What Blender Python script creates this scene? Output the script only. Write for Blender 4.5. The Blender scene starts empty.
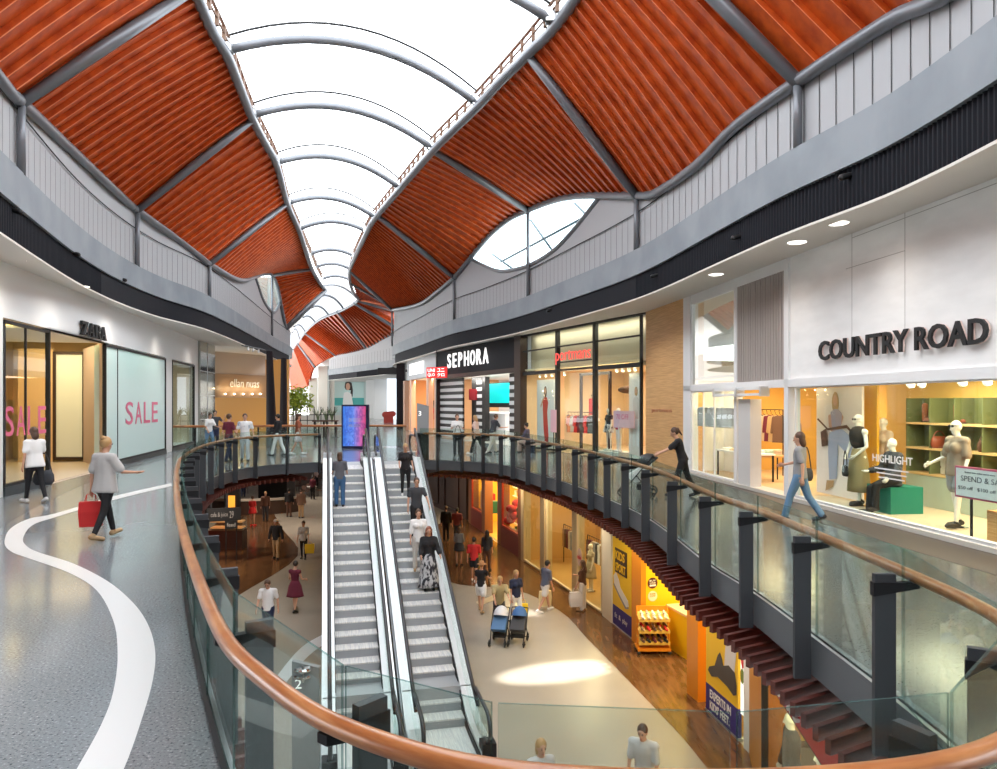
import bpy, math, random
from mathutils import Vector, Matrix
from mathutils.geometry import tessellate_polygon
random.seed(7)
SC = bpy.context.scene
COL = SC.collection
PI = math.pi
# ---------------------------------------------------------------- camera model of the photograph
F, U0, H0, ZC = 720.0, 498.5, 403.0, 2.2
LOWER = -4.8
def C(u, v, z):
    d = (ZC - z) * F / (v - H0)
    return Vector(((u - U0) / F * d, d, z))
def D(u, v, d):
    return Vector(((u - U0) / F * d, d, ZC - (v - H0) * d / F))

# ---------------------------------------------------------------- materials
MATS = {}
def mat(name, col, rough=0.5, metal=0.0, emit=None, es=1.0, spec=None, build=None, coat=0.0):
    if name in MATS: return MATS[name]
    m = bpy.data.materials.new(name); m.use_nodes = True
    nt = m.node_tree; b = nt.nodes['Principled BSDF']
    b.inputs['Base Color'].default_value = (*col, 1)
    b.inputs['Roughness'].default_value = rough
    b.inputs['Metallic'].default_value = metal
    if spec is not None: b.inputs['Specular IOR Level'].default_value = spec
    if coat: b.inputs['Coat Weight'].default_value = coat
    if emit:
        b.inputs['Emission Color'].default_value = (*emit, 1); b.inputs['Emission Strength'].default_value = es
    if build: build(nt, b)
    MATS[name] = m
    return m
def nz(nt, scale, detail=4, coord='Object', stretch=None):
    tc = nt.nodes.new('ShaderNodeTexCoord'); n = nt.nodes.new('ShaderNodeTexNoise')
    n.inputs['Scale'].default_value = scale; n.inputs['Detail'].default_value = detail
    if stretch:
        mp = nt.nodes.new('ShaderNodeMapping'); mp.inputs['Scale'].default_value = stretch
        nt.links.new(tc.outputs[coord], mp.inputs['Vector']); nt.links.new(mp.outputs['Vector'], n.inputs['Vector'])
    else: nt.links.new(tc.outputs[coord], n.inputs['Vector'])
    return n
def ramp(nt, fac, stops):
    r = nt.nodes.new('ShaderNodeValToRGB')
    while len(r.color_ramp.elements) < len(stops): r.color_ramp.elements.new(0.5)
    for e, (p, c) in zip(r.color_ramp.elements, stops): e.position = p; e.color = (*c, 1)
    nt.links.new(fac, r.inputs['Fac']); return r
def noisy(c1, c2, scale, stretch=None, lo=0.35, hi=0.65, bump=0.0):
    def f(nt, b):
        n = nz(nt, scale, stretch=stretch); r = ramp(nt, n.outputs['Fac'], [(lo, c1), (hi, c2)])
        nt.links.new(r.outputs['Color'], b.inputs['Base Color'])
        if bump:
            bp = nt.nodes.new('ShaderNodeBump'); bp.inputs['Strength'].default_value = bump; bp.inputs['Distance'].default_value = .01
            nt.links.new(n.outputs['Fac'], bp.inputs['Height']); nt.links.new(bp.outputs['Normal'], b.inputs['Normal'])
    return f
def terrazzo(base, dark, light, sc=55):
    def f(nt, b):
        n = nz(nt, sc, 2); r = ramp(nt, n.outputs['Fac'], [(.30, dark), (.43, base), (.60, base), (.72, light)])
        n2 = nz(nt, 1.3, 3); mx = nt.nodes.new('ShaderNodeMix'); mx.data_type = 'RGBA'; mx.blend_type = 'MULTIPLY'
        mx.inputs['Factor'].default_value = .25
        r2 = ramp(nt, n2.outputs['Fac'], [(.3, (.7, .7, .7)), (.7, (1, 1, 1))])
        nt.links.new(r.outputs['Color'], mx.inputs['A']); nt.links.new(r2.outputs['Color'], mx.inputs['B'])
        nt.links.new(mx.outputs['Result'], b.inputs['Base Color'])
    return f
def glassmat(name, tint=(.93, .98, .96), refl=1.0, body=0.0, bodycol=(.6, .8, .75)):
    if name in MATS: return MATS[name]
    m = bpy.data.materials.new(name); m.use_nodes = True; nt = m.node_tree; nt.nodes.clear()
    out = nt.nodes.new('ShaderNodeOutputMaterial'); t = nt.nodes.new('ShaderNodeBsdfTransparent'); t.inputs['Color'].default_value = (*tint, 1)
    g = nt.nodes.new('ShaderNodeBsdfGlossy'); g.inputs['Roughness'].default_value = 0.02; g.inputs['Color'].default_value = (1, 1, 1, 1)
    fr = nt.nodes.new('ShaderNodeFresnel'); fr.inputs['IOR'].default_value = 1.45
    geo = nt.nodes.new('ShaderNodeNewGeometry'); 
    mul = nt.nodes.new('ShaderNodeMath'); mul.operation = 'MULTIPLY'; mul.inputs[1].default_value = refl
    # fresnel misreads back faces of a solid pane: use the pane's outside IOR on both
    bf = nt.nodes.new('ShaderNodeMath'); bf.operation = 'SUBTRACT'; bf.inputs[0].default_value = 1.0
    nt.links.new(geo.outputs['Backfacing'], bf.inputs[1])
    m2 = nt.nodes.new('ShaderNodeMath'); m2.operation = 'MULTIPLY'
    nt.links.new(fr.outputs[0], mul.inputs[0]); nt.links.new(mul.outputs[0], m2.inputs[0]); nt.links.new(bf.outputs[0], m2.inputs[1])
    mx = nt.nodes.new('ShaderNodeMixShader')
    nt.links.new(m2.outputs[0], mx.inputs[0]); nt.links.new(t.outputs[0], mx.inputs[1]); nt.links.new(g.outputs[0], mx.inputs[2])
    last = mx
    if body:
        d = nt.nodes.new('ShaderNodeBsdfDiffuse'); d.inputs['Color'].default_value = (*bodycol, 1)
        mb = nt.nodes.new('ShaderNodeMixShader'); mb.inputs[0].default_value = body
        nt.links.new(mx.outputs[0], mb.inputs[1]); nt.links.new(d.outputs[0], mb.inputs[2]); last = mb
    nt.links.new(last.outputs[0], out.inputs[0]); MATS[name] = m
    return m
def cm(name, col, rough=.7, **k): return mat(name, col, rough, **k)

WHITE = mat('white_paint', (.80, .80, .80), .5)
CONC = mat('white_concrete_panel', (.84, .83, .82), .7, build=noisy((.82, .81, .80), (.89, .88, .87), 1.2, (1, 1, 3)))
CEIL = mat('soffit_plaster', (.78, .74, .68), .7)
GREYBAND = mat('grey_band', (.24, .27, .30), .55, build=noisy((.22, .25, .28), (.28, .31, .34), .8))
DARKBAND = mat('dark_fluted_band', (.014, .015, .02), .7, spec=.15)
PANEL = mat('parapet_panel', (.43, .435, .45), .6)
SEAM = mat('panel_seam', (.02, .02, .02), .8)
STEEL = mat('grey_painted_steel', (.19, .20, .22), .35, .3)
STEELD = mat('dark_painted_steel', (.012, .012, .014), .55, .0, spec=.2)
FASCIA = mat('slab_edge_metal', (.13, .14, .155), .4, .4)
ALU = mat('brushed_aluminium', (.62, .64, .66), .3, .85)
CHROME = mat('polished_steel', (.75, .76, .78), .14, 1.0)
TIMBER = mat('red_brown_timber', (.45, .07, .01), .45, build=noisy((.40, .05, .007), (.60, .098, .013), 5, (.6, .6, .6)), spec=.3)
TIMBERE = mat('timber_lit_edge', (.80, .28, .13), .5)  # pale end grain, with the skylit bright line put into its colour
FIN = mat('dark_red_timber', (.09, .018, .011), .5, build=noisy((.06, .012, .008), (.11, .023, .014), 4, (1, 1, 8)))
FINE_ = mat('timber_fin_end', (.13, .035, .03), .5)
RAILW = mat('handrail_wood', (.42, .15, .045), .28, build=noisy((.34, .105, .028), (.52, .215, .075), 7, (.5, .5, 5), bump=0.0), coat=.3)
OAK = mat('honey_oak_cladding', (.66, .36, .13), .5, build=noisy((.55, .29, .10), (.72, .42, .17), 3, (.4, .4, 14)))
TERR = mat('grey_terrazzo', (.3, .32, .33), .13, build=terrazzo((.235, .26, .275), (.06, .07, .08), (.46, .48, .49), 48), spec=.5)
TERRD = mat('dark_grey_terrazzo', (.2, .2, .2), .22, build=terrazzo((.17, .19, .20), (.05, .05, .055), (.3, .3, .3), 26), spec=.5)
TERRW = mat('warm_grey_terrazzo', (.4, .38, .33), .25, build=terrazzo((.38, .34, .28), (.20, .17, .14), (.56, .52, .46), 55), spec=.5)
INLAY = mat('white_floor_tile', (.74, .745, .74), .3)
WOODFL = mat('brown_wood_look_tile', (.2, .1, .05), .16, build=noisy((.075, .034, .014), (.17, .08, .032), 3, (3, .5, 1)))
BLACK = mat('black_matt', (.012, .012, .013), .5)
NAVY = mat('navy_cloth', (.015, .022, .06), .8)
GLASS = glassmat('clear_glass')
GLASSB = glassmat('balustrade_glass', (.86, .92, .90), 1.0, .012, (.50, .60, .58))
GLASSE = glassmat('glass_edge', (.50, .64, .62), .4, .25, (.14, .22, .21))
GLASSF = glassmat('frosted_pane', (.6, .7, .67), .8, .72, (.78, .93, .90)); GLASSD = glassmat('frosted_door', (.7, .8, .77), .8, .88, (.84, .93, .90))
SKYG = glassmat('skylight_foil', (.97, .98, 1.0), .3)
RED = cm('red', (.62, .018, .02), .5); PINK = cm('pink', (.78, .30, .40), .5); HOTPINK = cm('rose_vinyl', (.72, .15, .26), .5)
YEL = cm('yellow_paint', (.86, .52, .008), .45); ORANGE = cm('orange_paint', (.74, .26, .015), .4); INDIGO = cm('indigo', (.03, .022, .2), .5)
TEAL = cm('teal', (.01, .36, .34), .5); GREEN = cm('deep_green', (.015, .12, .07), .6); OLIVE = cm('olive_green_paint', (.14, .17, .07), .6)
CREAM = cm('cream', (.80, .73, .58), .6); MUSTARD = cm('mustard', (.62, .34, .03), .6); BEIGE = cm('beige', (.62, .5, .38), .7)
TAN = cm('tan', (.42, .27, .14), .8); GREYC = cm('grey_cloth', (.28, .28, .29), .9); LGREY = cm('pale_grey_cloth', (.56, .54, .53), .9)
WCL = cm('white_cloth', (.82, .81, .80), .9); DCL = cm('black_cloth', (.015, .014, .016), .9); CHAR = cm('charcoal_cloth', (.05, .052, .06), .9)
DENIM = cm('denim', (.05, .13, .27), .9); LDENIM = cm('pale_denim', (.13, .24, .38), .9); MAROON = cm('maroon_cloth', (.14, .018, .04), .9)
REDC = cm('red_cloth', (.62, .03, .03), .9); BROWNC = cm('brown_cloth', (.12, .06, .04), .9); PEACH = cm('blush_cloth', (.75, .55, .48), .9)
SKIN = cm('skin', (.60, .33, .22), .55); SKIN2 = cm('skin_tan', (.42, .22, .14), .55); MANN = cm('mannequin_white', (.82, .79, .72), .45)
HBLK = cm('black_hair', (.02, .014, .011), .5); HBRN = cm('brown_hair', (.085, .04, .02), .5); HBLD = cm('blond_hair', (.48, .29, .12), .5); HRED = cm('auburn_hair', (.22, .055, .02), .5)
LIP = cm('lips', (.42, .10, .09), .5); EYE = cm('eye', (.02, .015, .012), .3)
PRINT = mat('grey_print_cloth', (.3, .3, .32), .9, build=noisy((.03, .03, .04), (.55, .55, .57), 16, (1, 1, .5), .45, .55))
LAMP = mat('lamp_glow', (1, .9, .75), .5, emit=(1, .86, .62), es=9)
LAMPW = mat('cove_glow', (1, .95, .9), .5, emit=(1, .93, .84), es=3)
LITW = mat('lit_white_sign', (1, 1, 1), .5, emit=(1, .98, .95), es=.9)
LEAF = mat('leaf_green', (.16, .3, .02), .6, build=noisy((.06, .16, .012), (.42, .46, .03), 9))

# ---------------------------------------------------------------- mesh helper
class MB:
    def __init__(s): s.v = []; s.f = []; s.m = []
    def add(s, vs, fs, m=0):
        o = len(s.v); s.v += [Vector(p) for p in vs]
        s.f += [tuple(i + o for i in f) for f in fs]; s.m += [m] * len(fs); return s
    def hexa(s, p, m=0):
        return s.add(p, [(0, 3, 2, 1), (4, 5, 6, 7), (0, 1, 5, 4), (1, 2, 6, 5), (2, 3, 7, 6), (3, 0, 4, 7)], m)
    def box(s, c, sz, rz=0, m=0):
        c = Vector(c); ca, sa = math.cos(rz), math.sin(rz); p = []
        for z in (-.5, .5):
            for x, y in ((-.5, -.5), (.5, -.5), (.5, .5), (-.5, .5)):
                X, Y = x * sz[0], y * sz[1]
                p.append(c + Vector((X * ca - Y * sa, X * sa + Y * ca, z * sz[2])))
        return s.hexa(p, m)
    def b6(s, x0, x1, y0, y1, z0, z1, m=0):
        return s.box(((x0 + x1) / 2, (y0 + y1) / 2, (z0 + z1) / 2), (abs(x1 - x0), abs(y1 - y0), abs(z1 - z0)), 0, m)
    def tube(s, pts, r, n=8, m=0, closed=False, sx=1.0):
        pts = [Vector(p) for p in pts]; N = len(pts); rs = r if isinstance(r, (list, tuple)) else [r] * N
        t0 = (pts[1] - pts[0]).normalized(); up = Vector((0, 0, 1)) if abs(t0.z) < .92 else Vector((0, 1, 0))
        b = t0.cross(up).normalized(); base = len(s.v)
        for i in range(N):
            a = pts[max(i - 1, 0)]; c = pts[min(i + 1, N - 1)]
            if closed: a = pts[i - 1]; c = pts[(i + 1) % N]
            t = (c - a).normalized()
            b = (b - t * b.dot(t)); b = b.normalized() if b.length > 1e-6 else t.orthogonal().normalized()
            nn = b.cross(t)
            for k in range(n):
                an = 2 * PI * k / n
                s.v.append(pts[i] + (b * math.cos(an) * sx + nn * math.sin(an)) * rs[i])
        for i in range(N if closed else N - 1):
            j = (i + 1) % N
            for k in range(n):
                q = (k + 1) % n
                s.f.append((base + i * n + k, base + i * n + q, base + j * n + q, base + j * n + k)); s.m.append(m)
        if not closed:
            s.f.append(tuple(base + k for k in range(n))[::-1]); s.f.append(tuple(base + (N - 1) * n + k for k in range(n))); s.m += [m, m]
        return s
    def strip(s, A, B, m=0, closed=False):
        n = len(A); o = len(s.v); s.v += [Vector(p) for p in A] + [Vector(p) for p in B]
        for i in range(n if closed else n - 1):
            j = (i + 1) % n
            s.f.append((o + i, o + j, o + n + j, o + n + i)); s.m.append(m)
        return s
    def loft(s, rings, m=0, cap=True, closed=True):
        n = len(rings[0]); o = len(s.v)
        for r in rings: s.v += [Vector(p) for p in r]
        for i in range(len(rings) - 1):
            for k in range(n if closed else n - 1):
                q = (k + 1) % n
                s.f.append((o + i * n + k, o + i * n + q, o + (i + 1) * n + q, o + (i + 1) * n + k)); s.m.append(m)
        if cap:
            s.f.append(tuple(o + k for k in range(n))[::-1]); s.f.append(tuple(o + (len(rings) - 1) * n + k for k in range(n))); s.m += [m, m]
        return s
    def lathe(s, prof, c=(0, 0, 0), n=16, m=0, sy=1.0):
        c = Vector(c)
        return s.loft([[c + Vector((r * math.cos(2 * PI * k / n), r * sy * math.sin(2 * PI * k / n), z)) for k in range(n)] for r, z in prof], m)
    def ell(s, c, r, m=0, nu=10, nv=8, R=None):
        c = Vector(c); rings = []
        for i in range(1, nv):
            th = PI * i / nv; ring = []
            for k in range(nu):
                a = 2 * PI * k / nu
                p = Vector((r[0] * math.sin(th) * math.cos(a), r[1] * math.sin(th) * math.sin(a), -r[2] * math.cos(th)))
                ring.append(c + (R @ p if R else p))
            rings.append(ring)
        o = len(s.v); s.loft(rings, m, cap=False)
        bot = Vector((0, 0, -r[2])); top = Vector((0, 0, r[2]))
        if R: bot = R @ bot; top = R @ top
        s.v += [c + bot, c + top]; ib = len(s.v) - 2; it = ib + 1
        L = (nv - 2) * nu
        for k in range(nu):
            q = (k + 1) % nu
            s.f.append((o + q, o + k, ib)); s.f.append((o + L + k, o + L + q, it)); s.m += [m, m]
        return s
    def cap(s, a, b, ra, rb, fl=1.0, n=10, m=0, ax=None, ba=1.0):
        """closed tapered capsule from a to b; fl flattens it along axis ax (default Y)"""
        a = Vector(a); b = Vector(b); t = (b - a); L = t.length; t = t.normalized() if L > 1e-6 else Vector((0, 0, 1))
        x = t.orthogonal().normalized(); y = t.cross(x); rings = []
        A = ax or Vector((0, 1, 0))
        def ring(c, r):
            out = []
            for k in range(n):
                an = 2 * PI * k / n; o = (x * math.cos(an) + y * math.sin(an)) * r
                o = o - A * o.dot(A) * (1 - fl); out.append(c + o)
            return out
        for q in (80, 55, 28): rings.append(ring(a - t * ra * ba * math.sin(math.radians(q)), ra * (math.cos(math.radians(q)) if ba > .5 else .97)))
        for q in (0, .34, .67, 1): rings.append(ring(a + (b - a) * q, ra + (rb - ra) * q))
        for q in (28, 55, 80): rings.append(ring(b + t * rb * math.sin(math.radians(q)), rb * math.cos(math.radians(q))))
        return s.loft(rings, m)
    def prism(s, poly, ext, m=0):
        """poly: list of 3D points (planar), extruded by the vector ext"""
        n = len(poly); ext = Vector(ext); p = [Vector(q) for q in poly]
        return s.add(p + [q + ext for q in p], [tuple(range(n))[::-1], tuple(range(n, 2 * n))] + [(i, (i + 1) % n, n + (i + 1) % n, n + i) for i in range(n)], m)
    def build(s, name, mats, parent=None, smooth=False, local=False):
        me = bpy.data.meshes.new(name)
        off = Vector((0, 0, 0)) if (parent is None or local) else wloc(parent)
        me.from_pydata([tuple(p - off) for p in s.v], [], s.f)
        mats = mats if isinstance(mats, (list, tuple)) else [mats]
        for q in mats: me.materials.append(q)
        if len(mats) > 1: me.polygons.foreach_set('material_index', s.m)
        if smooth: me.polygons.foreach_set('use_smooth', [True] * len(me.polygons))
        me.update()
        o = bpy.data.objects.new(name, me); COL.objects.link(o)
        if parent is not None: o.parent = parent
        return o
def wloc(o):
    v = o.location.copy()
    while o.parent is not None: o = o.parent; v = v + o.location
    return v
def tag(o, label, cat, group=None, kind=None):
    if label: o['label'] = label
    if cat: o['category'] = cat
    if group: o['group'] = group
    if kind: o['kind'] = kind
    return o
def st(o): o['kind'] = 'structure'; return o
def thing(name, label, cat, loc=(0, 0, 0), rz=0, group=None):
    o = bpy.data.objects.new(name, None); COL.objects.link(o); o.location = loc; o.rotation_euler = (0, 0, rz)
    o.empty_display_size = .1
    return tag(o, label, cat, group)
def kids(o): return [c for c in COL.objects if c.parent == o]
def copy_tree(o, parent=None):
    c = o.copy(); COL.objects.link(c)
    if parent is not None: c.parent = parent
    for ch in list(o.children): copy_tree(ch, c)
    return c
def spl(pts, k=6, closed=False):
    """Catmull-Rom through pts, k samples per span"""
    P = [Vector(p) for p in pts]; n = len(P); out = []
    for i in range(n if closed else n - 1):
        if closed: p0, p1, p2, p3 = P[i - 1], P[i], P[(i + 1) % n], P[(i + 2) % n]
        else: p0, p1, p2, p3 = P[max(i - 1, 0)], P[i], P[i + 1], P[min(i + 2, n - 1)]
        for j in range(k):
            t = j / k
            out.append(.5 * ((2 * p1) + (p2 - p0) * t + (2 * p0 - 5 * p1 + 4 * p2 - p3) * t * t + (3 * p1 - p0 - 3 * p2 + p3) * t ** 3))
    if not closed: out.append(P[-1])
    return out
def arclen(P):
    L = [0]
    for a, b in zip(P, P[1:]): L.append(L[-1] + (b - a).length)
    return L
def at_len(P, L, s):
    s = min(max(s, 0), L[-1])
    for i in range(len(L) - 1):
        if L[i + 1] >= s:
            t = (s - L[i]) / max(L[i + 1] - L[i], 1e-9)
            return P[i].lerp(P[i + 1], t), (P[i + 1] - P[i]).normalized()
    return P[-1], (P[-1] - P[-2]).normalized()
def offset2(P, d):
    """offset a plan polyline by d to its right-hand side"""
    out = []
    for i in range(len(P)):
        t = (P[min(i + 1, len(P) - 1)] - P[max(i - 1, 0)]); t.z = 0; t.normalize()
        out.append(P[i] + Vector((t.y, -t.x, 0)) * d)
    return out
def wz(P, z): return [Vector((p.x, p.y, z)) for p in P]
def fan(outer, hole=None):
    polys = [[Vector(p) for p in outer]] + ([[Vector(p) for p in hole]] if hole else [])
    return [p for q in polys for p in q], [tuple(t) for t in tessellate_polygon(polys)]
_tmp = 0
def evaluated(me, mods):
    o = bpy.data.objects.new('work', me); COL.objects.link(o)
    for kind, kw in mods:
        md = o.modifiers.new(kind, kind)
        for k, v in kw.items(): setattr(md, k, v)
    dg = bpy.context.evaluated_depsgraph_get()
    r = bpy.data.meshes.new_from_object(o.evaluated_get(dg))
    bpy.data.objects.remove(o); return r
FONTC = {}
def text_mesh(body, bold=0.0):
    key = (body, bold)
    if key in FONTC: return FONTC[key]
    c = bpy.data.curves.new('t', 'FONT'); c.body = body; c.size = 1; c.resolution_u = 3; c.offset = bold; c.fill_mode = 'FRONT'
    o = bpy.data.objects.new('t', c); COL.objects.link(o)
    me = bpy.data.meshes.new_from_object(o.evaluated_get(bpy.context.evaluated_depsgraph_get()))
    bpy.data.objects.remove(o)
    FONTC[key] = ([v.co.copy() for v in me.vertices], [tuple(p.vertices) for p in me.polygons])
    return FONTC[key]
def text_into(mb, body, P, right, up, w, h, depth=0.0, m=0, bold=0.0, slant=0.0):
    """letters of total width w and height h with lower-left corner P, in the plane right/up, raised by depth"""
    vs, fs = text_mesh(body, bold)
    x0 = min(v.x for v in vs); x1 = max(v.x for v in vs); y0 = min(v.y for v in vs); y1 = max(v.y for v in vs)
    R = Vector(right).normalized(); U = Vector(up).normalized(); N = R.cross(U); P = Vector(P)
    q = [P + R * ((v.x - x0) / (x1 - x0) * w + slant * (v.y - y0) / (y1 - y0) * h) + U * ((v.y - y0) / (y1 - y0) * h) for v in vs]
    if depth <= 0: return mb.add(q, fs, m)
    n = len(q); top = [p + N * depth for p in q]; edge = {}
    for f in fs:
        for a, b in zip(f, f[1:] + f[:1]): edge[(a, b)] = edge.get((a, b), 0) + 1
    side = [(a, b, n + b, n + a) for (a, b) in edge if (b, a) not in edge]
    return mb.add(q + top, [tuple(i + n for i in f) for f in fs] + side, m)

class Fac:
    """a vertical shop-front line; s runs from a to b, off>0 is towards the walkway (side=+1: walkway on the right hand of a->b)"""
    def __init__(f, a, b, side):
        f.a = Vector((a[0], a[1], 0)); f.b = Vector((b[0], b[1], 0)); f.t = (f.b - f.a).normalized(); f.L = (f.b - f.a).length
        f.n = Vector((f.t.y, -f.t.x, 0)) * side; f.side = side
        f.right = f.t * side * -1 if False else (f.t if side > 0 else -f.t)
    def s(f, u, off=0):
        k = (u - U0) / F; A = f.a + f.n * off
        return (k * A.y - A.x) / (f.t.x - k * f.t.y)
    def d(f, u): return (f.a + f.t * f.s(u)).y
    def z(f, u, v): return ZC - (v - H0) * f.d(u) / F
    def P(f, s, off, z): return f.a + f.t * s + f.n * off + Vector((0, 0, z))
    def pu(f, u, v, off=0):
        p = f.a + f.t * f.s(u); p.z = f.z(u, v); return p + f.n * off
    def box(f, mb, s0, s1, o0, o1, z0, z1, m=0):
        p = [f.P(s, o, z) for z in (z0, z1) for s, o in ((s0, o0), (s1, o0), (s1, o1), (s0, o1))]
        if (s1 - s0) * (o1 - o0) * f.side > 0: p = [p[i] for i in (3, 2, 1, 0, 7, 6, 5, 4)]
        return mb.hexa(p, m)
    def quad(f, mb, s0, s1, off, z0, z1, m=0):
        return mb.add([f.P(s0, off, z0), f.P(s1, off, z0), f.P(s1, off, z1), f.P(s0, off, z1)], [(0, 1, 2, 3)], m)
    def text(f, mb, body, s_left, z, w, h, off, depth, m=0, bold=0.0, slant=0.0):
        return text_into(mb, body, f.P(s_left, off, z), f.right, (0, 0, 1), w, h, depth, m, bold, slant)
    def flat(f, mb, s_left, z0, pts, off, m=0, th=.004):
        """a flat figure: pts in metres right/up of (s_left, z0) as one sees it from the walkway"""
        b = f.P(s_left, off, z0)
        return mb.prism([b + f.right * x + Vector((0, 0, y)) for x, y in pts], f.n * th, m)
# ---------------------------------------------------------------- figures
def rot_x(v, a, piv):
    p = v - piv; c, s = math.cos(a), math.sin(a)
    return piv + Vector((p.x, p.y * c + p.z * s, -p.y * s + p.z * c))      # a>0 leans towards +Y
def skel(H, pose, female):
    k = H / 1.75; r = math.radians; J = {}
    st_ = pose.get('legs', (0, 0, 0, 0))           # thigh angle L, knee L, thigh angle R, knee R (degrees, + = forward)
    J['pel'] = Vector((0, 0, .96 * k)); J['waist'] = Vector((0, .005, 1.12 * k)); J['chest'] = Vector((0, 0, 1.33 * k))
    J['neck'] = Vector((0, -.01, 1.47 * k)); J['head'] = Vector((0, .02, 1.635 * k))
    sw = (.165 if female else .19) * k; hw = (.095 if female else .088) * k
    for s, q in ((-1, 'L'), (1, 'R')):
        J['sh' + q] = Vector((s * sw, -.01, 1.41 * k)); J['hip' + q] = Vector((s * hw, 0, .92 * k))
    lean = r(pose.get('lean', 0))
    for n in ('waist', 'chest', 'neck', 'head', 'shL', 'shR'): J[n] = rot_x(J[n], lean, J['pel'])
    ht = r(pose.get('head', 0)); J['head'] = rot_x(J['head'], ht, J['neck'])
    for s, q, i in ((-1, 'L', 0), (1, 'R', 2)):
        a, b = r(st_[i]), r(st_[i] - st_[i + 1])
        sp = pose.get('spread', .01) * k
        J['kn' + q] = J['hip' + q] + Vector((s * sp, math.sin(a), -math.cos(a))) * .43 * k
        J['an' + q] = J['kn' + q] + Vector((s * sp, math.sin(b), -math.cos(b))) * .42 * k
        ft = Vector((s * .12, math.cos(b * .5), math.sin(b * .5))).normalized()
        J['toe' + q] = J['an' + q] + ft * .17 * k + Vector((0, 0, -.045 * k))
        J['heel' + q] = J['an' + q] - ft * .045 * k + Vector((0, 0, -.04 * k))
        ar = pose.get('arm' + q, (5, 8, 12))
        sw_, ou, be = r(ar[0]), r(ar[1]), r(ar[2])
        J['el' + q] = J['sh' + q] + Vector((s * math.sin(ou), math.cos(ou) * math.sin(sw_), -math.cos(ou) * math.cos(sw_))) * .285 * k
        g = sw_ + be; inn = r(ar[3]) if len(ar) > 3 else 0
        fd = Vector((s * math.sin(ou * .4 - inn), math.cos(inn) * math.sin(g), -math.cos(inn) * math.cos(g))).normalized()
        J['wr' + q] = J['el' + q] + fd * .25 * k; J['hd' + q] = J['wr' + q] + fd * .085 * k; J['fd' + q] = fd
    low = min(J['heelL'].z, J['heelR'].z, J['toeL'].z, J['toeR'].z)
    dz = Vector((0, 0, -low + .03 * k)) if 'seat' not in pose else Vector((0, 0, pose['seat'] + .10 * k - J['pel'].z))
    for n in J:
        if not n.startswith('fd'): J[n] = J[n] + dz
    return J, k
def remesh(mb, vox, name, it=4):
    me = bpy.data.meshes.new(name); me.from_pydata([tuple(p) for p in mb.v], [], mb.f); me.update()
    return evaluated(me, [('REMESH', dict(mode='VOXEL', voxel_size=vox, use_smooth_shade=True)), ('SMOOTH', dict(factor=.5, iterations=it))])
def hand_into(mb, J, q, k, m=0, curl=.35):
    s = -1 if q == 'L' else 1
    w = J['wr' + q]; fd = J['fd' + q]; side = Vector((0, 1, 0)) - fd * fd.y
    side = side.normalized() if side.length > .2 else Vector((1, 0, 0)); palm = fd.cross(side) * (1 if q == 'L' else -1)
    if palm.x * s > 0: palm = -palm
    mb.cap(w - fd * .01 * k, w + fd * .085 * k, .026 * k, .036 * k, .5, 8, m, palm)
    for i, (o, L) in enumerate(((.030, .068), (.010, .076), (-.010, .070), (-.029, .055))):
        b = w + fd * .085 * k + side * o * k; c = b + (fd + palm * curl * .6).normalized() * L * .5 * k; e = c + (fd + palm * curl * 2).normalized() * L * .5 * k
        mb.tube([b - fd * .02 * k, b, c, e], [.0095 * k, .0095 * k, .0088 * k, .007 * k], 6, m)
    b = w + fd * .03 * k + side * .030 * k; c = b + (fd * .75 + side * .65 + palm * .3).normalized() * .038 * k; e = c + (fd + palm * .4).normalized() * .03 * k
    mb.tube([b - side * .02 * k, b, c, e], [.011 * k, .011 * k, .010 * k, .007 * k], 6, m)
def head_frame(J, pose):
    up = (J['head'] - J['neck']).normalized(); yaw = math.radians(pose.get('yaw', 0))
    fw = Vector((math.sin(yaw), math.cos(yaw), 0)); fw = (fw - up * fw.dot(up)).normalized(); rt = fw.cross(up)
    return Matrix((rt, fw, up)).transposed()
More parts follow.
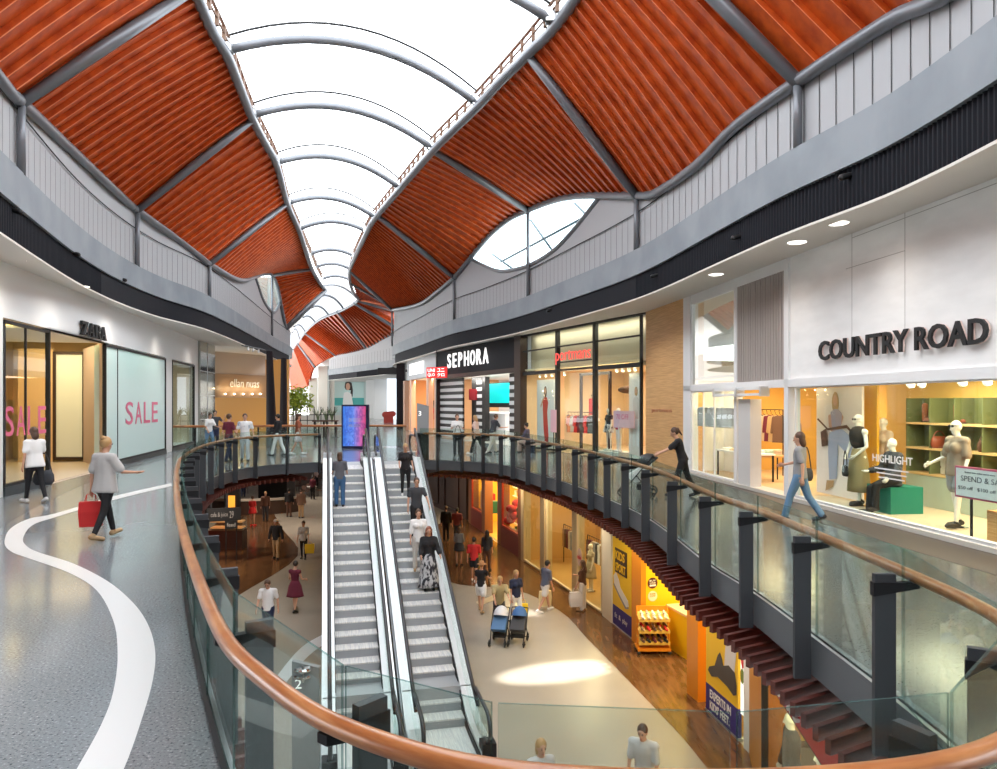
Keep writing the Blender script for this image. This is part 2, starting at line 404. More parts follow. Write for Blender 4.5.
def figure(label, cat, pos, face, H=1.7, female=False, skin=None, top=None, bottom=None, dress=None, hair=None, shoes=None, pose=None,
           vox=.02, name='person', mann=False, outer=None, group=None, loose=0.0):
    """face: heading in degrees (0 = looking away along +Y, 180 = towards the camera)"""
    pose = pose or {}; skin = skin or SKIN
    J, k = skel(H, pose, female); R = head_frame(J, pose)
    root = thing(name, label, cat, pos, -math.radians(face), group)
    fl = .66; bw = 0.92 if female else 1.0
    b = MB(); ax = Vector((0, 1, 0))
    b.cap(J['pel'] - Vector((0, 0, .04 * k)), J['waist'], .155 * k, .128 * k * bw, fl); b.cap(J['waist'], J['chest'], .128 * k * bw, .155 * k * bw, fl)
    b.cap(J['shL'], J['shR'], .07 * k, .07 * k, .85); b.cap(J['chest'], J['neck'], .14 * k * bw, .07 * k, fl)
    if female: 
        for s in (-1, 1): b.ell(J['chest'] + Vector((s * .07 * k, .085 * k, -.03 * k)), (.062 * k, .055 * k, .06 * k))
    b.cap(J['neck'] - Vector((0, 0, .03 * k)), J['head'] - Vector((0, 0, .04 * k)), .056 * k, .052 * k)
    hc = J['head']
    b.ell(hc + R @ Vector((0, -.008 * k, .018 * k)), (.076 * k, .094 * k, .098 * k), R=R, nu=14, nv=10)
    b.cap(hc + R @ Vector((0, .022 * k, -.01 * k)), hc + R @ Vector((0, .05 * k, -.085 * k)), .064 * k, .036 * k, 1)
    b.cap(hc + R @ Vector((0, .088 * k, .018 * k)), hc + R @ Vector((0, .106 * k, -.022 * k)), .011 * k, .017 * k)
    for s in (-1, 1): b.ell(hc + R @ Vector((s * .078 * k, -.005 * k, -.005 * k)), (.012 * k, .022 * k, .032 * k), R=R)
    for q in 'LR':
        b.cap(J['sh' + q], J['el' + q], .048 * k * bw, .037 * k * bw); b.cap(J['el' + q], J['wr' + q], .037 * k * bw, .025 * k)
        b.cap(J['wr' + q], J['wr' + q] + J['fd' + q] * .06 * k, .025 * k, .03 * k, .7)
        b.cap(J['hip' + q], J['kn' + q], .088 * k, .054 * k); b.cap(J['kn' + q], J['an' + q], .054 * k, .033 * k)
        b.cap(J['heel' + q], J['toe' + q], .034 * k, .03 * k)
    me = remesh(b, vox, 'body')
    d = MB(); d.v = [v.co.copy() for v in me.vertices]; d.f = [tuple(p.vertices) for p in me.polygons]; d.m = [0] * len(d.f)
    for q in 'LR': hand_into(d, J, q, k, 0, pose.get('curl', .35))
    if not mann:
        for s in (-1, 1): d.ell(hc + R @ Vector((s * .031 * k, .083 * k, .018 * k)), (.013 * k, .008 * k, .008 * k), 1, 8, 6, R)
        for s in (-1, 1): d.ell(hc + R @ Vector((s * .031 * k, .085 * k, .042 * k)), (.018 * k, .006 * k, .004 * k), 1, 8, 6, R)
        d.ell(hc + R @ Vector((0, .088 * k, -.056 * k)), (.022 * k, .010 * k, .007 * k), 2, 8, 6, R)
    o = d.build('body', [skin, EYE, LIP], root, smooth=True, local=True)
    vc = max(vox * 1.1, .018)
    def legs(mt, to=1.0, ease=.014, nm='trousers', flare=0):
        m_ = MB(); e = ease
        m_.cap(J['pel'] - Vector((0, 0, .05 * k)), J['waist'] - Vector((0, 0, .05 * k)), .158 * k + e, .135 * k + e, fl)
        for q in 'LR':
            a, kn, an = J['hip' + q], J['kn' + q], J['an' + q]
            if to <= 1: m_.cap(a, a.lerp(kn, to), .09 * k + e, (.09 - .034 * to) * k + e + flare)
            else:
                m_.cap(a, kn, .09 * k + e, .056 * k + e); m_.cap(kn, kn.lerp(an, to - 1), .056 * k + e, (.056 - .018 * (to - 1)) * k + e + flare)
        me = remesh(m_, vc, nm, 3); oo = bpy.data.objects.new(nm, me); me.materials.append(mt); COL.objects.link(oo); oo.parent = root
    def shirt(mt, sleeve=.5, ease=.016, hem=0, nm='top', lo=0):
        m_ = MB(); e = ease
        hp = J['pel'] - (J['waist'] - J['pel']).normalized() * hem
        m_.cap(hp - (J['waist'] - J['pel']).normalized() * .05 * k, J['waist'], .160 * k + e + lo, .135 * k * bw + e + lo * .6, fl + .04, ba=.12); m_.cap(J['waist'], J['chest'], .135 * k * bw + e + lo * .6, .158 * k * bw + e, fl + .02)
        m_.cap(J['shL'], J['shR'], .062 * k + e * .7, .062 * k + e * .7, .95); m_.cap(J['chest'], J['neck'] - Vector((0, 0, .035 * k)), .14 * k * bw + e, .07 * k, fl)
        if female:
            for s in (-1, 1): m_.ell(J['chest'] + Vector((s * .07 * k, .085 * k, -.03 * k)), (.062 * k + e, .055 * k + e, .06 * k + e))
        for q in 'LR':
            a, el, wr = J['sh' + q], J['el' + q], J['wr' + q]
            if sleeve <= 0: continue
            if sleeve <= 1: m_.cap(a, a.lerp(el, sleeve), .05 * k + e * .6, (.05 - .01 * sleeve) * k + e * .9)
            else: m_.cap(a, el, .05 * k + e, .039 * k + e); m_.cap(el, el.lerp(wr, sleeve - 1), .039 * k + e, .028 * k + e)
        me = remesh(m_, vc, nm, 3); oo = bpy.data.objects.new(nm, me); me.materials.append(mt); COL.objects.link(oo); oo.parent = root
        return oo
    def skirt(mt, hem, flare=.09, nm='skirt', frm=None):
        m_ = MB(); w0 = (frm or J['waist']) - Vector((0, 0, .03 * k)); rings = []
        mid = (J['knL'] + J['knR']) / 2; zt = w0.z
        for i in range(7):
            t = i / 6; z = zt + (hem * k - zt) * t
            c = w0.lerp(Vector((mid.x, mid.y * .7, 0)), t); rr = (.135 + .05 * min(1, t * 3) + flare * t) * k
            rings.append([Vector((c.x + math.cos(a) * rr * (1 + .03 * math.sin(a * 7) * t), c.y + math.sin(a) * rr * .78 * (1 + .03 * math.sin(a * 7) * t), z)) for a in [2 * PI * j / 28 for j in range(28)]])
        m_.loft(rings[::-1]); m_.build(nm, mt, root, smooth=True, local=True)
    if bottom:
        kind, mt = bottom[0], bottom[1]
        if kind == 'trousers': legs(mt, 1.95, .016, 'trousers', .012)
        elif kind == 'leggings': legs(mt, 1.9, .007, 'leggings')
        elif kind == 'shorts': legs(mt, .62, .022, 'shorts', .02)
        elif kind == 'skirt': skirt(mt, bottom[2], bottom[3] if len(bottom) > 3 else .09)
    if top: shirt(top[0], top[1], top[2] if len(top) > 2 else .016, top[3] if len(top) > 3 else 0, 'top', loose)
    if outer: shirt(outer[0], outer[1], .034, .06, 'jacket', .01)
    if dress:
        mt, sl, hem, fla = dress
        shirt(mt, sl, .014, 0, 'bodice'); skirt(mt, hem, fla, 'skirt')
    if hair:
        mt, sty = hair; h = MB()
        h.ell(hc + R @ Vector((0, -.03 * k, .035 * k)), (.089 * k, .098 * k, .105 * k), R=R, nu=14, nv=10)
        if sty == 'long':
            h.cap(hc + R @ Vector((0, -.055 * k, .03 * k)), hc + R @ Vector((0, -.085 * k, -.26 * k)), .085 * k, .07 * k, .6)
            for s in (-1, 1): h.cap(hc + R @ Vector((s * .07 * k, -.01 * k, .03 * k)), hc + R @ Vector((s * .085 * k, -.01 * k, -.2 * k)), .03 * k, .025 * k)
        elif sty == 'bob':
            h.cap(hc + R @ Vector((0, -.045 * k, .02 * k)), hc + R @ Vector((0, -.06 * k, -.1 * k)), .088 * k, .08 * k, .75)
        elif sty == 'bun': h.ell(hc + R @ Vector((0, -.10 * k, .09 * k)), (.045 * k, .045 * k, .045 * k))
        elif sty == 'tail': h.cap(hc + R @ Vector((0, -.12 * k, .05 * k)), hc + R @ Vector((0, -.14 * k, -.12 * k)), .035 * k, .018 * k)
        elif sty == 'cap': h.lathe([(.001, .165 * k), (.06 * k, .155 * k), (.098 * k, .1 * k), (.102 * k, .05 * k)], tuple(hc - Vector((0, 0, .02 * k))), 14)
        elif sty == 'hat': h.lathe([(.001, .15 * k), (.07 * k, .145 * k), (.092 * k, .07 * k), (.095 * k, .05 * k), (.17 * k, .04 * k), (.17 * k, .03 * k), (.09 * k, .035 * k)], tuple(hc + Vector((0, 0, .01 * k))), 16)
        h.build('hat' if sty in ('cap', 'hat') else 'hair', mt, root, smooth=True, local=True)
    if shoes:
        for q in 'LR':
            m_ = MB(); a, t = J['heel' + q], J['toe' + q]
            m_.cap(a + Vector((0, 0, .01 * k)), t + Vector((0, 0, .006)), .043 * k, .038 * k); m_.cap(a + Vector((0, 0, .01 * k)), J['an' + q] + Vector((0, 0, .01 * k)), .042 * k, .04 * k)
            m_.build('shoe', shoes, root, smooth=True, local=True)
    root['_k'] = k
    del root['_k']
    return root, J
def at_hand(root, p):
    """world position of a point in a figure's own frame"""
    a = root.rotation_euler[2]; c, s = math.cos(a), math.sin(a)
    return root.location + Vector((p.x * c - p.y * s, p.x * s + p.y * c, p.z))
def carrier(label, hand, w, h, th, m, rz=0, cat='bag', name='shopping_bag', handle=.14, hm=None, group=None):
    t = thing(name, label, cat, (hand.x, hand.y, hand.z - handle - h), rz, group)
    b = MB(); b.loft([[(-w * .45, -th * .5, 0), (w * .45, -th * .5, 0), (w * .45, th * .5, 0), (-w * .45, th * .5, 0)],
                      [(-w * .5, -th * .55, h * .6), (w * .5, -th * .55, h * .6), (w * .5, th * .55, h * .6), (-w * .5, th * .55, h * .6)],
                      [(-w * .48, -th * .4, h), (w * .48, -th * .4, h), (w * .48, th * .4, h), (-w * .48, th * .4, h)]])
    b.build('bag_body', m, t, local=True)
    for s in (-1, 1):
        q = MB(); q.tube([(-w * .25, s * th * .35, h), (-w * .18, s * .01, h + handle * .8), (0, 0, h + handle), (w * .18, s * .01, h + handle * .8), (w * .25, s * th * .35, h)], .006, 6)
        q.build('handle', hm or m, t, local=True)
    return t
def handbag(label, p, m, rz=0, w=.34, h=.26, th=.13, strap=.45):
    t = thing('handbag', label, 'bag', p, rz); b = MB()
    b.loft([[Vector((math.cos(a) * w * .5 * q, math.sin(a) * th * .5 * q, z)) for a in [2 * PI * i / 14 for i in range(14)]] for z, q in ((0, .75), (h * .25, 1), (h * .7, .95), (h, .7))])
    b.build('bag_body', m, t, smooth=True, local=True)
    q = MB(); q.tube(spl([(-w * .38, 0, h * .85), (-w * .2, 0, h + strap * .7), (0, 0, h + strap), (w * .2, 0, h + strap * .7), (w * .38, 0, h * .85)], 4), .011, 6); q.build('strap', m, t, local=True)
    return t
def pram(label, p, rz, hoodm, seatm):
    t = thing('pram', label, 'pram', p, rz); k = MB()
    for s in (-1, 1):
        k.tube([(s * .24, -.32, .95), (s * .24, .05, .5), (s * .2, .38, .1)], .014, 6); k.tube([(s * .24, .05, .5), (s * .24, -.28, .12)], .014, 6)
    k.tube([(-.24, -.32, .95), (0, -.34, .97), (.24, -.32, .95)], .016, 6); k.tube([(-.24, -.28, .12), (.24, -.28, .12)], .012, 6)
    k.build('frame', STEELD, t, local=True)
    q = MB(); q.loft([[(-.2, -.2, .38), (.2, -.2, .38), (.2, .1, .34), (-.2, .1, .34)], [(-.21, -.26, .62), (.21, -.26, .62), (.21, .3, .48), (-.21, .3, .48)], [(-.19, -.3, .82), (.19, -.3, .82), (.19, -.2, .8), (-.19, -.2, .8)]]); q.build('seat', seatm, t, local=True)
    q = MB(); q.loft([[Vector((math.cos(a) * .23, -.22 + math.sin(a) * .30 * math.cos(b), .72 + math.sin(a) * .30 * math.sin(b))) for a in [PI * i / 10 for i in range(11)]] for b in [math.radians(x) for x in (20, 50, 80, 110, 140)]], cap=False, closed=False)
    q.build('hood', hoodm, t, smooth=True, local=True)
    q = MB(); q.b6(-.17, .17, -.26, .05, .16, .28); q.build('basket', BLACK, t, local=True)
    for s in (-1, 1):
        for y, r in ((-.28, .12), (.38, .10)):
            w = MB(); w.tube([(s * .23 + .016 * math.cos(a) * 0, y + r * math.cos(a), r + .001 + (r - .02) * math.sin(a)) for a in [2 * PI * i / 16 for i in range(16)]], .02, 6, closed=True)
            w.cap((s * .23 - .02, y, r), (s * .23 + .02, y, r), .03, .03); w.build('wheel', BLACK, t, local=True)
    return t
# ---------------------------------------------------------------- plan curves (metres; camera stands at the origin)
def zr(d): return .95 if d < 15 else (1.05 if d > 25 else .95 + .01 * (d - 15))
def rpx(u, v):
    z = .95
    for _ in range(4): z = zr(C(u, v, z).y)
    p = C(u, v, z); return Vector((p.x, p.y, z))
railR = [rpx(*q) for q in [(420, 433.3), (462, 433.9), (498.6, 435.2), (518, 437.4), (540, 442), (559, 445.2), (585, 450.5), (617, 459.3), (649, 467.8), (680, 480), (718, 498), (757, 509.8), (808.5, 531.6), (886, 564), (933, 585.5)]]
railN = [Vector((x, y, .95)) for x, y in [(2.95, 4.3), (2.74, 3.7), (2.40, 3.15), (2.08, 2.80), (1.79, 2.60), (1.48, 2.465), (.98, 2.37), (.43, 2.37), (0, 2.43), (-.28, 2.55)]]
railL = [rpx(*q) for q in [(348.5, 731.5), (300, 707), (259.4, 673.7), (228, 647), (205, 598), (184, 538), (177.5, 504), (176, 480), (177.5, 465), (180, 460), (186, 454.6), (199.6, 447), (217.6, 441.8), (240, 438), (271.8, 435.8), (318, 434.5)]]
RAIL = spl(railR + railN + railL, 5)
NR = len(RAIL)
# smooth the hand-measured line
for _ in range(10): RAIL = [RAIL[0]] + [RAIL[i] * .5 + (RAIL[i - 1] + RAIL[i + 1]) * .25 for i in range(1, NR - 1)] + [RAIL[-1]]
RL = arclen(RAIL)
EDGE = wz(offset2(RAIL, .12), 0)
# ---------------------------------------------------------------- floors
XA, XB, YA, YB = -34, 22, -7, 150
hole = EDGE[::2] + [EDGE[-1]]
m = MB(); vs, fs = fan([(XA, YA, 0), (XB, YA, 0), (XB, YB, 0), (XA, YB, 0)], hole); m.add(vs, fs)
m.add([v - Vector((0, 0, .30)) for v in vs], [f[::-1] for f in fs], 1)
TIMSOF = mat('brown_timber_soffit', (.12, .045, .02), .6)
o = m.build('floor', [TERR, TIMSOF]); st(o)
for p in o.data.polygons:
    if (p.normal.z < 0) == (p.material_index == 0): p.flip()
# the lower concourse
m = MB(); m.b6(XA, XB, -2, YB, LOWER - .2, LOWER); st(m.build('floor', TERRW))
LB = spl([(4.6, 8, 0), (3.98, 13.96, 0), (3.72, 15.75, 0), (3.07, 19.2, 0), (2.63, 21.4, 0), (2.07, 24.2, 0), (.6, 27, 0), (-2.2, 28.5, 0), (-4.5, 36, 0), (-6.5, 46, 0)], 4)
LF = spl([(5.3, 8, 0), (5.05, 14, 0), (4.73, 16.4, 0), (3.93, 21.4, 0), (3.62, 22.8, 0), (2.85, 27, 0), (1.5, 31.5, 0), (-.2, 36.5, 0), (-2.6, 46, 0)], 4)
m = MB(); m.strip(wz(LB, LOWER + .006), wz(LF, LOWER + .006)); st(m.build('floor_surround', WOODFL))
LB2 = spl([(-9.8, 12, 0), (-9.6, 20, 0), (-9.5, 25.6, 0), (-9.2, 33, 0), (-12, 40, 0), (-16, 50, 0)], 4)
LF2 = spl([(-12.2, 12, 0), (-12.3, 20, 0), (-12.8, 26, 0), (-14.4, 33, 0), (-16, 40, 0), (-18.3, 50, 0)], 4)
m = MB(); m.strip(wz(LF2, LOWER + .006), wz(LB2, LOWER + .006)); st(m.build('floor_surround', WOODFL))
def inlay(L, R_, z, k=5, mt=INLAY, nm='floor_inlay'):
    A, B = spl(L, k), spl(R_, k); mm = MB(); mm.strip(wz(A, z + .004), wz(B, z + .004)); o = mm.build(nm, mt); return st(o)
px0 = lambda P, z=0: [C(u, v, z) for u, v in P]
inlay(px0([(62, 796), (77, 769), (100.5, 726.6), (113.3, 692), (117.6, 654), (113, 620), (96, 590), (68, 572.6), (30, 559), (10.7, 551.5), (4.5, 542), (10.7, 528.5), (30, 518.5), (55, 513.6), (115, 496), (171, 483.3)]),
      px0([(107, 796), (124, 769), (141, 722), (153, 679.5), (155, 649.6), (147.6, 624), (132.6, 602.5), (107, 581), (72.7, 563.5), (40, 553), (27, 546.5), (23.2, 538), (33, 525), (57.7, 516.6), (116, 499.5), (172, 486)]), 0)
# darker floor margin along the left shops
A = [C(u, v, 0) for u, v in [(-60, 590), (0, 528), (52, 499), (87, 483), (125, 468), (165, 459), (190, 451)]]
B = [Vector((-11.2 - .2043 * (y - 15), y, 0)) for y in (10, 16.4, 20, 25, 28.5, 32.4, 37)]
m = MB(); m.strip(wz(spl(B, 4), .003), wz(spl(A, 4), .003)); st(m.build('floor_margin', TERRD))
# darker terrazzo of the right walkway
A = [p for p in offset2(RAIL, -.05)[:len(railR) * 5 + 6] if p.y < 27]; B = [Vector((7.45 - .115 * (p.y - 10.5) - 1.05 if p.y < 21 else p.x + 2.9 + max(0, 24 - p.y) * .1, p.y, 0)) for p in A]
m = MB(); m.strip(wz(A, .002), wz(B, .002)); st(m.build('floor_margin', mat('mid_grey_terrazzo', (.14, .145, .14), .16, build=terrazzo((.125, .132, .128), (.04, .04, .045), (.26, .27, .27), 48))))
# white curves on the lower floor
inlay(px0([(250, 722), (266, 692), (288, 662), (306, 644), (330, 631)], LOWER), px0([(262, 726), (275, 699), (296, 670), (313, 652), (332, 640)], LOWER), LOWER)
inlay(px0([(490, 556), (508, 563), (517, 573), (515, 586), (500, 597), (480, 606)], LOWER), px0([(489, 559), (503, 566), (510, 574), (508, 584), (495, 594), (476, 602)], LOWER), LOWER, mt=mat('pale_stone_inlay', (.5, .38, .22), .35))
# ---------------------------------------------------------------- slab edge fascia + timber fins under it
IN = offset2(EDGE, -.06)
m = MB()
m.loft([[a + Vector((0, 0, .04)), a + Vector((0, 0, -.31)), b + Vector((0, 0, -.31)), b + Vector((0, 0, .04))] for a, b in zip(EDGE, IN)])
o = m.build('trim_1', FASCIA); st(o)
m = MB(); m.strip([p + Vector((0, 0, .043)) for p in EDGE], [p + Vector((0, 0, .043)) for p in offset2(EDGE, -.035)]); st(m.build('trim_2', ALU))
EL = arclen(EDGE); m = MB(); s = .4
while s < EL[-1] - .3:
    p, t = at_len(EDGE, EL, s); nn = Vector((t.y, -t.x, 0))
    sk = (Vector((1, .55, 0)).normalized() if p.x > -2 and p.y < 27 and p.x > 2 * 0 + (-.5) and p.y > 2.9 and t.y < .2 else -nn)
    if not (1.6 > p.x > -1.2 and p.y < 4):
        a = p + nn * (.28 if p.y < 12 else max(.08, .28 - .02 * (p.y - 12))) + Vector((0, 0, -.52)); e = a + sk * 2.9; w = Vector((-sk.y, sk.x, 0)) * .027; h = Vector((0, 0, .062))
        m.hexa([a - w - h, e - w - h, e + w - h, a + w - h, a - w + h, e - w + h, e + w + h, a + w + h])
    s += .235
o = m.build('ceiling_batten_soffit', FIN); st(o)
# ---------------------------------------------------------------- balustrade of the void
bal = thing('balustrade', 'glass balustrade with timber handrail and dark posts ringing the near void', 'balustrade', (0, 2.4, 0))
m = MB(); m.tube([p for p in RAIL], .043, 10, sx=1.0); m.build('handrail', RAILW, bal, smooth=True)
def nearest(pt): return min(range(NR), key=lambda i: (RAIL[i].xy - Vector(pt).xy).length)
iA = nearest(D(958, 707, 2.6)); iB = nearest(D(329, 666, 2.85))
sA, sB = RL[iA], RL[iB]
joints = [(sA + (sB - sA) * f, False) for f in (.36, .70)]
joints.append((sA, True))
for u in (437.5, 462, 483, 501, 513, 528, 543.6, 558.5, 575, 591, 607, 625, 645.5, 672, 705, 746, 802, 884, 985):
    k_ = (u - U0) / F; G_ = offset2(RAIL, .21); L_ = RL
    for i in range(len(railR) * 5 + 8):
        fa, fb = G_[i].x - k_ * G_[i].y, G_[i + 1].x - k_ * G_[i + 1].y
        if fa * fb <= 0: joints.append((RL[i] + (RL[i + 1] - RL[i]) * fa / (fa - fb if fa != fb else 1), True)); break
s = sB
while s < RL[-1] - .3: joints.append((s, True)); s += 1.45
joints.append((.03, True)); joints.append((RL[-1] - .03, True)); joints.sort()
GL = offset2(RAIL, .07)
def gl_at(s):
    p, t = at_len(GL, RL_G, s); return p, t
RL_G = RL
def rail_at(s):
    s = min(max(s, 0), RL[-1])
    for i in range(NR - 1):
        if RL[i + 1] >= s:
            f = (s - RL[i]) / max(RL[i + 1] - RL[i], 1e-9); p = RAIL[i].lerp(RAIL[i + 1], f); t = (RAIL[i + 1] - RAIL[i]); t.z = 0; t.normalize()
            return p, t, Vector((t.y, -t.x, 0))
for (s0, _), (s1, _) in zip(joints, joints[1:]):
    if s1 - s0 < .15: continue
    a, ta, na = rail_at(s0 + .012); b, tb, nb = rail_at(s1 - .012); a = a + na * .075; b = b + nb * .075
    n = Vector((b.y - a.y, a.x - b.x, 0)).normalized() * .006
    z0, za, zb = .05, a.z + .20, b.z + .20
    if s0 > sA - .1 and s1 < sB + .1: z0 = .03
    q = [Vector((a.x, a.y, z0)) - n, Vector((b.x, b.y, z0)) - n, Vector((b.x, b.y, z0)) + n, Vector((a.x, a.y, z0)) + n,
         Vector((a.x, a.y, za)) - n, Vector((b.x, b.y, zb)) - n, Vector((b.x, b.y, zb)) + n, Vector((a.x, a.y, za)) + n]
    m = MB(); m.hexa(q, 0); m.m = [1, 1, 0, 1, 0, 1]; m.build('glass_panel', [GLASSB, GLASSE], bal)
m = MB(); cpt = [Vector((p.x, p.y, .025)) for p in offset2(RAIL, .075)]; m.tube(cpt, .03, 4); m.build('base_channel', STEELD, bal)
for s, post in joints:
    p, t, n = rail_at(s); zt = p.z
    if post:
        c = p + n * .21; m = MB(); rz = math.atan2(n.y, n.x)
        m.box((c.x, c.y, (zt + .02 - .34) / 2), (.15, .045, zt + .02 + .34), rz); po = m.build('post', mat('post_metal', (.045, .048, .055), .55, spec=.3), bal)
        e = p + n * .295; i_ = p - n * .03; tt = t * .03
        m = MB(); h = zt - .06
        m.hexa([Vector((e.x, e.y, h - .08)) - tt, Vector((i_.x, i_.y, h - .02)) - tt, Vector((i_.x, i_.y, h - .02)) + tt, Vector((e.x, e.y, h - .08)) + tt,
                Vector((e.x, e.y, h + .02)) - tt, Vector((i_.x, i_.y, h + .02)) - tt, Vector((i_.x, i_.y, h + .02)) + tt, Vector((e.x, e.y, h + .02)) + tt])
        m.build('bracket', STEELD, po)
    else:
        c = p + n * .10; m = MB(); m.box((c.x, c.y, -.02), (.06, .08, .2), math.atan2(n.y, n.x)); m.build('glass_clamp', ALU, bal)
# second balustrade beyond the totem
far = thing('balustrade', 'distant timber-railed glass balustrade behind the tall advertising screen', 'balustrade', (-10, 34.5, 0))
pts = spl([(-19, 33.8, 1.06), (-14, 35.2, 1.06), (-9, 36, 1.06), (-4.6, 36, 1.06)], 5)
m = MB(); m.tube(pts, .06, 8); m.build('handrail', RAILW, far, smooth=True)
fl_ = arclen(pts); n_ = 10
for i in range(n_):
    a, _ = at_len(pts, fl_, fl_[-1] * i / n_); b, _ = at_len(pts, fl_, fl_[-1] * (i + 1) / n_ - .03); n = Vector((0, .012, 0))
    q = [Vector((a.x, a.y, .05)), Vector((b.x, b.y, .05)), Vector((b.x, b.y, .05)) + n, Vector((a.x, a.y, .05)) + n, Vector((a.x, a.y, 1.0)), Vector((b.x, b.y, 1.0)), Vector((b.x, b.y, 1.0)) + n, Vector((a.x, a.y, 1.0)) + n]
    m = MB(); m.hexa(q); m.build('glass_panel', GLASSB, far)
    m = MB(); m.box((a.x, a.y + .06, .53), (.07, .07, 1.0)); m.build('post', STEELD, far)
# ---------------------------------------------------------------- upper bands
BLpx = [(0, 232), (40, 259), (80, 284), (120, 303), (160, 317), (200, 327), (229, 338), (254, 349), (277, 359.5)]
LBASE = [Vector((-4.6, -7, 0)), Vector((-5.6, 0, 0)), Vector((-7.0, 6, 0)), Vector((-8.5, 10.5, 0))] + [C(u, v, 5.5) for u, v in BLpx] + [Vector((-17.75, 61, 0)), Vector((-18.9, 65.5, 0)), Vector((-22, 70, 0)), Vector((-30, 74, 0))]
BRpx = [(997, 140), (937, 171), (875, 199.5), (783, 234), (711, 266), (640, 297.5), (570.6, 318), (522, 331.7), (480, 341), (450, 346.9), (420, 356)]
RBASE = [Vector((5.2, -7, 0)), Vector((5.9, 0, 0)), Vector((6.25, 5, 0))] + [C(u, v, 5.5) for u, v in BRpx] + [Vector((-8.2, 58.5, 0)), Vector((-9.4, 64, 0)), Vector((-9.2, 69, 0)), Vector((-6, 74, 0)), Vector((0, 77, 0))]
FCpx = [(410, 372), (393, 373.5), (370, 376), (335, 379.5)]
FBASE = [Vector((2, 74, 0))] + [C(u, v, 5.5) for u, v in FCpx] + [Vector((-24.6, 104, 0))]
LBASE, RBASE, FBASE = [wz(spl(p, 8), 0) for p in (LBASE, RBASE, FBASE)]
def smooth(P, it=6):
    for _ in range(it): P = [P[0]] + [P[i] * .5 + (P[i - 1] + P[i + 1]) * .25 for i in range(1, len(P) - 1)] + [P[-1]]
    return P
LBASE, RBASE, FBASE = smooth(LBASE), smooth(RBASE), smooth(FBASE)
LBASE_OUT, RBASE_OUT = 1, -1        # right-hand offset sign that points into the atrium
def band(P, sgn, n0):
    """P runs away from the camera; sgn*right-hand side = atrium"""
    At = lambda off, z: wz(offset2(P, sgn * off), z)
    m = MB(); L = arclen(P); base = At(-.12, 0)
    # fluted dark band
    A = []; s = 0; i = 0
    while s < min(L[-1], 70):
        p, t = at_len(P, L, s); n = Vector((t.y, -t.x, 0)) * sgn
        A.append(p + n * (0 if i % 4 in (0, 1) or s > 30 else -.03)); s += .026 if s < 30 else .4; i += 1
    m.strip(wz(A, 5.5), wz(A, 6.24)); B = [a - Vector((0, 0, 0)) for a in A]
    st(m.build('trim_%d' % n0, DARKBAND))
    m = MB(); o_, i_ = At(.07, 6.22), At(-.3, 6.22); o2, i2 = At(.07, 7.02), At(-.3, 7.02)
    m.strip(i_, o_); m.strip(o_, o2); m.strip(o2, i2); o = m.build('trim_%d' % (n0 + 1), GREYBAND, smooth=False); st(o)
    m = MB(); m.strip(At(0.01, 5.46), At(-.3, 5.46)); m.strip(At(0.01, 5.46), At(.01, 5.505)); st(m.build('trim_%d' % (n0 + 2), CEIL))
    return At
LAt = band(LBASE, 1, 3); RAt = band(RBASE, -1, 6); FAt = band(FBASE, -1, 9)
# soffit ceilings between the bands and the shop fronts
m = MB(); m.strip(wz(offset2(LBASE, -.02), 5.5), [p + Vector((-16, 0, 5.56)) for p in LBASE]); st(m.build('ceiling', CEIL))
m = MB(); m.strip(wz(offset2(RBASE, .02), 5.5), [p + Vector((16, 0, 5.56)) for p in RBASE]); st(m.build('ceiling', CEIL))
m = MB(); m.strip(wz(FBASE, 5.5), [p + Vector((4, 30, 5.5)) for p in FBASE]); st(m.build('ceiling', CEIL))
def plan_hit(P, u):
    k = (u - U0) / F; best = None
    for a, b in zip(P, P[1:]):
        fa, fb = a.x - k * a.y, b.x - k * b.y
        if fa * fb <= 0 and max(a.y, b.y) > 1:
            p = a.lerp(b, fa / (fa - fb) if fa != fb else 0)
            if best is None or p.y < best.y: best = p
    return best
def wall_pt(P, u, v):
    p = plan_hit(P, u); return Vector((p.x, p.y, ZC - (v - H0) * p.y / F))
LW = wz(offset2(LBASE, -.10), 0); RW = wz(offset2(RBASE, .10), 0); FW = wz(offset2(FBASE, .1), 0)
LT = [wall_pt(LW, u, v) for u, v in [(2, 83), (15.6, 96.5), (70, 148), (125, 199.5), (134, 207), (170, 233), (200, 256), (207, 261.5), (229.4, 275), (241.8, 278.5), (254, 275), (262, 272.5), (270.5, 273.5), (276, 285), (279.5, 302), (283, 319)]]
LT = [Vector((-4.7, -7, 8.55)), Vector((-5.7, 0, 8.55)), Vector((-7.1, 6, 8.55)), Vector((-8.55, 10.5, 8.55))] + LT + [Vector((-17.8, 60, 8.6))]
LN = [2, 5, 8, 11, 16, 20]          # nodes on the left springing tube
RT = [wall_pt(RW, u, v) for u, v in [(985, -38), (896, 14), (804, 75.4), (740, 122), (700.7, 161), (660, 189), (640, 192.5), (603, 192.6), (576.5, 194), (555, 198.6), (530.7, 208), (511.5, 217), (492, 233), (473, 255), (456, 275.5), (439, 290), (420, 303)]]
RT = [Vector((5.4, -7, 8.4)), Vector((6.0, 0, 8.4)), Vector((6.35, 5, 8.4))] + RT + [Vector((-8.9, 61, 10.2)), Vector((-9.5, 66, 11.0))]
RN = [2, 5, 9, 13, 17, 20, 21]
KS = 6
LTs, RTs = spl(LT, KS), spl(RT, KS)
def tube_obj(name, pts, r, mt, n=8): mm = MB(); mm.tube(pts, r, n); return st(mm.build(name, mt, smooth=True))
tube_obj('roof_springing_beam', [p + Vector((.10, 0, -.10)) for p in LTs], .13, STEEL); tube_obj('roof_springing_beam', [p + Vector((-.10, 0, -.10)) for p in RTs], .13, STEEL)
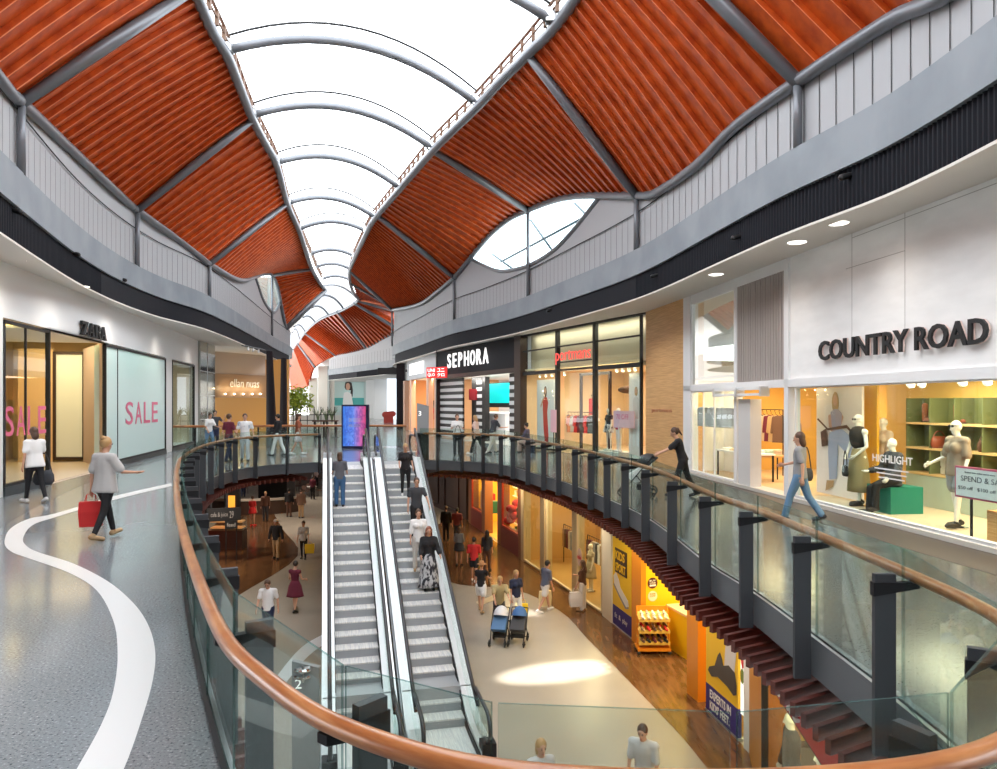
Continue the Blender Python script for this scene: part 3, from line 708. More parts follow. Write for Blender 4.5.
# eye windows
EYE_R = spl([wall_pt(RW, u, v) for u, v in [(603, 192.6), (588.5, 211.7), (574, 229.7), (557, 247.8), (540, 259.8), (521, 268), (499.4, 271), (482, 264.6), (470.6, 258.6)]], 5)
EYE_L = spl([wall_pt(LW, u, v) for u, v in [(254.5, 275.5), (258, 286), (263, 300), (270, 310.5), (275, 312), (279, 305), (280.2, 299)]], 5)
tube_obj('window_frame', EYE_R, .10, STEEL); tube_obj('window_frame', EYE_L, .12, STEEL)
def eye_glass(low, top, nm):
    # glass between the lower curve and the springing tube above it
    mm = MB(); a = low; b = [min(top, key=lambda q: (q.xy - p.xy).length).copy() for p in low]
    mm.strip(a, b); o = mm.build(nm, glassmat('eye_glass', (.80, .93, .97), .8, .0, (.7, .85, .9))); return st(o)
RTd, LTd = spl(RT, 24), spl(LT, 24)
eye_glass(EYE_R, RTd, 'window_1'); eye_glass(EYE_L, LTd, 'window_2')
for dx in (.22, .5, .75):
    i = int(len(EYE_R) * dx); a = EYE_R[i]; b = min(RTd, key=lambda q: (q.xy - EYE_R[min(i + 7, len(EYE_R) - 1)].xy).length)
    tube_obj('window_bar', [a + Vector((.9, .3, 0)), b + Vector((.9, .3, -.1))], .06, mat('pale_steel', (.10, .13, .15), .5, .0), 6)
tube_obj('window_bar', [EYE_R[3] + Vector((1.0, .3, .3)), EYE_R[-6] + Vector((1.0, .3, 0.2))], .06, mat('pale_steel', (.10, .13, .15), .5, .0), 6)
# parapet panels with dark seams and a slim top rail
def parapet(P, T, sgn, eye=None, zlow=7.0):
    Td = T; m = MB(); L = arclen(P); s = 0; seams = MB(); lo, hi = [], []; i = 0
    while s < L[-1] - .01:
        p, t = at_len(P, L, s); n = Vector((t.y, -t.x, 0)) * sgn
        q = min(Td, key=lambda w: (w.xy - p.xy).length); z = q.z
        if eye:
            e = min(eye, key=lambda w: (w.xy - p.xy).length)
            if (e.xy - p.xy).length < .35: z = min(z, e.z)
        lo.append(Vector((p.x, p.y, zlow - .1))); hi.append(Vector((p.x, p.y, z)))
        if i % 2 == 0:
            w = t * .010; a = p + n * .012; zt = min(z - .02, 8.25)
            seams.add([a - w + Vector((0, 0, zlow)), a + w + Vector((0, 0, zlow)), a + w + Vector((0, 0, zt)), a - w + Vector((0, 0, zt))], [(0, 1, 2, 3)])
        s += .22; i += 1
    m.strip(lo, hi); return m.build('wall_parapet', PANEL), seams.build('trim_seams', SEAM), hi
for P, Tt, sg, ey in ((LW, LTd, 1, EYE_L), (RW, RTd, -1, EYE_R)):
    a, b, hi = parapet([p for p in P if True], Tt, sg, ey); st(a); st(b)
    tp = wz(offset2(P, sg * .05), 8.36 if sg > 0 else 8.23); tube_obj('trim_rail', tp, .018, STEELD, 5)
# roof posts from the band up to the springing tube
for T_, N_ in ((LT, LN[1:5]), (RT, RN[1:6])):
    for i in N_:
        p = T_[i]; c = Vector((p.x, p.y, 0)); inw = Vector((-1, 0, 0)) if T_ is RT else Vector((1, 0, 0))
        tube_obj('roof_post_column', [c + inw * .12 + Vector((0, 0, 7.0 if inw.x > 0 else 7.02)), c + inw * .12 + Vector((0, 0, p.z))], .085, STEEL)
# ---------------------------------------------------------------- skylight edges and timber vault
ZS = 12.3
SLpx = [(203, 6), (227, 51), (240, 84), (252.7, 116), (265, 140), (276.7, 162.5), (287, 201), (299, 228.7), (305, 247), (312, 267.5), (319.4, 280.6), (325, 288.4)]
SL = [Vector((-1.2, -7, ZS)), Vector((-3.6, 2, ZS)), Vector((-5.9, 10.5, ZS))] + [C(u, v, ZS) for u, v in SLpx]
SRpx = [(571, 0), (527.7, 50), (500, 78), (477, 103.5), (433, 147.5), (398.6, 188), (374.5, 217), (366.5, 231), (355.5, 254.4), (349.5, 269), (350, 281.5), (353.5, 291.5), (357.8, 299.5)]
SR = [Vector((7.2, -7, ZS)), Vector((5.3, 2, ZS)), Vector((3.6, 10.5, ZS))] + [C(u, v, ZS) for u, v in SRpx]
SLN = [1.67, 2.83, 6, 9, 12, 14]
SRN = [1.5, 2.5, 4, 7, 8.9, 12, 13]
SLs, SRs = spl(SL, KS), spl(SR, KS)
def sub(T_, s, a, b): i, j = int(round(a * KS)), int(round(b * KS)); return s[i:j + 1]
def timber_bay(bot, top, w, drop=.13, nm='ceiling_timber'):
    Lb, Lt = arclen(bot), arclen(top); n = max(4, int(max(Lb[-1], Lt[-1] * .7) / w)); m = MB()
    for i in range(n):
        a, b = i / n, (i + 1) / n
        p0, p1 = at_len(bot, Lb, Lb[-1] * a)[0], at_len(bot, Lb, Lb[-1] * b)[0]
        q0, q1 = at_len(top, Lt, Lt[-1] * a)[0], at_len(top, Lt, Lt[-1] * b)[0]
        N = (q0 - p0).cross(p1 - p0); N = N.normalized() if N.length > 1e-6 else Vector((0, 0, -1))
        if N.z > 0: N = -N
        d = N * drop; g = N * (drop * .84); K = 4; Z0 = [p0.lerp(q0, t / 2) - N * .07 for t in range(3)]; Z1 = [p1.lerp(q1, t / 2) - N * .07 for t in range(3)]; m.strip(Z0, Z1, 0); A = []; B = []; Cc = []; E = []
        for k in range(K + 1):
            t = k / K; sag = N * (-.06 * math.sin(PI * t))
            A.append(p0.lerp(q0, t) + sag + d); B.append(p1.lerp(q1, t) + sag); Cc.append(p0.lerp(q0, t) + sag + g); E.append(p0.lerp(q0, t) + sag)
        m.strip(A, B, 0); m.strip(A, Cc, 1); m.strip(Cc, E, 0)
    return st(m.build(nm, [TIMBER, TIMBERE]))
def beam(a, b, r=.14):
    d = (b - a).normalized(); m = MB(); m.tube([a, a.lerp(b, .5) + Vector((0, 0, .02)), b], [r * .8, r, r * .8], 8); return st(m.build('roof_beam', STEEL, smooth=True))
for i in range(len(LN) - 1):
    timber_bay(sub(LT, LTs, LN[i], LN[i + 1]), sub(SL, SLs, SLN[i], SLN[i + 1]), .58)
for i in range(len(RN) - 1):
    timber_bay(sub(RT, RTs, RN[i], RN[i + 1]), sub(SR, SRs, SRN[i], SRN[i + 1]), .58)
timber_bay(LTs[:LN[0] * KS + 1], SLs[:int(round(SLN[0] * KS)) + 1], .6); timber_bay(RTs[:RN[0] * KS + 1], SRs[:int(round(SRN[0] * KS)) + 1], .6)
def sp(s, x): return s[min(int(round(x * KS)), len(s) - 1)]
for a, b in zip(LN, SLN):
    p, q = sp(LTs, a), sp(SLs, b); beam(p + Vector((.1, 0, -.14)), q + Vector((0, 0, -.12)), .15 if a < 20 else .34)
for a, b in zip(RN, SRN):
    p, q = sp(RTs, a), sp(SRs, b); beam(p + Vector((-.1, 0, -.14)), q + Vector((0, 0, -.12)), .16)
tube_obj('skylight_edge_beam', [p + Vector((0, 0, -.12)) for p in SLs], .15, STEEL, 10)
# distant vault that turns away to the left
far_up = [C(u, v, ZS) for u, v in [(357.8, 299.5), (346, 307), (338, 311), (319, 319), (305, 332), (298, 343)]] + [Vector((-43.8, 150, 11.3))]
SRall = spl(SR + far_up[1:], KS)
tube_obj('skylight_edge_beam', [p + Vector((0, 0, -.12)) for p in SRall], .15, STEEL, 10)
far_lo = [wall_pt(FW, u, v) for u, v in [(398, 312), (397, 328.5), (381, 339.5), (366, 347.5), (350, 352), (336, 355.5)]] + [Vector((-27.5, 108, 7.6)), Vector((-31, 117, 5.0)), Vector((-38, 132, 4.4))]
far_nodes_lo = [0, 1, 3, 5, 6, 8]; far_nodes_up = [0, .25, 2, 4, 5, 6]
Fl, Fu = spl(far_lo, KS), spl(far_up, KS)
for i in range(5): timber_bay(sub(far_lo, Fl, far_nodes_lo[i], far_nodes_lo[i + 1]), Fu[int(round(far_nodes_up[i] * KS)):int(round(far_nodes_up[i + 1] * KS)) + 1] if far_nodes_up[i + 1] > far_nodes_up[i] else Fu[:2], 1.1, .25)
for a, b in zip(far_nodes_lo[:5], far_nodes_up[:5]): beam(sp(Fl, a) + Vector((0, -.2, 0)), sp(Fu, b) + Vector((0, -.2, -.1)), .24)
tube_obj('roof_springing_beam', Fl[:31], .16, STEEL)
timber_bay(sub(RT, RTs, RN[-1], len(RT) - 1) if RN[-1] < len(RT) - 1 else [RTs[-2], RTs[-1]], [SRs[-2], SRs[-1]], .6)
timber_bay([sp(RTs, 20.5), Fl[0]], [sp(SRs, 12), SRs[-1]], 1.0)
pw = [p for p in FW]
m = MB(); hi = [min(Fl, key=lambda w: (w.xy - p.xy).length) for p in pw]; m.strip(wz(pw, 6.95), [Vector((p.x, p.y, max(h.z, 7.6))) for p, h in zip(pw, hi)]); st(m.build('wall_parapet', PANEL))
m = MB()
L_ = arclen(pw); s = 0
while s < L_[-1]:
    p, t = at_len(pw, L_, s); n = Vector((t.y, -t.x, 0)) * -1; w = t * .03; a = p + n * .02
    m.add([a - w + Vector((0, 0, 7)), a + w + Vector((0, 0, 7)), a + w + Vector((0, 0, 8.4)), a - w + Vector((0, 0, 8.4))], [(0, 1, 2, 3)]); s += 1.1
st(m.build('trim_seams', SEAM))
# skylight arches: (left pixel, right pixel) of each rib's feet
RIBS = [((193, -28), (551, 20)), ((228, 50), (477, 103.5)), ((253, 115), (432, 148)), ((277, 162.5), (399, 187.5)), ((288.5, 203), (374.5, 217)), ((299.5, 229), (366, 231)), ((310.5, 254), (354, 256)), ((316, 267), (350, 269)), ((322, 279), (350, 280))]
ends = [(C(*a, ZS), C(*b, ZS)) for a, b in RIBS]
ends = [(Vector((-2.4, -2.5, ZS)), Vector((6.2, 0, ZS))), (Vector((-4.0, 4, ZS)), Vector((5.0, 5.6, ZS))), (Vector((-5.6, 9.6, ZS)), Vector((3.2, 13.2, ZS)))] + ends
def arch(a, b, rise, n=14): return [a.lerp(b, i / n) + Vector((0, 0, rise * (1 - (2 * i / n - 1) ** 2))) for i in range(n + 1)]
def rise_of(a, b): return .13 * (b - a).length
for a, b in ends: tube_obj('skylight_rib_beam', arch(a, b, rise_of(a, b)), .125, STEEL, 10)
# translucent glazing a little above the ribs, in bays with dark gaskets
UPST = .42
arcs = [arch(a + Vector((0, 0, UPST)), b + Vector((0, 0, UPST)), rise_of(a, b) * 1.05 + .05) for a, b in ends]
for A, B in zip(arcs, arcs[1:]):
    m = MB(); m.strip(A, B); st(m.build('window_skylight', SKYG))
for A in arcs: tube_obj('skylight_gasket_trim', A, .035, BLACK, 6)
# upstand: little posts and two rails along both skylight edges
for side in (0, 1):
    pts = [e[side] for e in ends]; S_ = spl(pts, 8)
    tube_obj('skylight_upstand_trim', [p + Vector((0, 0, UPST)) for p in S_], .05, mat('upstand_metal', (.16, .085, .05), .6), 5); tube_obj('skylight_upstand_trim', [p + Vector((0, 0, UPST * .5)) for p in S_], .03, mat('upstand_metal', (.16, .085, .05), .6), 5)
    m = MB()
    L_ = arclen(S_); s = 0
    while s < L_[-1]:
        p, t = at_len(S_, L_, s); m.box(p + Vector((0, 0, UPST / 2)), (.10, .10, UPST)); s += .8
    st(m.build('skylight_upstand_trim', mat('upstand_metal', (.30, .24, .2), .5, .3)))
for a, b in ends:
    for e in (a, b):
        m = MB(); m.box(e + Vector((0, 0, .1)), (.28, .28, .34)); st(m.build('skylight_node_trim', ALU))
# far skylight sheet that swings left behind the ridge
Lf = [C(u, v, ZS) for u, v in [(322, 286), (316, 301), (306, 314), (294, 326.6), (284, 336)]] + [Vector((-60, 155, ZS))]; Rf = [C(u, v, ZS) for u, v in [(357, 298), (338, 311), (319, 319), (305, 332), (298, 343)]] + [Vector((-43.5, 152, ZS))]
A, B = spl(Lf, 4), spl(Rf, 4)
for i in range(0, len(A), 3): tube_obj('skylight_rib_beam', arch(A[i], B[i], .08 * (A[i] - B[i]).length), .12, STEEL, 6)
m = MB(); poly = [Vector((-15.4, 58, 12.35)), Vector((-60, 58, 12.35)), Vector((-60, 160, 12.35)), Vector((-60, 156, 12.35))] + [Vector((p.x, p.y, 12.35)) for p in reversed(A)]
vs, fs = fan(poly); m.add(vs, fs); st(m.build('ceiling', CEIL))  # unseen roof plane added to shut sky light off the far parapet
Ah = [a + Vector((0, 0, .3)) for a in A]; m = MB()
for i in range(len(A) - 1):
    m.strip(arch(A[i], B[i], .08 * (A[i] - B[i]).length, 8), arch(A[i + 1], B[i + 1], .08 * (A[i + 1] - B[i + 1]).length, 8))
st(m.build('window_skylight', glassmat('tinted_skylight_foil', (.30, .31, .33), .3)))  # dark tint added to these panes to dim sky light on the far parapet
vs, fs = fan([Vector((p.x, p.y + .2, 8.75)) for p in FW[::2]] + [Vector((-27.5, 109, 8.75)), Vector((-36, 156, 8.75)), Vector((14, 156, 8.75)), Vector((14, 74, 8.75))]); m = MB(); m.add(vs, fs); st(m.build('ceiling', CEIL))  # second unseen roof plane, added to keep sky light off the far timber
# back wall behind the camera, seen only in reflections
m = MB(); m.b6(XA, XB, YA - .3, YA, LOWER, 13); st(m.build('wall_back', mat('back_wall_paint', (.5, .5, .48), .7)))
# ---------------------------------------------------------------- shop-building helpers
def frame_rect(mb, f, s0, s1, z0, z1, w, o0, o1, m=0, bottom=True):
    f.box(mb, s0, s0 + w, o0, o1, z0, z1, m); f.box(mb, s1 - w, s1, o0, o1, z0, z1, m); f.box(mb, s0, s1, o0, o1, z1 - w, z1, m)
    if bottom: f.box(mb, s0, s1, o0, o1, z0, z0 + w, m)
def shop_window(f, s0, s1, z0, z1, fm, name='shop_window', fw=.07, gl=None, mull=(), trans=(), fo=(-.08, .03)):
    """a framed pane in a shop front: structure window with frame bars and its pane"""
    m = MB(); frame_rect(m, f, s0, s1, z0, z1, fw, *fo)
    for s in mull: f.box(m, s - .02, s + .02, -.05, .0, z0, z1)
    for z in trans: f.box(m, s0, s1, -.06, .02, z - .03, z + .03)
    o = m.build('window_frame', fm); st(o)
    m = MB(); f.box(m, s0 + .02, s1 - .02, -.03, -.018, z0 + .02, z1 - .02); g = m.build('window_glass', gl or GLASS, o)
    return o
def room(f, s0, s1, depth, z0, z1, wall, floor_=None, ceil=None, back=None, lamp=None, near=True, farp=True):
    m = MB(); f.box(m, s0, s1, -depth - .1, -depth, z0, z1); st(m.build('wall_back', back or wall))
    if near: m = MB(); f.box(m, s0 - .1, s0, -depth, -.15, z0, z1); st(m.build('wall_partition', wall))
    if farp: m = MB(); f.box(m, s1, s1 + .1, -depth, -.15, z0, z1); st(m.build('wall_partition', wall))
    if floor_: m = MB(); f.box(m, s0, s1, -depth, -.1, z0 - .06, z0 + .004); st(m.build('floor', floor_))
    m = MB(); f.box(m, s0, s1, -depth, -.1, z1, z1 + .08); st(m.build('ceiling', ceil or CEIL))
    if lamp: area(f.P((s0 + s1) / 2, -depth * .5, z1 - .06), max(.5, abs(s1 - s0) * .6), depth * .6, lamp[0], lamp[1], math.atan2(f.t.y, f.t.x)); aim_area(f.P((s0 + s1) / 2, -.22, z1 - .12), abs(s1 - s0) * .8, .15, lamp[0] * .35, lamp[1], -f.n + Vector((0, 0, -.75)))
def aim_area(p, sx, sy, power, col, d):
    o = area(p, sx, sy, power, col); o.rotation_euler = Vector(d).to_track_quat('-Z', 'Y').to_euler(); q = Vector(d).normalized(); x = Vector((-q.y, q.x, 0)).normalized(); y = q.cross(x) * -1; o.rotation_euler = Matrix((x, y, -q)).transposed().to_euler() if Matrix((x, y, -q)).determinant() > 0 else Matrix((-x, y, -q)).transposed().to_euler(); return o
def area(p, sx, sy, power, col, rz=0, rx=0, ry=0, spread=None):
    l = bpy.data.lights.new('lamp', 'AREA'); l.shape = 'RECTANGLE'; l.size = sx; l.size_y = sy; l.energy = power; l.color = col
    if spread: l.spread = spread
    o = bpy.data.objects.new('lamp', l); COL.objects.link(o); o.location = p; o.rotation_euler = (rx, ry, rz); return o
WARM, WARMW, COOLW = (1, .72, .38), (1, .86, .66), (.92, .97, 1)
def spot_thing(f, s, o, z, label, group=None, body=WHITE):
    t = thing('spotlight', label, 'light', f.P(s, o, z), 0, group); p = f.P(s, o, z)
    m = MB(); m.cap(p + Vector((0, 0, -.05)), p + Vector((-.05 * f.side * 0, -.06, -.2)), .055, .075); m.build('lamp_housing', body, t, smooth=True)
    m = MB(); m.cap(p, p + Vector((0, 0, -.06)), .02, .02); m.build('mount', STEELD, t)
    m = MB(); m.ell(p + Vector((0, -.085, -.235)), (.05, .05, .02)); m.build('lens', LAMP, t)
    return t
GAR = {}
def garment(mt, long=.75, w=.48, sleeves=True):
    key = (mt.name, long, w, sleeves)
    if key in GAR:
        c = copy_tree(GAR[key]); return c
    root = thing('garment', '', 'garment')
    m = MB(); prof = [(-w * .5, -long), (w * .5, -long), (w * .43, -.2), (w * .5, -.06), (w * .16, 0), (-w * .16, 0), (-w * .5, -.06), (-w * .43, -.2)]
    m.prism([(x, -.05, z) for x, z in prof], (0, .1, 0))
    if sleeves:
        for s in (-1, 1): m.cap((s * w * .46, 0, -.08), (s * w * .62, 0, -.5), .06, .045, .8)
    m.build('cloth', mt, root, local=True)
    m = MB(); m.tube([(-w * .4, 0, -.04), (0, 0, .04), (0, 0, .1), (.03, 0, .13), (0, 0, .16)], .008, 5); m.build('hanger', STEELD, root, local=True)
    GAR[key] = root; return root
def hang(mt, p, rz, label, group, long=.75, w=.48, sleeves=True):
    g = garment(mt, long, w, sleeves); g.location = p; g.rotation_euler = (0, 0, rz); tag(g, label, 'garment', group); return g
def fig2d(f, s, z0, h, parts, off, root):
    """a printed figure: parts = [(name, material, [(x,y)...])] in units of its height"""
    for i, (nm, mt, pts) in enumerate(parts):
        m = MB(); f.flat(m, s, z0, [(x * h, y * h) for x, y in pts], off + .003 * i); m.build(nm, mt, root)
def oval(cx, cy, rx, ry, n=14): return [(cx + rx * math.cos(2 * PI * i / n), cy + ry * math.sin(2 * PI * i / n)) for i in range(n)]

# ================================================================ left upper shop (white front)
FZ = Fac((-10.0, 9), (-15.9, 38), 1)
FZ = Fac((-11.2 + 6 * .2043, 9), (-15.9, 38), 1)
zs = FZ.s
sW1a, sW1b, sD1, sW2b, sW3a, sW3b, sEnd = zs(3), zs(49.4), zs(105), zs(165.5), zs(172), zs(194.3), zs(200)
ZT = 4.2
m = MB()
for a, b, z0, z1 in ((0, sW1a, 0, ZT), (sW2b, sW3a, 0, ZT), (sW3b, sEnd, 0, ZT), (0, sEnd, ZT, 5.6)): FZ.box(m, a, b, -.25, 0, z0, z1)
st(m.build('wall_left', WHITE))
m = MB(); FZ.box(m, sW1a, sW1b, -.2, .05, 0, .22); FZ.box(m, sD1, sW2b, -.2, .05, 0, .16); FZ.box(m, sW3a, sW3b, -.2, .05, 0, .16); st(m.build('baseboard_left', cm('plinth_dark', (.03, .04, .045), .35)))
shop_window(FZ, sW1a, sW1b, .22, 4.15, BLACK, mull=(zs(26.5),))
shop_window(FZ, sD1, sW2b, .16, 4.15, BLACK, gl=GLASSF, mull=(zs(118),))
shop_window(FZ, sW3a, sW3b, .16, 4.15, BLACK, mull=())
# recess with the open glazed door leaf
m = MB(); a = FZ.P(sD1, -.05, 0); b = D(83, 403, 26.75); b.z = 0
m.prism([a, b, b + Vector((.0, .15, 0)), a + Vector((0, .15, 0))], (0, 0, ZT)); st(m.build('wall_recess', cm('blush_wall', (.78, .66, .60), .6)))
m.prism([a, b, b + Vector((0, .15, 0)), a + Vector((0, .15, 0))], (0, 0, ZT)); st(m.build('wall_recess', cm('blush_wall', (.78, .66, .60), .6)))
m = MB(); FZ.box(m, sW1b - .1, sD1 + .3, -4.0, 0, ZT, ZT + .05); st(m.build('ceiling_recess', WHITE))
m = MB(); FZ.box(m, sW1b, sD1 + .2, -3.5, .0, 0, .006); st(m.build('floor_entrance', cm('pale_threshold', (.62, .52, .45), .3)))
FD = Fac((D(53, 463, 26.6).x, 26.6), (D(83, 463, 26.6).x, 26.75), 1)
o = shop_window(FD, 0, FD.L, .1, 4.1, cm('bronze_frame', (.035, .016, .012), .4), fw=.1, gl=GLASSD); o.name = 'door_1'
m = MB(); FD.box(m, -1.2, 0, -.1, 0, 0, ZT); st(m.build('wall_recess', cm('warm_lining', (.66, .46, .26), .6)))
# window 1 interior
room(FZ, sW1a - 1, sD1 + 5.5, 5.0, .02, 4.6, cm('warm_store_wall', (.72, .56, .33), .6), cm('store_floor', (.55, .47, .38), .35), cm('store_ceiling_yellow', (.85, .66, .30), .6), lamp=(420, (1, .80, .45)))
room(FZ, sD1 + .7, sW2b - .05, .45, .16, 4.15, cm('mint_wall', (.66, .82, .78), .6), WHITE, WHITE, lamp=(42, (.9, 1, .97)))
room(FZ, sW3a, sW3b, 1.6, .16, 4.15, cm('sand_wall', (.62, .52, .38), .6), WHITE, WHITE, lamp=(18, (1, .9, .72)))
def sale(s, z, w, h, label, off):
    t = thing('window_lettering', label, 'sign', FZ.P(s, off, z)); w1 = w / 4.35
    for i, ch in enumerate('SALE'):
        m = MB(); FZ.text(m, ch, s + i * w / 4 * 1.04, z, w1 * .88, h, off, .006, 0, .004); m.build('letter', HOTPINK, t)
sale(zs(126), FZ.z(126, 425), zs(158.5) - zs(126), .84, 'large pink SALE lettering on the frosted window beside the entrance', -.012)
sale(zs(5), FZ.z(5, 437), zs(47) - zs(5), .72, 'large pink SALE lettering on the clear window in front of the lit store', -.012)
for i, u in enumerate((129, 137, 146)): spot_thing(FZ, zs(u), -.35, 4.1, 'small dark spotlight at the top of the frosted window', 'spotlights over the frosted window', BLACK)
# shop name over the door: heavy serif capitals
t = thing('shop_sign', 'black serif ZARA letters on the white wall over the entrance', 'sign', FZ.P(zs(78), .1, 4.24))
def serif(letter, s, z, w, h):
    m = MB(); P = lambda pts: FZ.flat(m, s, z, [(x * w, y * h) for x, y in pts], .05, 0, .08)
    if letter == 'Z': P([(.02, .9), (.02, 1), (.98, 1), (.98, .92), (.06, .74)]); P([(.6, .95), (.98, .95), (.4, .05), (.02, .05)]); P([(.02, 0), (.98, 0), (.98, .26), (.9, .1), (.02, .08)])
    if letter == 'A': P([(.45, 1), (.58, 1), (.95, .04), (.62, .04)]); P([(.45, 1), (.52, .95), (.2, .04), (.1, .04)]); P([(.25, .3), (.7, .3), (.7, .38), (.25, .38)]); P([(0, 0), (.32, 0), (.32, .07), (0, .07)]); P([(.52, 0), (1.02, 0), (1.02, .07), (.52, .07)])
    if letter == 'R': P([(.12, .03), (.42, .03), (.42, .97), (.12, .97)]); P([(0, .93), (.6, .93), (.6, 1), (0, 1)]); P([(0, 0), (.52, 0), (.52, .07), (0, .07)]); P([(.5, 1), (.75, .98), (.92, .85), (.92, .65), (.75, .5), (.5, .46), (.5, .54), (.62, .58), (.62, .9), (.5, .93)]); P([(.5, .5), (.68, .5), (1.05, .06), (1.1, 0), (.78, 0)])
    return m
sp0, sp1 = zs(77.8), zs(103); ww = (sp1 - sp0) / 4
for i, ch in enumerate('ZARA'): serif(ch, sp0 + i * ww, 4.24, ww * .97, .42).build('letter', BLACK, t)
# clothes inside window 1
for i in range(6):
    hang([WCL, BROWNC, TAN, DCL, LGREY, BEIGE][i], FZ.P(zs(6) + i * .35, -3.2, 1.75), math.atan2(FZ.t.y, FZ.t.x) + PI / 2, 'garment on the rail deep inside the store with the clear pink-lettered window', 'clothes on the rail inside the left store', .9, .45)
t = thing('clothes_rail', 'white clothes rail deep inside the left store', 'clothes rail', FZ.P(zs(6), -3.2, .02))
m = MB(); q0, q1 = FZ.P(zs(6) - .2, -3.2, 0), FZ.P(zs(6) + 2.0, -3.2, 0); m.tube([q0 + Vector((0, 0, .03)), q0 + Vector((0, 0, 1.9)), q1 + Vector((0, 0, 1.9)), q1 + Vector((0, 0, .03))], .02, 6); m.build('frame', WHITE, t)
t = thing('hanging_lamp', 'tall glowing pendant lamp inside the left store window', 'lamp', FZ.P(zs(16), -2.4, 4.55)); p = FZ.P(zs(16), -2.4, 0)
m = MB(); m.cap(p + Vector((0, 0, 2.7)), p + Vector((0, 0, 3.7)), .06, .06); m.build('shade', LAMP, t); m = MB(); m.tube([p + Vector((0, 0, 3.7)), p + Vector((0, 0, 4.58))], .01, 5); m.build('cord', BLACK, t)
t = thing('display_table', 'low white display table inside the left store window', 'table', FZ.P(zs(20), -1.6, .02)); p = FZ.P(zs(20), -1.6, 0)
m = MB(); FZ.box(m, zs(20) - .7, zs(20) + .7, -2.0, -1.2, .72, .78); m.build('table_top', WHITE, t)
for ds in (-.62, .62):
    for do in (-1.95, -1.25): m = MB(); FZ.box(m, zs(20) + ds - .03, zs(20) + ds + .03, do - .03, do + .03, .024, .72); m.build('leg', WHITE, t)
# ---------------- glazed corner and the brown shop further along
FM = Fac((D(200.5, 0, 38.2).x, 38.2), (D(215, 0, 41.5).x, 41.5), 1)
m = MB(); FM.box(m, 0, FM.L, -.6, 0, 0, 5.5); st(m.build('wall_mirror_corner', mat('mirror_glass_cladding', (.42, .42, .38), .08, .85)))
m = MB()
for z in (1.3, 2.6, 3.9): FM.box(m, 0, FM.L, -.02, .015, z, z + .03)
FM.box(m, FM.L * .45, FM.L * .45 + .05, -.02, .02, 0, 5.5); st(m.build('trim_corner', ALU))
FS_ = Fac((D(215, 0, 46).x, 46), (D(266, 0, 50).x, 50), 1)
m = MB(); FS_.box(m, -.5, FS_.L, -.3, 0, 2.55, 4.1); st(m.build('wall_shop_bulkhead', cm('bronze_bulkhead', (.30, .20, .12), .4)))
m = MB(); m.b6(-30, -15.9, 54.5, 54.8, 0, 5.5); st(m.build('wall_shop_back', cm('amber_wall', (.60, .28, .05), .5)))
m = MB(); FS_.box(m, -.5, FS_.L, -.35, -.05, 4.1, 5.5); st(m.build('wall_shop_side', cm('greige', (.52, .44, .36), .6)))
area(FS_.P(FS_.L * .5, -1.5, 2.5), 2.5, 2, 130, WARM)
t = thing('shop_sign', 'small white cursive shop name on the bronze bulkhead of the amber-lit shop', 'sign', FS_.P(.9, .05, 3.2))
m = MB(); FS_.text(m, 'ellan nuas', FS_.s(229.5), FS_.z(229.5, 387), FS_.s(258.5) - FS_.s(229.5), .55, .02, .03, 0, -.004, .12); m.build('lettering', WHITE, t)
for i, u in enumerate((224, 233, 242, 251, 259)):
    p = FS_.pu(u, 394, .12); m = MB(); m.ell(p, (.07, .07, .05)); tag(m.build('bulkhead_lamp', LAMP), 'small warm lamp glowing along the bottom of the bronze bulkhead', 'light', 'lamps along the bronze bulkhead')
    l = bpy.data.lights.new('lamp', 'POINT'); l.energy = 14; l.color = WARM; l.shadow_soft_size = .05; o = bpy.data.objects.new('lamp', l); COL.objects.link(o); o.location = p + FS_.n * .35 + Vector((0, 0, .35))
t = thing('track_light', 'black track with tiny lamps under the soffit above the amber-lit shop', 'light', D(250, 357, 41))
m = MB(); a, b = D(242, 348.5, 40.5), D(265, 366, 44.5); a.z = b.z = 5.455; m.tube([a, b], .05, 4); m.build('track', BLACK, t)
for f_ in (.25, .45, .7):
    m = MB(); m.cap(a.lerp(b, f_) - Vector((0, 0, .05)), a.lerp(b, f_) - Vector((0, 0, .2)), .05, .06); m.build('lamp_head', WHITE, t)
# dark tapering columns
for u, d, wt, wb, sh in ((269.5, 46, 6.2, 11, 2.2), (283.8, 53, 5.6, 8, -.4)):
    m = MB(); k_ = d / F; x0 = (u - U0) * k_
    m.loft([[Vector((x0 + sh * k_ * (1 - z / 5.5) + math.cos(a) * (wb + (wt - wb) * z / 5.5) * k_ * .5, d + math.sin(a) * (wb + (wt - wb) * z / 5.5) * k_ * .5, z)) for a in [2 * PI * i / 12 for i in range(12)]] for z in (0, 1.5, 3, 4.5, 5.5)])
    st(m.build('column', cm('column_dark', (.016, .012, .015), .6, spec=.2)))
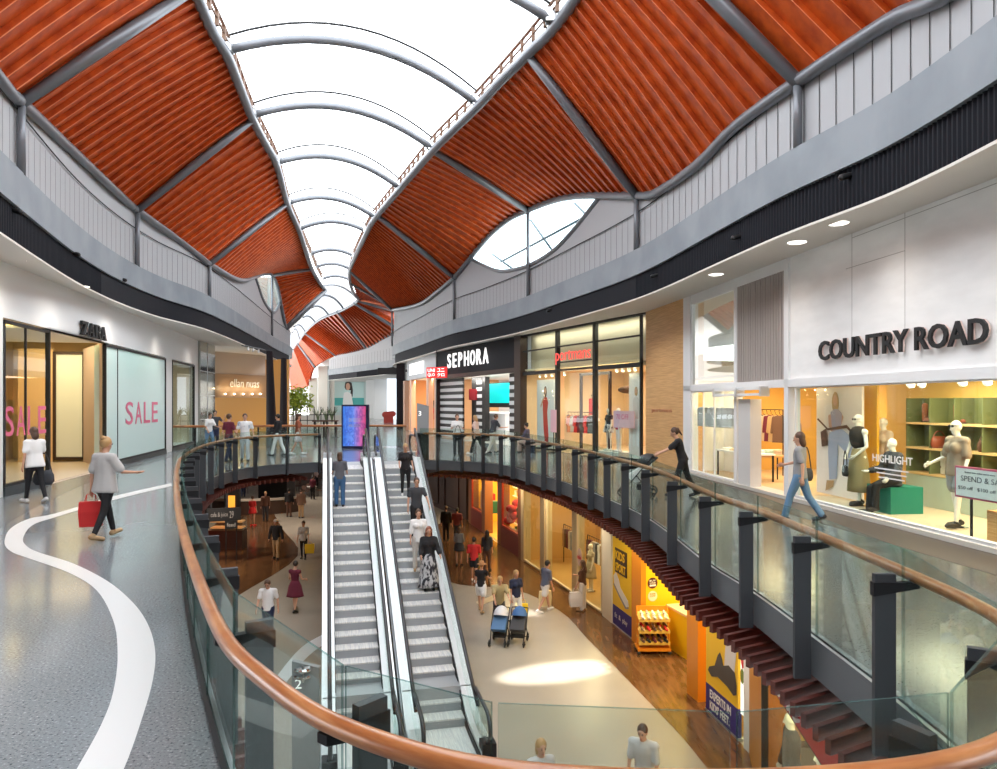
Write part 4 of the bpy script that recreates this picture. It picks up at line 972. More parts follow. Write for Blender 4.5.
# ================================================================ right upper shop (white concrete front)
FC = Fac((7.93, 5), (5.955, 22.2), -1); cs = FC.s
cA, cB, cC, cD, cE = 0.0, cs(790), cs(737.5), cs(692), cs(685)
ZW = 2.62
m = MB(); FC.box(m, 0, cB, -.3, 0, ZW, 5.6); st(m.build('wall_right', CONC))
m = MB()
for u in (905, 852): FC.box(m, cs(u) - .006, cs(u) + .006, -.01, .004, ZW + .6, 5.6)
for u0, u1, v0, v1 in ((997, 852, 217, 238), (905, 846, 255, 269)): FC.box(m, cs(u0), cs(u1), -.01, .004, FC.z(u1, v1) - .006, FC.z(u1, v1) + .006)
st(m.build('trim_joint', cm('joint_grey', (.45, .43, .42), .8)))
m = MB(); FC.box(m, 0, cE, -.35, .10, 0, .085); st(m.build('trim_kerb', cm('kerb_stone', (.60, .56, .50), .4)))
m = MB(); FC.box(m, -3, cE, .10, 1.1, .001, .006); st(m.build('floor_margin', cm('brown_grey_margin', (.075, .062, .055), .5, spec=.25)))
m = MB()      # white framing
FC.box(m, 0, cE, -.12, .06, ZW - .06, ZW + .12); FC.box(m, cD, cE, -.2, .06, .08, 5.5); FC.box(m, cC - .05, cC + .12, -.12, .05, .08, 5.4); FC.box(m, cB - .02, cB + .16, -.2, .06, .08, 5.5)
FC.box(m, cB, cE, -.2, .04, 5.25, 5.6); FC.box(m, 0, cs(796), -.10, .03, .085, .13)
st(m.build('trim_frame', WHITE))
m = MB(); FC.box(m, FC.s(736.5, -1.25), cE + .4, -1.3, -1.25, .06, 2.6); FC.box(m, cE - .1, cE + .02, -1.3, -.36, .06, 2.6); st(m.build('wall_window_back', WHITE))
m = MB(); n = 20; a0, a1 = cs(788), cC
for i in range(n):
    s = a0 + (a1 - a0) * i / n; FC.box(m, s, s + (a1 - a0) / n * .55, -.08, .03, ZW + .1, 5.26)
st(m.build('trim_battens', cm('batten_brown_grey', (.46, .40, .37), .6)))
m = MB(); FC.box(m, a0, a1, -.2, -.09, ZW + .1, 5.26); st(m.build('wall_batten_back', cm('batten_back', (.09, .07, .065), .7)))
GLASSR = glassmat('reflecting_glass', (.8, .82, .78), 3.2)
shop_window(FC, cC + .1, cD, ZW + .1, 5.26, WHITE, gl=GLASSR, fw=.04)
shop_window(FC, cC + .1, cD, .1, ZW - .05, WHITE, gl=GLASS, fw=.05, mull=(cs(714), cs(703)), trans=())
# display window with the figures
sR0, sR1 = .2, cs(796)
shop_window(FC, sR0, sR1, .10, ZW - .05, WHITE, gl=GLASS, fw=.04)
room(FC, 0, cs(792), 2.3, .09, 2.75, cm('cream_wall', (.78, .66, .42), .6), cm('pale_display_floor', (.68, .55, .38), .4), cm('warm_ceiling', (.72, .6, .42), .6), back=cm('gold_wall', (.72, .46, .12), .6), lamp=(300, (1, .84, .58)), farp=False)
room(FC, cs(790), cE, 5.0, .06, 2.9, cm('ochre_wall', (.66, .40, .10), .6), cm('shop_floor_wood', (.5, .36, .22), .4), None, lamp=(260, (1, .78, .45)), near=False)
for i, u in enumerate((945, 922, 977, 874, 884)): spot_thing(FC, cs(u), -.7, 2.74, 'white spotlight under the display window ceiling above the posed mannequins', 'spotlights in the display window')
t = thing('shop_sign', 'raised black COUNTRY ROAD letters on the white concrete wall', 'sign', FC.P(cs(818), .1, 3.08))
sw0, sw1 = cs(818), cs(984); wd = sw0 - sw1
sw0 = FC.s(818, .1)
m = MB(); FC.text(m, 'COUNTRY ROAD', sw0, 3.08, wd, .40, .06, .04, 0, .018); m.build('lettering', BLACK, t)
m = MB(); FC.text(m, 'COUNTRY ROAD', sw0, 3.08, wd, .40, .03, .028, 0, .018); m.build('letter_backs', cm('blush_letter_back', (.80, .62, .56), .6), t)
# portrait poster behind the strapless mannequin
s0 = FC.s(817, -.9) - .28; s1 = FC.s(862, -.9) - .25; w = s0 - s1
t = thing('poster', 'tall poster of a seated woman in pale blue trousers in the display window', 'poster', FC.P(s0, -.9, .12))
m = MB(); FC.box(m, s1 + .25, s0 + .3, -.95, -.9, .12, 2.55); m.build('print', cm('poster_blush', (.84, .76, .73), .6), t)
fig2d(FC, s0 + .28, .12, 2.43, [('printed_hair', HBLD, oval(.31, .86, .055, .10)), ('printed_face', SKIN, oval(.31, .88, .034, .05)), ('printed_arm', SKIN, [(.20, .74), (.26, .76), (.24, .6), (.36, .55), (.37, .58), (.44, .73), (.41, .76), (.33, .6), (.21, .63)]),
    ('printed_vest', cm('printed_lilac', (.36, .33, .45), .6), [(.24, .77), (.30, .8), (.36, .8), (.42, .76), (.40, .6), (.27, .6)]),
    ('printed_trousers', cm('printed_pale_blue', (.36, .40, .55), .6), [(.22, .58), (.42, .62), (.55, .56), (.60, .40), (.52, .22), (.44, .24), (.46, .42), (.36, .48), (.34, .16), (.22, .14), (.20, .40)]),
    ('printed_shoe', TAN, [(.18, .13), (.30, .14), (.28, .08), (.16, .03)]), ('printed_bag', BROWNC, [(.08, .58), (.18, .62), (.20, .46), (.10, .44)]),
    ('printed_chair', BROWNC, [(.02, .70), (.04, .71), (.20, .62), (.50, .66), (.62, .58), (.62, .56), (.5, .63), (.2, .6)])], -.895, t)
m = MB(); FC.box(m, FC.s(877, -1.25), FC.s(863, -1.25), -1.3, -1.25, .1, 2.6); st(m.build('wall_gold_panel', cm('gold_panel', (.75, .42, .03), .5)))
# green cubby shelving with bags and boots
sh0, sh1 = FC.s(997, -2) - 1.2, FC.s(913, -2); t = thing('shelf_unit', 'olive green cubby shelving across the back of the display window', 'shelf', FC.P(sh0, -2.2, .1))
zt0, zt1 = .75, 2.3; nb = 5
m = MB(); FC.box(m, sh0, sh1, -2.29, -2.25, .1, zt1); m.build('back_panel', OLIVE, t)
for i in range(nb + 1): s = sh0 + (sh1 - sh0) * i / nb; m = MB(); FC.box(m, s - .015, s + .015, -2.25, -1.85, .1, zt1); m.build('divider', OLIVE, t)
for z in (zt0, 1.27, 1.78): m = MB(); FC.box(m, sh0, sh1, -2.25, -1.83, z - .02, z + .02); m.build('shelf', cm('shelf_edge_wood', (.70, .48, .22), .5), t)
m = MB(); FC.box(m, sh0, sh1, -2.27, -1.84, .1, .72); m.build('base_cabinet', cm('celadon', (.42, .50, .42), .5), t)
def boot(p, mt, label):
    t = thing('boot', label, 'boot', p); m = MB(); m.cap(p + Vector((0, 0, .06)), p + Vector((0, 0, .34)), .055, .06); m.cap(p + Vector((0, 0, .05)), p + Vector((.02, -.17, .045)), .05, .04); m.build('upper', mt, t, smooth=True)
    m = MB(); m.box(p + Vector((.01, -.07, .012)), (.09, .28, .024)); m.box(p + Vector((0, .03, .03)), (.07, .07, .06)); m.build('sole', BLACK, t)
cs2 = lambda u: FC.s(u, -2.0)
boot(FC.P(cs2(925), -2.0, 1.802), cm('tan_leather', (.30, .10, .04), .4), 'tan leather boot standing on the upper green shelf')
boot(FC.P(cs2(957), -2.0, 1.802), cm('russet_leather', (.26, .06, .03), .4), 'russet boot on the upper green shelf beside the dressed mannequin')
handbag('russet handbag standing in a green shelf cubby', FC.P(cs2(939), -2.0, 1.292), cm('russet_leather', (.26, .06, .03), .4), 0, .34, .24, .14, .1)
handbag('small brown handbag on the upper green shelf by the window edge', FC.P(cs2(985), -2.0, 1.292), BROWNC, 0, .30, .22, .13, .1)
t = thing('picture', 'white picture card with dark marks in a green shelf cubby', 'picture', FC.P(cs2(934), -2.1, .775)); m = MB(); FC.box(m, cs2(941), cs2(930), -2.12, -2.08, .773, 1.22); m.build('card', WCL, t)
for q in range(4): m = MB(); FC.flat(m, cs2(931), .82 + q * .09, oval(.08 + .07 * (q % 2), 0, .035, .03, 8), -2.08); m.build('mark', BROWNC, t)
t = thing('display_cube', 'green fabric cube the seated mannequin rests on', 'cube', FC.P(cs(898), -.7, .094)); m = MB(); FC.box(m, FC.s(894, -.78) - .36, FC.s(894, -.78) + .36, -1.12, -.46, .094, .60); m.build('cube_body', cm('emerald', (.01, .20, .14), .8), t)
t = thing('display_block', 'pale wooden block at the right end of the display window', 'block', FC.P(cs(995), -.5, .094)); m = MB(); FC.box(m, FC.s(1030, -.3), FC.s(987, -.3), -.75, -.3, .094, .55); m.build('block_body', OAK, t)
# white price board
t = thing('sign_board', 'white SPEND & SAVE board with rose border standing in front of the dressed mannequin', 'sign', FC.P(cs(956), -.16, .75)); sa, sb = FC.s(955, -.13), FC.s(1016, -.13); zb, zt_ = FC.z(956, 498), FC.z(956, 466.5)
m = MB(); FC.box(m, sb, sa, -.17, -.13, zb, zt_); m.build('border', cm('rose_border', (.50, .09, .17), .5), t)
m = MB(); FC.box(m, sb + .03, sa - .03, -.14, -.122, zb + .03, zt_ - .03); m.build('face', WHITE, t)
m = MB(); FC.text(m, 'SPEND & SAVE', sa - .14, zb + .27, .92, .085, -.12, .004); FC.text(m, '$50 off   $100 off   $200', sa - .08, zb + .13, 1.05, .06, -.12, .004); FC.text(m, 'limited time online and in store', sa - .22, zb + .40, .6, .025, -.12, .004); m.build('lettering', cm('grey_ink', (.2, .2, .22), .6), t)
m = MB(); FC.box(m, sb + .3, sb + .34, -.16, -.14, .094, zb); FC.box(m, sa - .34, sa - .30, -.16, -.14, .094, zb); m.build('stand', STEELD, t)
t = thing('window_decal', 'white HIGHLIGHT lettering with small lines on the display glass', 'sign', FC.P(cs(872), .01, 1.2)); m = MB(); FC.text(m, 'HIGHLIGHT', cs(872), FC.z(872, 461), cs(872) - cs(912), .14, -.012, .003, 0, .01); m.build('lettering', WHITE, t)
for q in range(3): m = MB(); FC.box(m, cs(908 - q * 2), cs(874 + q * 2), -.012, -.009, FC.z(872, 461) - .13 - q * .08, FC.z(872, 461) - .105 - q * .08); m.build('small_line', WHITE, t)
# entrance interior
t = thing('clothes_rail', 'black rail with shelf just inside the right store entrance', 'clothes rail', FC.P(cs(772), -2.2, .1)); q0 = FC.P(FC.s(783, -2.2), -2.2, 0); q1 = FC.P(FC.s(752, -2.4), -2.4, 0)
m = MB(); m.tube([q0 + Vector((0, 0, .08)), q0 + Vector((0, 0, 2.0)), q1 + Vector((0, 0, 2.0)), q1 + Vector((0, 0, .08))], .018, 6); m.build('frame', BLACK, t)
for i in range(7): hang([BROWNC, TAN, MAROON, BEIGE, DCL, REDC, TAN][i], q0.lerp(q1, .1 + .13 * i) + Vector((0, 0, 1.83)), 2.2, 'garment on the black rail just inside the right store entrance', 'clothes on the rail in the right store entrance', .8, .42)
t = thing('display_table', 'dark-legged table with folded clothes inside the right store entrance', 'table', FC.P(cs(775), -1.1, .1)); p = FC.P(FC.s(768, -1.2), -1.2, 0)
m = MB(); m.box(p + Vector((0, 0, .74)), (.8, .6, .05)); m.build('table_top', OAK, t)
for dx in (-.36, .36):
    for dy in (-.26, .26): m = MB(); m.box(p + Vector((dx, dy, .39)), (.03, .03, .66)); m.build('leg', BLACK, t)
for i, (dx, mt) in enumerate(((-.24, WCL), (0, cm('mint_cloth', (.45, .6, .52), .8)), (.24, BEIGE))):
    for j in range(3): m = MB(); m.box(p + Vector((dx, .02 * (j % 2), .79 + j * .05)), (.2, .3, .045)); tag(m.build('folded_garment', mt), ['white', 'mint green', 'beige'][i] + ' folded garment on the table inside the right store entrance', 'garment', 'folded clothes by the right entrance ' + ['white', 'mint', 'beige'][i])
hang(TAN, FC.P(cs(760), -.9, 1.75), math.atan2(FC.t.y, FC.t.x), 'tan coat hanging beside the right store doorway', None, 1.1, .5)
# angled white display boxes in the narrow window, heater bars above the entrance
for i in range(3):
    s = cs(694) - .12 - i * .78; t = thing('display_box', ['white wedge display box in the narrow window, next to the oak wall', 'middle white wedge display box in the narrow window', 'white wedge display box in the narrow window, next to the entrance'][i], 'box', FC.P(s, -.3, 1.45))
    m = MB(); m.prism([FC.P(s, -.1, 1.5), FC.P(s - .7, -.1, 1.5), FC.P(s - .7, -.5, 1.5), FC.P(s, -.5, 1.5)], (0, 0, .04)); m.prism([FC.P(s, -.1, 1.5), FC.P(s - .7, -.5, 1.5), FC.P(s - .68, -.5, 1.5), FC.P(s, -.06, 1.5)], (0, 0, .55)); m.build('wedge', cm('pale_grey_box', (.5, .5, .5), .5), t)
    m = MB(); m.prism([FC.P(s, -.1, 2.05), FC.P(s - .7, -.1, 2.05), FC.P(s - .7, -.5, 2.05), FC.P(s, -.5, 2.05)], (0, 0, .03)); m.build('box_top', WHITE, t)
t = thing('display_table', 'white table with shoes behind the narrow window of the right store', 'table', FC.P(cs(712), -.8, .1)); m = MB(); FC.box(m, cs(733), cs(700), -1.2, -.5, .78, .82); m.build('table_top', WHITE, t)
for u in (732, 701):
    for o_ in (-1.18, -.55): m = MB(); FC.box(m, cs(u) - .02, cs(u) + .02, o_, o_ + .04, .064, .78); m.build('leg', STEELD, t)
for i in range(5): m = MB(); p = FC.P(cs(730 - i * 6.4), -.8, .86); m.cap(p, p + Vector((-.2, 0, -.005)), .045, .035); tag(m.build('shoe', [TAN, WCL, BROWNC, BEIGE, WCL][i], smooth=True), ['tan', 'white', 'brown', 'beige', 'cream'][i] + ' shoe on the white table in the narrow window, ' + ['nearest the entrance', 'second from the entrance', 'in the middle', 'second from the oak wall', 'nearest the oak wall'][i], 'shoe')
t = thing('air_curtain', 'pale double-bar air curtain fixed above the right store entrance', 'heater', FC.P(cs(745), .15, 2.4))
for o_, z in ((.12, 2.38), (.12, 2.52)): m = MB(); FC.box(m, cs(770), cs(722), o_, o_ + .12, z, z + .06); m.build('bar', WHITE, t)
for u in (770, 745, 722): m = MB(); FC.box(m, cs(u) - .04, cs(u) + .04, .03, .26, 2.36, 2.6); m.build('bracket', ALU, t)
m = MB(); FC.box(m, cs(752), cs(740), -.25, .05, .086, 2.3); st(m.build('door_2', cm('pale_door_frame', (.66, .64, .62), .4)))
# ================================================================ honey oak wall, exit sign
FO = Fac((5.90, 22.35), (5.36, 26.2), -1)
m = MB(); FO.box(m, 0, FO.L, -.5, .0, 0, 5.6); st(m.build('wall_oak', OAK))
t = thing('wall_lettering', 'small raised shop lettering on the honey oak wall', 'sign', FO.P(1, .02, 1.7)); m = MB(); FO.text(m, 'portmans', FO.s(652), FO.z(652, 413), FO.s(652) - FO.s(672), .16, .0, .02); m.build('lettering', cm('copper', (.55, .22, .10), .35, metal=.5), t)
t = thing('exit_sign', 'small green exit sign hanging under the soffit by the oak wall', 'sign', D(642, 304, 25.2)); m = MB(); p = D(642, 304, 25.2); m.box(p, (.38, .06, .2)); m.build('sign_box', cm('exit_green', (.0, .28, .12), .5, emit=(0, .5, .2), es=.5), t)
m = MB(); m.prism([p + Vector((x, -.034, z)) for x, z in ((-.02, -.02), (.06, -.02), (.06, -.06), (.14, .0), (.06, .06), (.06, .02), (-.02, .02))], (0, -.004, 0)); m.prism([p + Vector((x - .1, -.034, z)) for x, z in ((-.04, -.07), (.0, -.03), (.04, -.07), (.03, .02), (0, .07), (-.04, .02))], (0, -.004, 0)); m.build('pictogram', LITW, t)
m = MB(); m.tube([p + Vector((0, 0, .1)), Vector((p.x, p.y, 5.5))], .012, 5); m.build('stem', STEELD, t)
# ================================================================ dark-framed fashion shop
FP = Fac((5.35, 26.3), (1.15, 35.2), -1); ps = FP.s
ZH = 3.62
cols = [ps(641.5), ps(594.7), ps(557), ps(522)]
for i in range(3):
    a, b = cols[i], cols[i + 1]
    if i == 1: shop_window(FP, a, b, ZH, 5.5, BLACK, fw=.08, trans=(4.7,))
    else:
        shop_window(FP, a, b, ZH, 5.5, BLACK, fw=.08, trans=(4.7,)); shop_window(FP, a, b, .05, ZH, BLACK, fw=.08)
m = MB(); FP.box(m, -.1, FP.L + .1, -.15, .05, 5.45, 5.6)
for c in cols[1:3]: FP.box(m, c - .09, c + .09, -.12, .05, 0, 5.5)
st(m.build('trim_frame', BLACK))
m = MB(); FP.box(m, 0, cols[3], -.6, -.5, ZH + .02, 5.5); st(m.build('wall_upper_back', cm('taupe_back', (.48, .43, .33), .7)))
aim_area(FP.P(FP.L * .5, -.18, 5.4), FP.L * .9, .1, 90, (1, .9, .72), -FP.n * .3 + Vector((0, 0, -1)))
m = MB(); FP.box(m, 0, cols[3], -.5, -.1, ZH + .0, ZH + .03); st(m.build('wall_bulkhead', cm('taupe_back', (.48, .43, .33), .7)))
o = shop_window(FP, cols[1] + .1, cols[2] - .6, .05, ZH - .1, cm('door_frame_maroon', (.03, .01, .012), .4), fw=.12, gl=GLASS, fo=(-.9, -.8)); o.name = 'door_3'
room(FP, 0, cols[3], 6, .02, 3.75, cm('peach_wall', (.78, .60, .40), .6), cm('shop_floor_wood', (.5, .36, .22), .4), cm('peach_ceiling', (.80, .64, .44), .6), lamp=(420, (1, .84, .6)))
t = thing('shop_sign', 'glowing red lower-case portmans lettering over the dark-framed shop door', 'sign', FP.P(ps(557), .1, 4.1)); m = MB(); FP.text(m, 'portmans', ps(557), FP.z(557, 365), ps(557) - ps(592), .58, .06, .02, 0, -.004); m.build('lettering', mat('red_glow', (.8, .05, .05), .5, emit=(1, .12, .10), es=.9), t)
m = MB(); FP.box(m, ps(592.5), ps(556.5), .03, .055, FP.z(575, 363) + .05, FP.z(575, 363) + .11); m.build('rail', BLACK, t)
for i, u in enumerate((602, 608, 614, 620, 626, 632, 638)): spot_thing(FP, ps(u), -.7, 3.7, 'white spotlight in the row over the pair of mannequins', 'spotlights over the two mannequins')
for i, u in enumerate((527, 533, 539, 545, 551)): spot_thing(FP, ps(u), -.7, 3.7, 'white spotlight in the row over the red dress poster', 'spotlights over the red dress poster')
s0 = FP.s(537, -.35); t = thing('poster', 'tall white poster of a woman in a long red dress', 'poster', FP.P(s0, -.3, .1)); s1 = FP.s(554.5, -.35)
m = MB(); FP.box(m, s1, s0, -.4, -.35, .1, 3.3); m.build('print', WHITE, t)
fig2d(FP, s0, .05, 3.1, [('printed_hair', HBRN, oval(.27, .86, .045, .09)), ('printed_face', SKIN, oval(.27, .88, .03, .045)), ('printed_dress', REDC, [(.19, .72), (.25, .78), (.32, .78), (.36, .70), (.33, .55), (.37, .2), (.36, .04), (.27, .03), (.22, .3), (.2, .55)]), ('printed_arm', SKIN, [(.19, .75), (.22, .77), (.16, .66), (.25, .84), (.27, .83), (.14, .62), (.12, .65)]), ('printed_foot', SKIN, [(.29, .0), (.36, .0), (.35, .04), (.30, .04)])], -.345, t)
s0 = FP.s(629, -.35); s1 = max(.1, FP.s(640, -.35)); t = thing('poster', 'narrow white poster of a woman in pale clothes beside the oak wall', 'poster', FP.P(s0, -.3, .1)); m = MB(); FP.box(m, s1, s0, -.4, -.35, .1, 3.35); m.build('print', cm('poster_pale', (.80, .74, .70), .6), t)
fig2d(FP, s0, .3, 2.6, [('printed_hair', HBLD, oval(.18, .9, .04, .07)), ('printed_face', SKIN, oval(.18, .91, .028, .04)), ('printed_top', cm('printed_pale', (.70, .62, .58), .6), [(.1, .78), (.18, .84), (.26, .78), (.24, .5), (.12, .5)]), ('printed_trousers', WCL, [(.12, .5), (.24, .5), (.26, .1), (.2, .1), (.18, .4), (.15, .1), (.10, .1)])], -.345, t)
t = thing('sign_board', 'pink 70 OFF board propped before the pair of mannequins', 'sign', FP.P(ps(618), -.25, 1.3)); s0, s1 = ps(610), ps(630.5); z0, z1 = FP.z(620, 428), FP.z(620, 411)
m = MB(); FP.box(m, s1, s0, -.2, -.16, z0, z1); m.build('face', cm('pink_board', (.80, .50, .56), .6), t); m = MB(); FP.text(m, '70 OFF', s0 - .2, (z0 + z1) / 2, (s0 - s1) * .6, .2, -.16, .004, 0, .01); m.build('lettering', HOTPINK, t)
m = MB(); FP.box(m, s1 + .3, s1 + .34, -.2, -.17, .03, z0); FP.box(m, s0 - .34, s0 - .3, -.2, -.17, .03, z0); m.build('stand', WHITE, t)
t = thing('sign_board', 'small pink sale card on a stand beside the shop door', 'sign', FP.P(ps(558), .2, .02)); m = MB(); FP.box(m, ps(560.5), ps(555), .2, .23, .9, 1.9); m.build('face', cm('pink_board', (.80, .50, .56), .6), t); m = MB(); FP.box(m, ps(558) - .02, ps(558) + .02, .2, .23, .02, .9); FP.box(m, ps(558) - .2, ps(558) + .2, .08, .35, .0, .02); m.build('stand', STEELD, t)
for r in range(2):
    o_ = -2.6 - r * 1.4; t = thing('clothes_rail', ['front', 'rear'][r] + ' clothes rail inside the dark-framed shop, ' + ['nearer the door', 'against its back wall'][r], 'clothes rail', FP.P(ps(575), o_, .02))
    q0, q1 = FP.P(FP.s(594, o_), o_, 0), FP.P(FP.s(562, o_), o_, 0); zz = 1.75 if r == 0 else 2.6
    m = MB(); m.tube([q0 + Vector((0, 0, .03)), q0 + Vector((0, 0, zz)), q1 + Vector((0, 0, zz)), q1 + Vector((0, 0, .03))], .02, 6); m.build('frame', STEELD, t)
    for i in range(9): hang([CHAR, REDC, DCL, MAROON, REDC, LGREY, cm('orange_cloth', (.7, .22, .05), .8), DCL, REDC][(i + r * 4) % 9], q0.lerp(q1, .06 + .105 * i) + Vector((0, 0, zz - .16)), math.atan2(FP.t.y, FP.t.x) + (.3 if r == 0 else 1.0), 'garment on the ' + ['front', 'rear'][r] + ' rail inside the dark-framed shop', 'clothes on the ' + ['front', 'rear'][r] + ' rail', .85, .5)
m = MB(); p = FP.P(ps(596), -1.6, 2.75); m.ell(p, (.45, .45, .16), 0, 16, 8); tag(m.build('pendant_ornament', BROWNC, smooth=True), 'round brown woven pendant hanging inside the dark-framed shop', 'ornament')
t = thing('display_table', 'low white plinth under the pair of mannequins', 'plinth', FP.P(ps(616), -.7, .02)); m = MB(); FP.box(m, FP.s(626, -.85), FP.s(601, -.85), -1.3, -.45, .024, .22); m.build('plinth_body', WHITE, t)
# ================================================================ striped shop
FE = Fac((1.15, 35.2), (-3.9, 46.5), -1); es_ = FE.s
m = MB(); FE.box(m, es_(520.5), FE.L, -.4, .12, 3.75, 5.48); st(m.build('wall_sign_box', cm('sign_black', (.010, .011, .016), .6, spec=.2)))
m = MB(); FE.box(m, es_(520.5), FE.L, .0, .14, 3.72, 3.95); FE.box(m, FE.L - .15, FE.L, -.2, .16, 0, 5.5); FE.box(m, es_(520.5) - .3, es_(517), -.2, .16, 0, 5.5); st(m.build('trim_frame', cm('bronze_frame', (.035, .016, .012), .4)))
t = thing('shop_sign', 'large white SEPHORA letters on the black shop fascia', 'sign', FE.P(es_(450.5), .2, 4.4)); s0, s1 = es_(450), es_(492.5); pitch = (s0 - s1) / 7.0
for i, ch in enumerate('SEPHORA'): m = MB(); wl = pitch * (.62 if ch in 'SEP' else .76); FE.text(m, ch, s0 - i * pitch, 4.34, wl, .86, .13, .05, 0, .01); m.build('letter', LITW, t)
def stripes(u0, u1, off, z0, z1, n):
    a, b = es_(u1), es_(u0); m = MB(); FE.box(m, a, b, off - .12, off, z0, z1); st(m.build('wall_striped', BLACK)); m = MB(); h = (z1 - z0) / n
    for i in range(n): FE.box(m, a, b, off - .1, off + .01, z0 + i * h, z0 + i * h + h * .52)
    st(m.build('trim_stripes', LITW if False else WHITE))
stripes(438.5, 461, -.1, .1, 3.7, 9); stripes(467, 472, -.6, .1, 3.7, 9); stripes(508.5, 516, -.05, .1, 3.7, 9)
m = MB(); FE.box(m, es_(475), es_(462), -.9, -.62, .02, 3.7); st(m.build('wall_black_pier', BLACK))
m = MB(); FE.box(m, es_(467.5), es_(461), -.6, -.5, FE.z(464, 400), FE.z(464, 389)); tag(m.build('wall_panel_sign', cm('dark_red_sign', (.35, .01, .02), .5)), 'dark red panel on the black pier of the striped shop', 'sign')
room(FE, es_(518), FE.L, 5.5, .02, 3.72, cm('pale_shop_wall', (.78, .76, .76), .6), cm('pale_shop_floor', (.6, .55, .5), .3), None, lamp=(420, (1, .95, .88)))
t = thing('screen', 'wide turquoise screen hanging inside the striped shop', 'screen', FE.P(es_(495), -3, 2.4)); a, b = FE.pu(484, 400), FE.pu(510, 399)
k = Fac((D(484, 0, 44).x, 44), (D(510, 0, 41).x, 41), 1); m = MB(); k.box(m, 0, k.L, -.06, 0, 2.2, 3.35); m.build('screen_face', mat('turquoise_screen', (0, .5, .5), .4, emit=(.0, .62, .60), es=.8), t); m = MB(); k.box(m, -.05, k.L + .05, -.1, -.05, 1.95, 3.4); m.build('casing', BLACK, t)
t = thing('counter', 'white lit counter below the turquoise screen', 'counter', FE.P(es_(495), -3, .02)); m = MB(); k.box(m, .1, k.L, -.6, .3, .024, 1.6); m.build('counter_body', WHITE, t); m = MB(); k.box(m, .0, k.L + .1, -.65, .35, 1.6, 1.66); m.build('counter_top', LITW, t)
t = thing('blade_sign', 'red square UNIQLO blade sign hanging at the corner of the striped shop', 'sign', D(437, 371, 44)); kb = Fac((D(426.5, 0, 45).x, 45), (D(446.5, 0, 44).x, 44), 1)
za, zb_ = 3.75, 4.42; m = MB(); kb.box(m, 0, kb.L, -.08, 0, za, zb_); m.build('board', mat('lit_red', (.75, .02, .02), .5, emit=(.9, .03, .03), es=.5), t)
m = MB()
for s, z, b_ in ((.1, za + .37, 'UNI'), (.1, za + .08, 'QLO'), (kb.L * .54, za + .37, 'ユニ'), (kb.L * .54, za + .08, 'クロ')): kb.text(m, b_, s, z, kb.L * .36, .22, .002, .008, 0, .02)
m.build('lettering', LITW, t)
m = MB(); kb.box(m, kb.L * .5 - .02, kb.L * .5 + .02, -.06, -.02, zb_, 5.46); m.build('hanger', STEELD, t)
# next shop beyond (copper-lit)
FU = Fac((-3.9, 46.5), (-7.3, 57.5), -1); us = FU.s
m = MB(); FU.box(m, 0, FU.L, -.4, 0, 4.0, 5.5); st(m.build('wall_shop_fascia', cm('grey_white', (.62, .64, .68), .5)))
m = MB(); FU.box(m, us(424), us(410), .01, .05, 4.35, 5.2); st(m.build('wall_white_sign_panel', LITW))
for u in (436, 428, 411, 404.5): m = MB(); FU.box(m, us(u) - .35, us(u) + .35, -.3, .05, 0, 4.0); st(m.build('wall_pier', cm('copper_pink', (.75, .48, .34), .5)))
room(FU, 0, FU.L, 4, .02, 4.0, cm('copper_wall', (.68, .36, .16), .6), cm('pale_shop_floor', (.6, .55, .5), .3), None, lamp=(420, (1, .75, .5)))
for i in range(7): hang([REDC, DCL, WCL, REDC, GREYC, REDC, DCL][i], FU.P(us(426) + i * .45, -1.3, 2.4 - .5 * (i % 2)), .6, 'garment displayed inside the copper-lit shop', 'clothes in the copper-lit shop', .9, .6)
m = MB(); pz = D(388, 364.5, 60); m.box((D(391, 0, 61).x, 61, 4.9), (2.2, .3, .55)); o = m.build('hanging_sign', BLACK); tag(o, 'black hanging sign box below the far soffit edge', 'sign')
m = MB(); m.box((D(401, 0, 60).x, 60, 2.75), (.7, .5, 5.5)); st(m.build('column', cm('column_dark', (.03, .022, .028), .5)))
# ================================================================ lower shops on the right
ZC0 = -.62
def floorfac(p, q): 
    a, b = C(*p, LOWER), C(*q, LOWER); return Fac((a.x, a.y), (b.x, b.y), -1)
L0 = LOWER
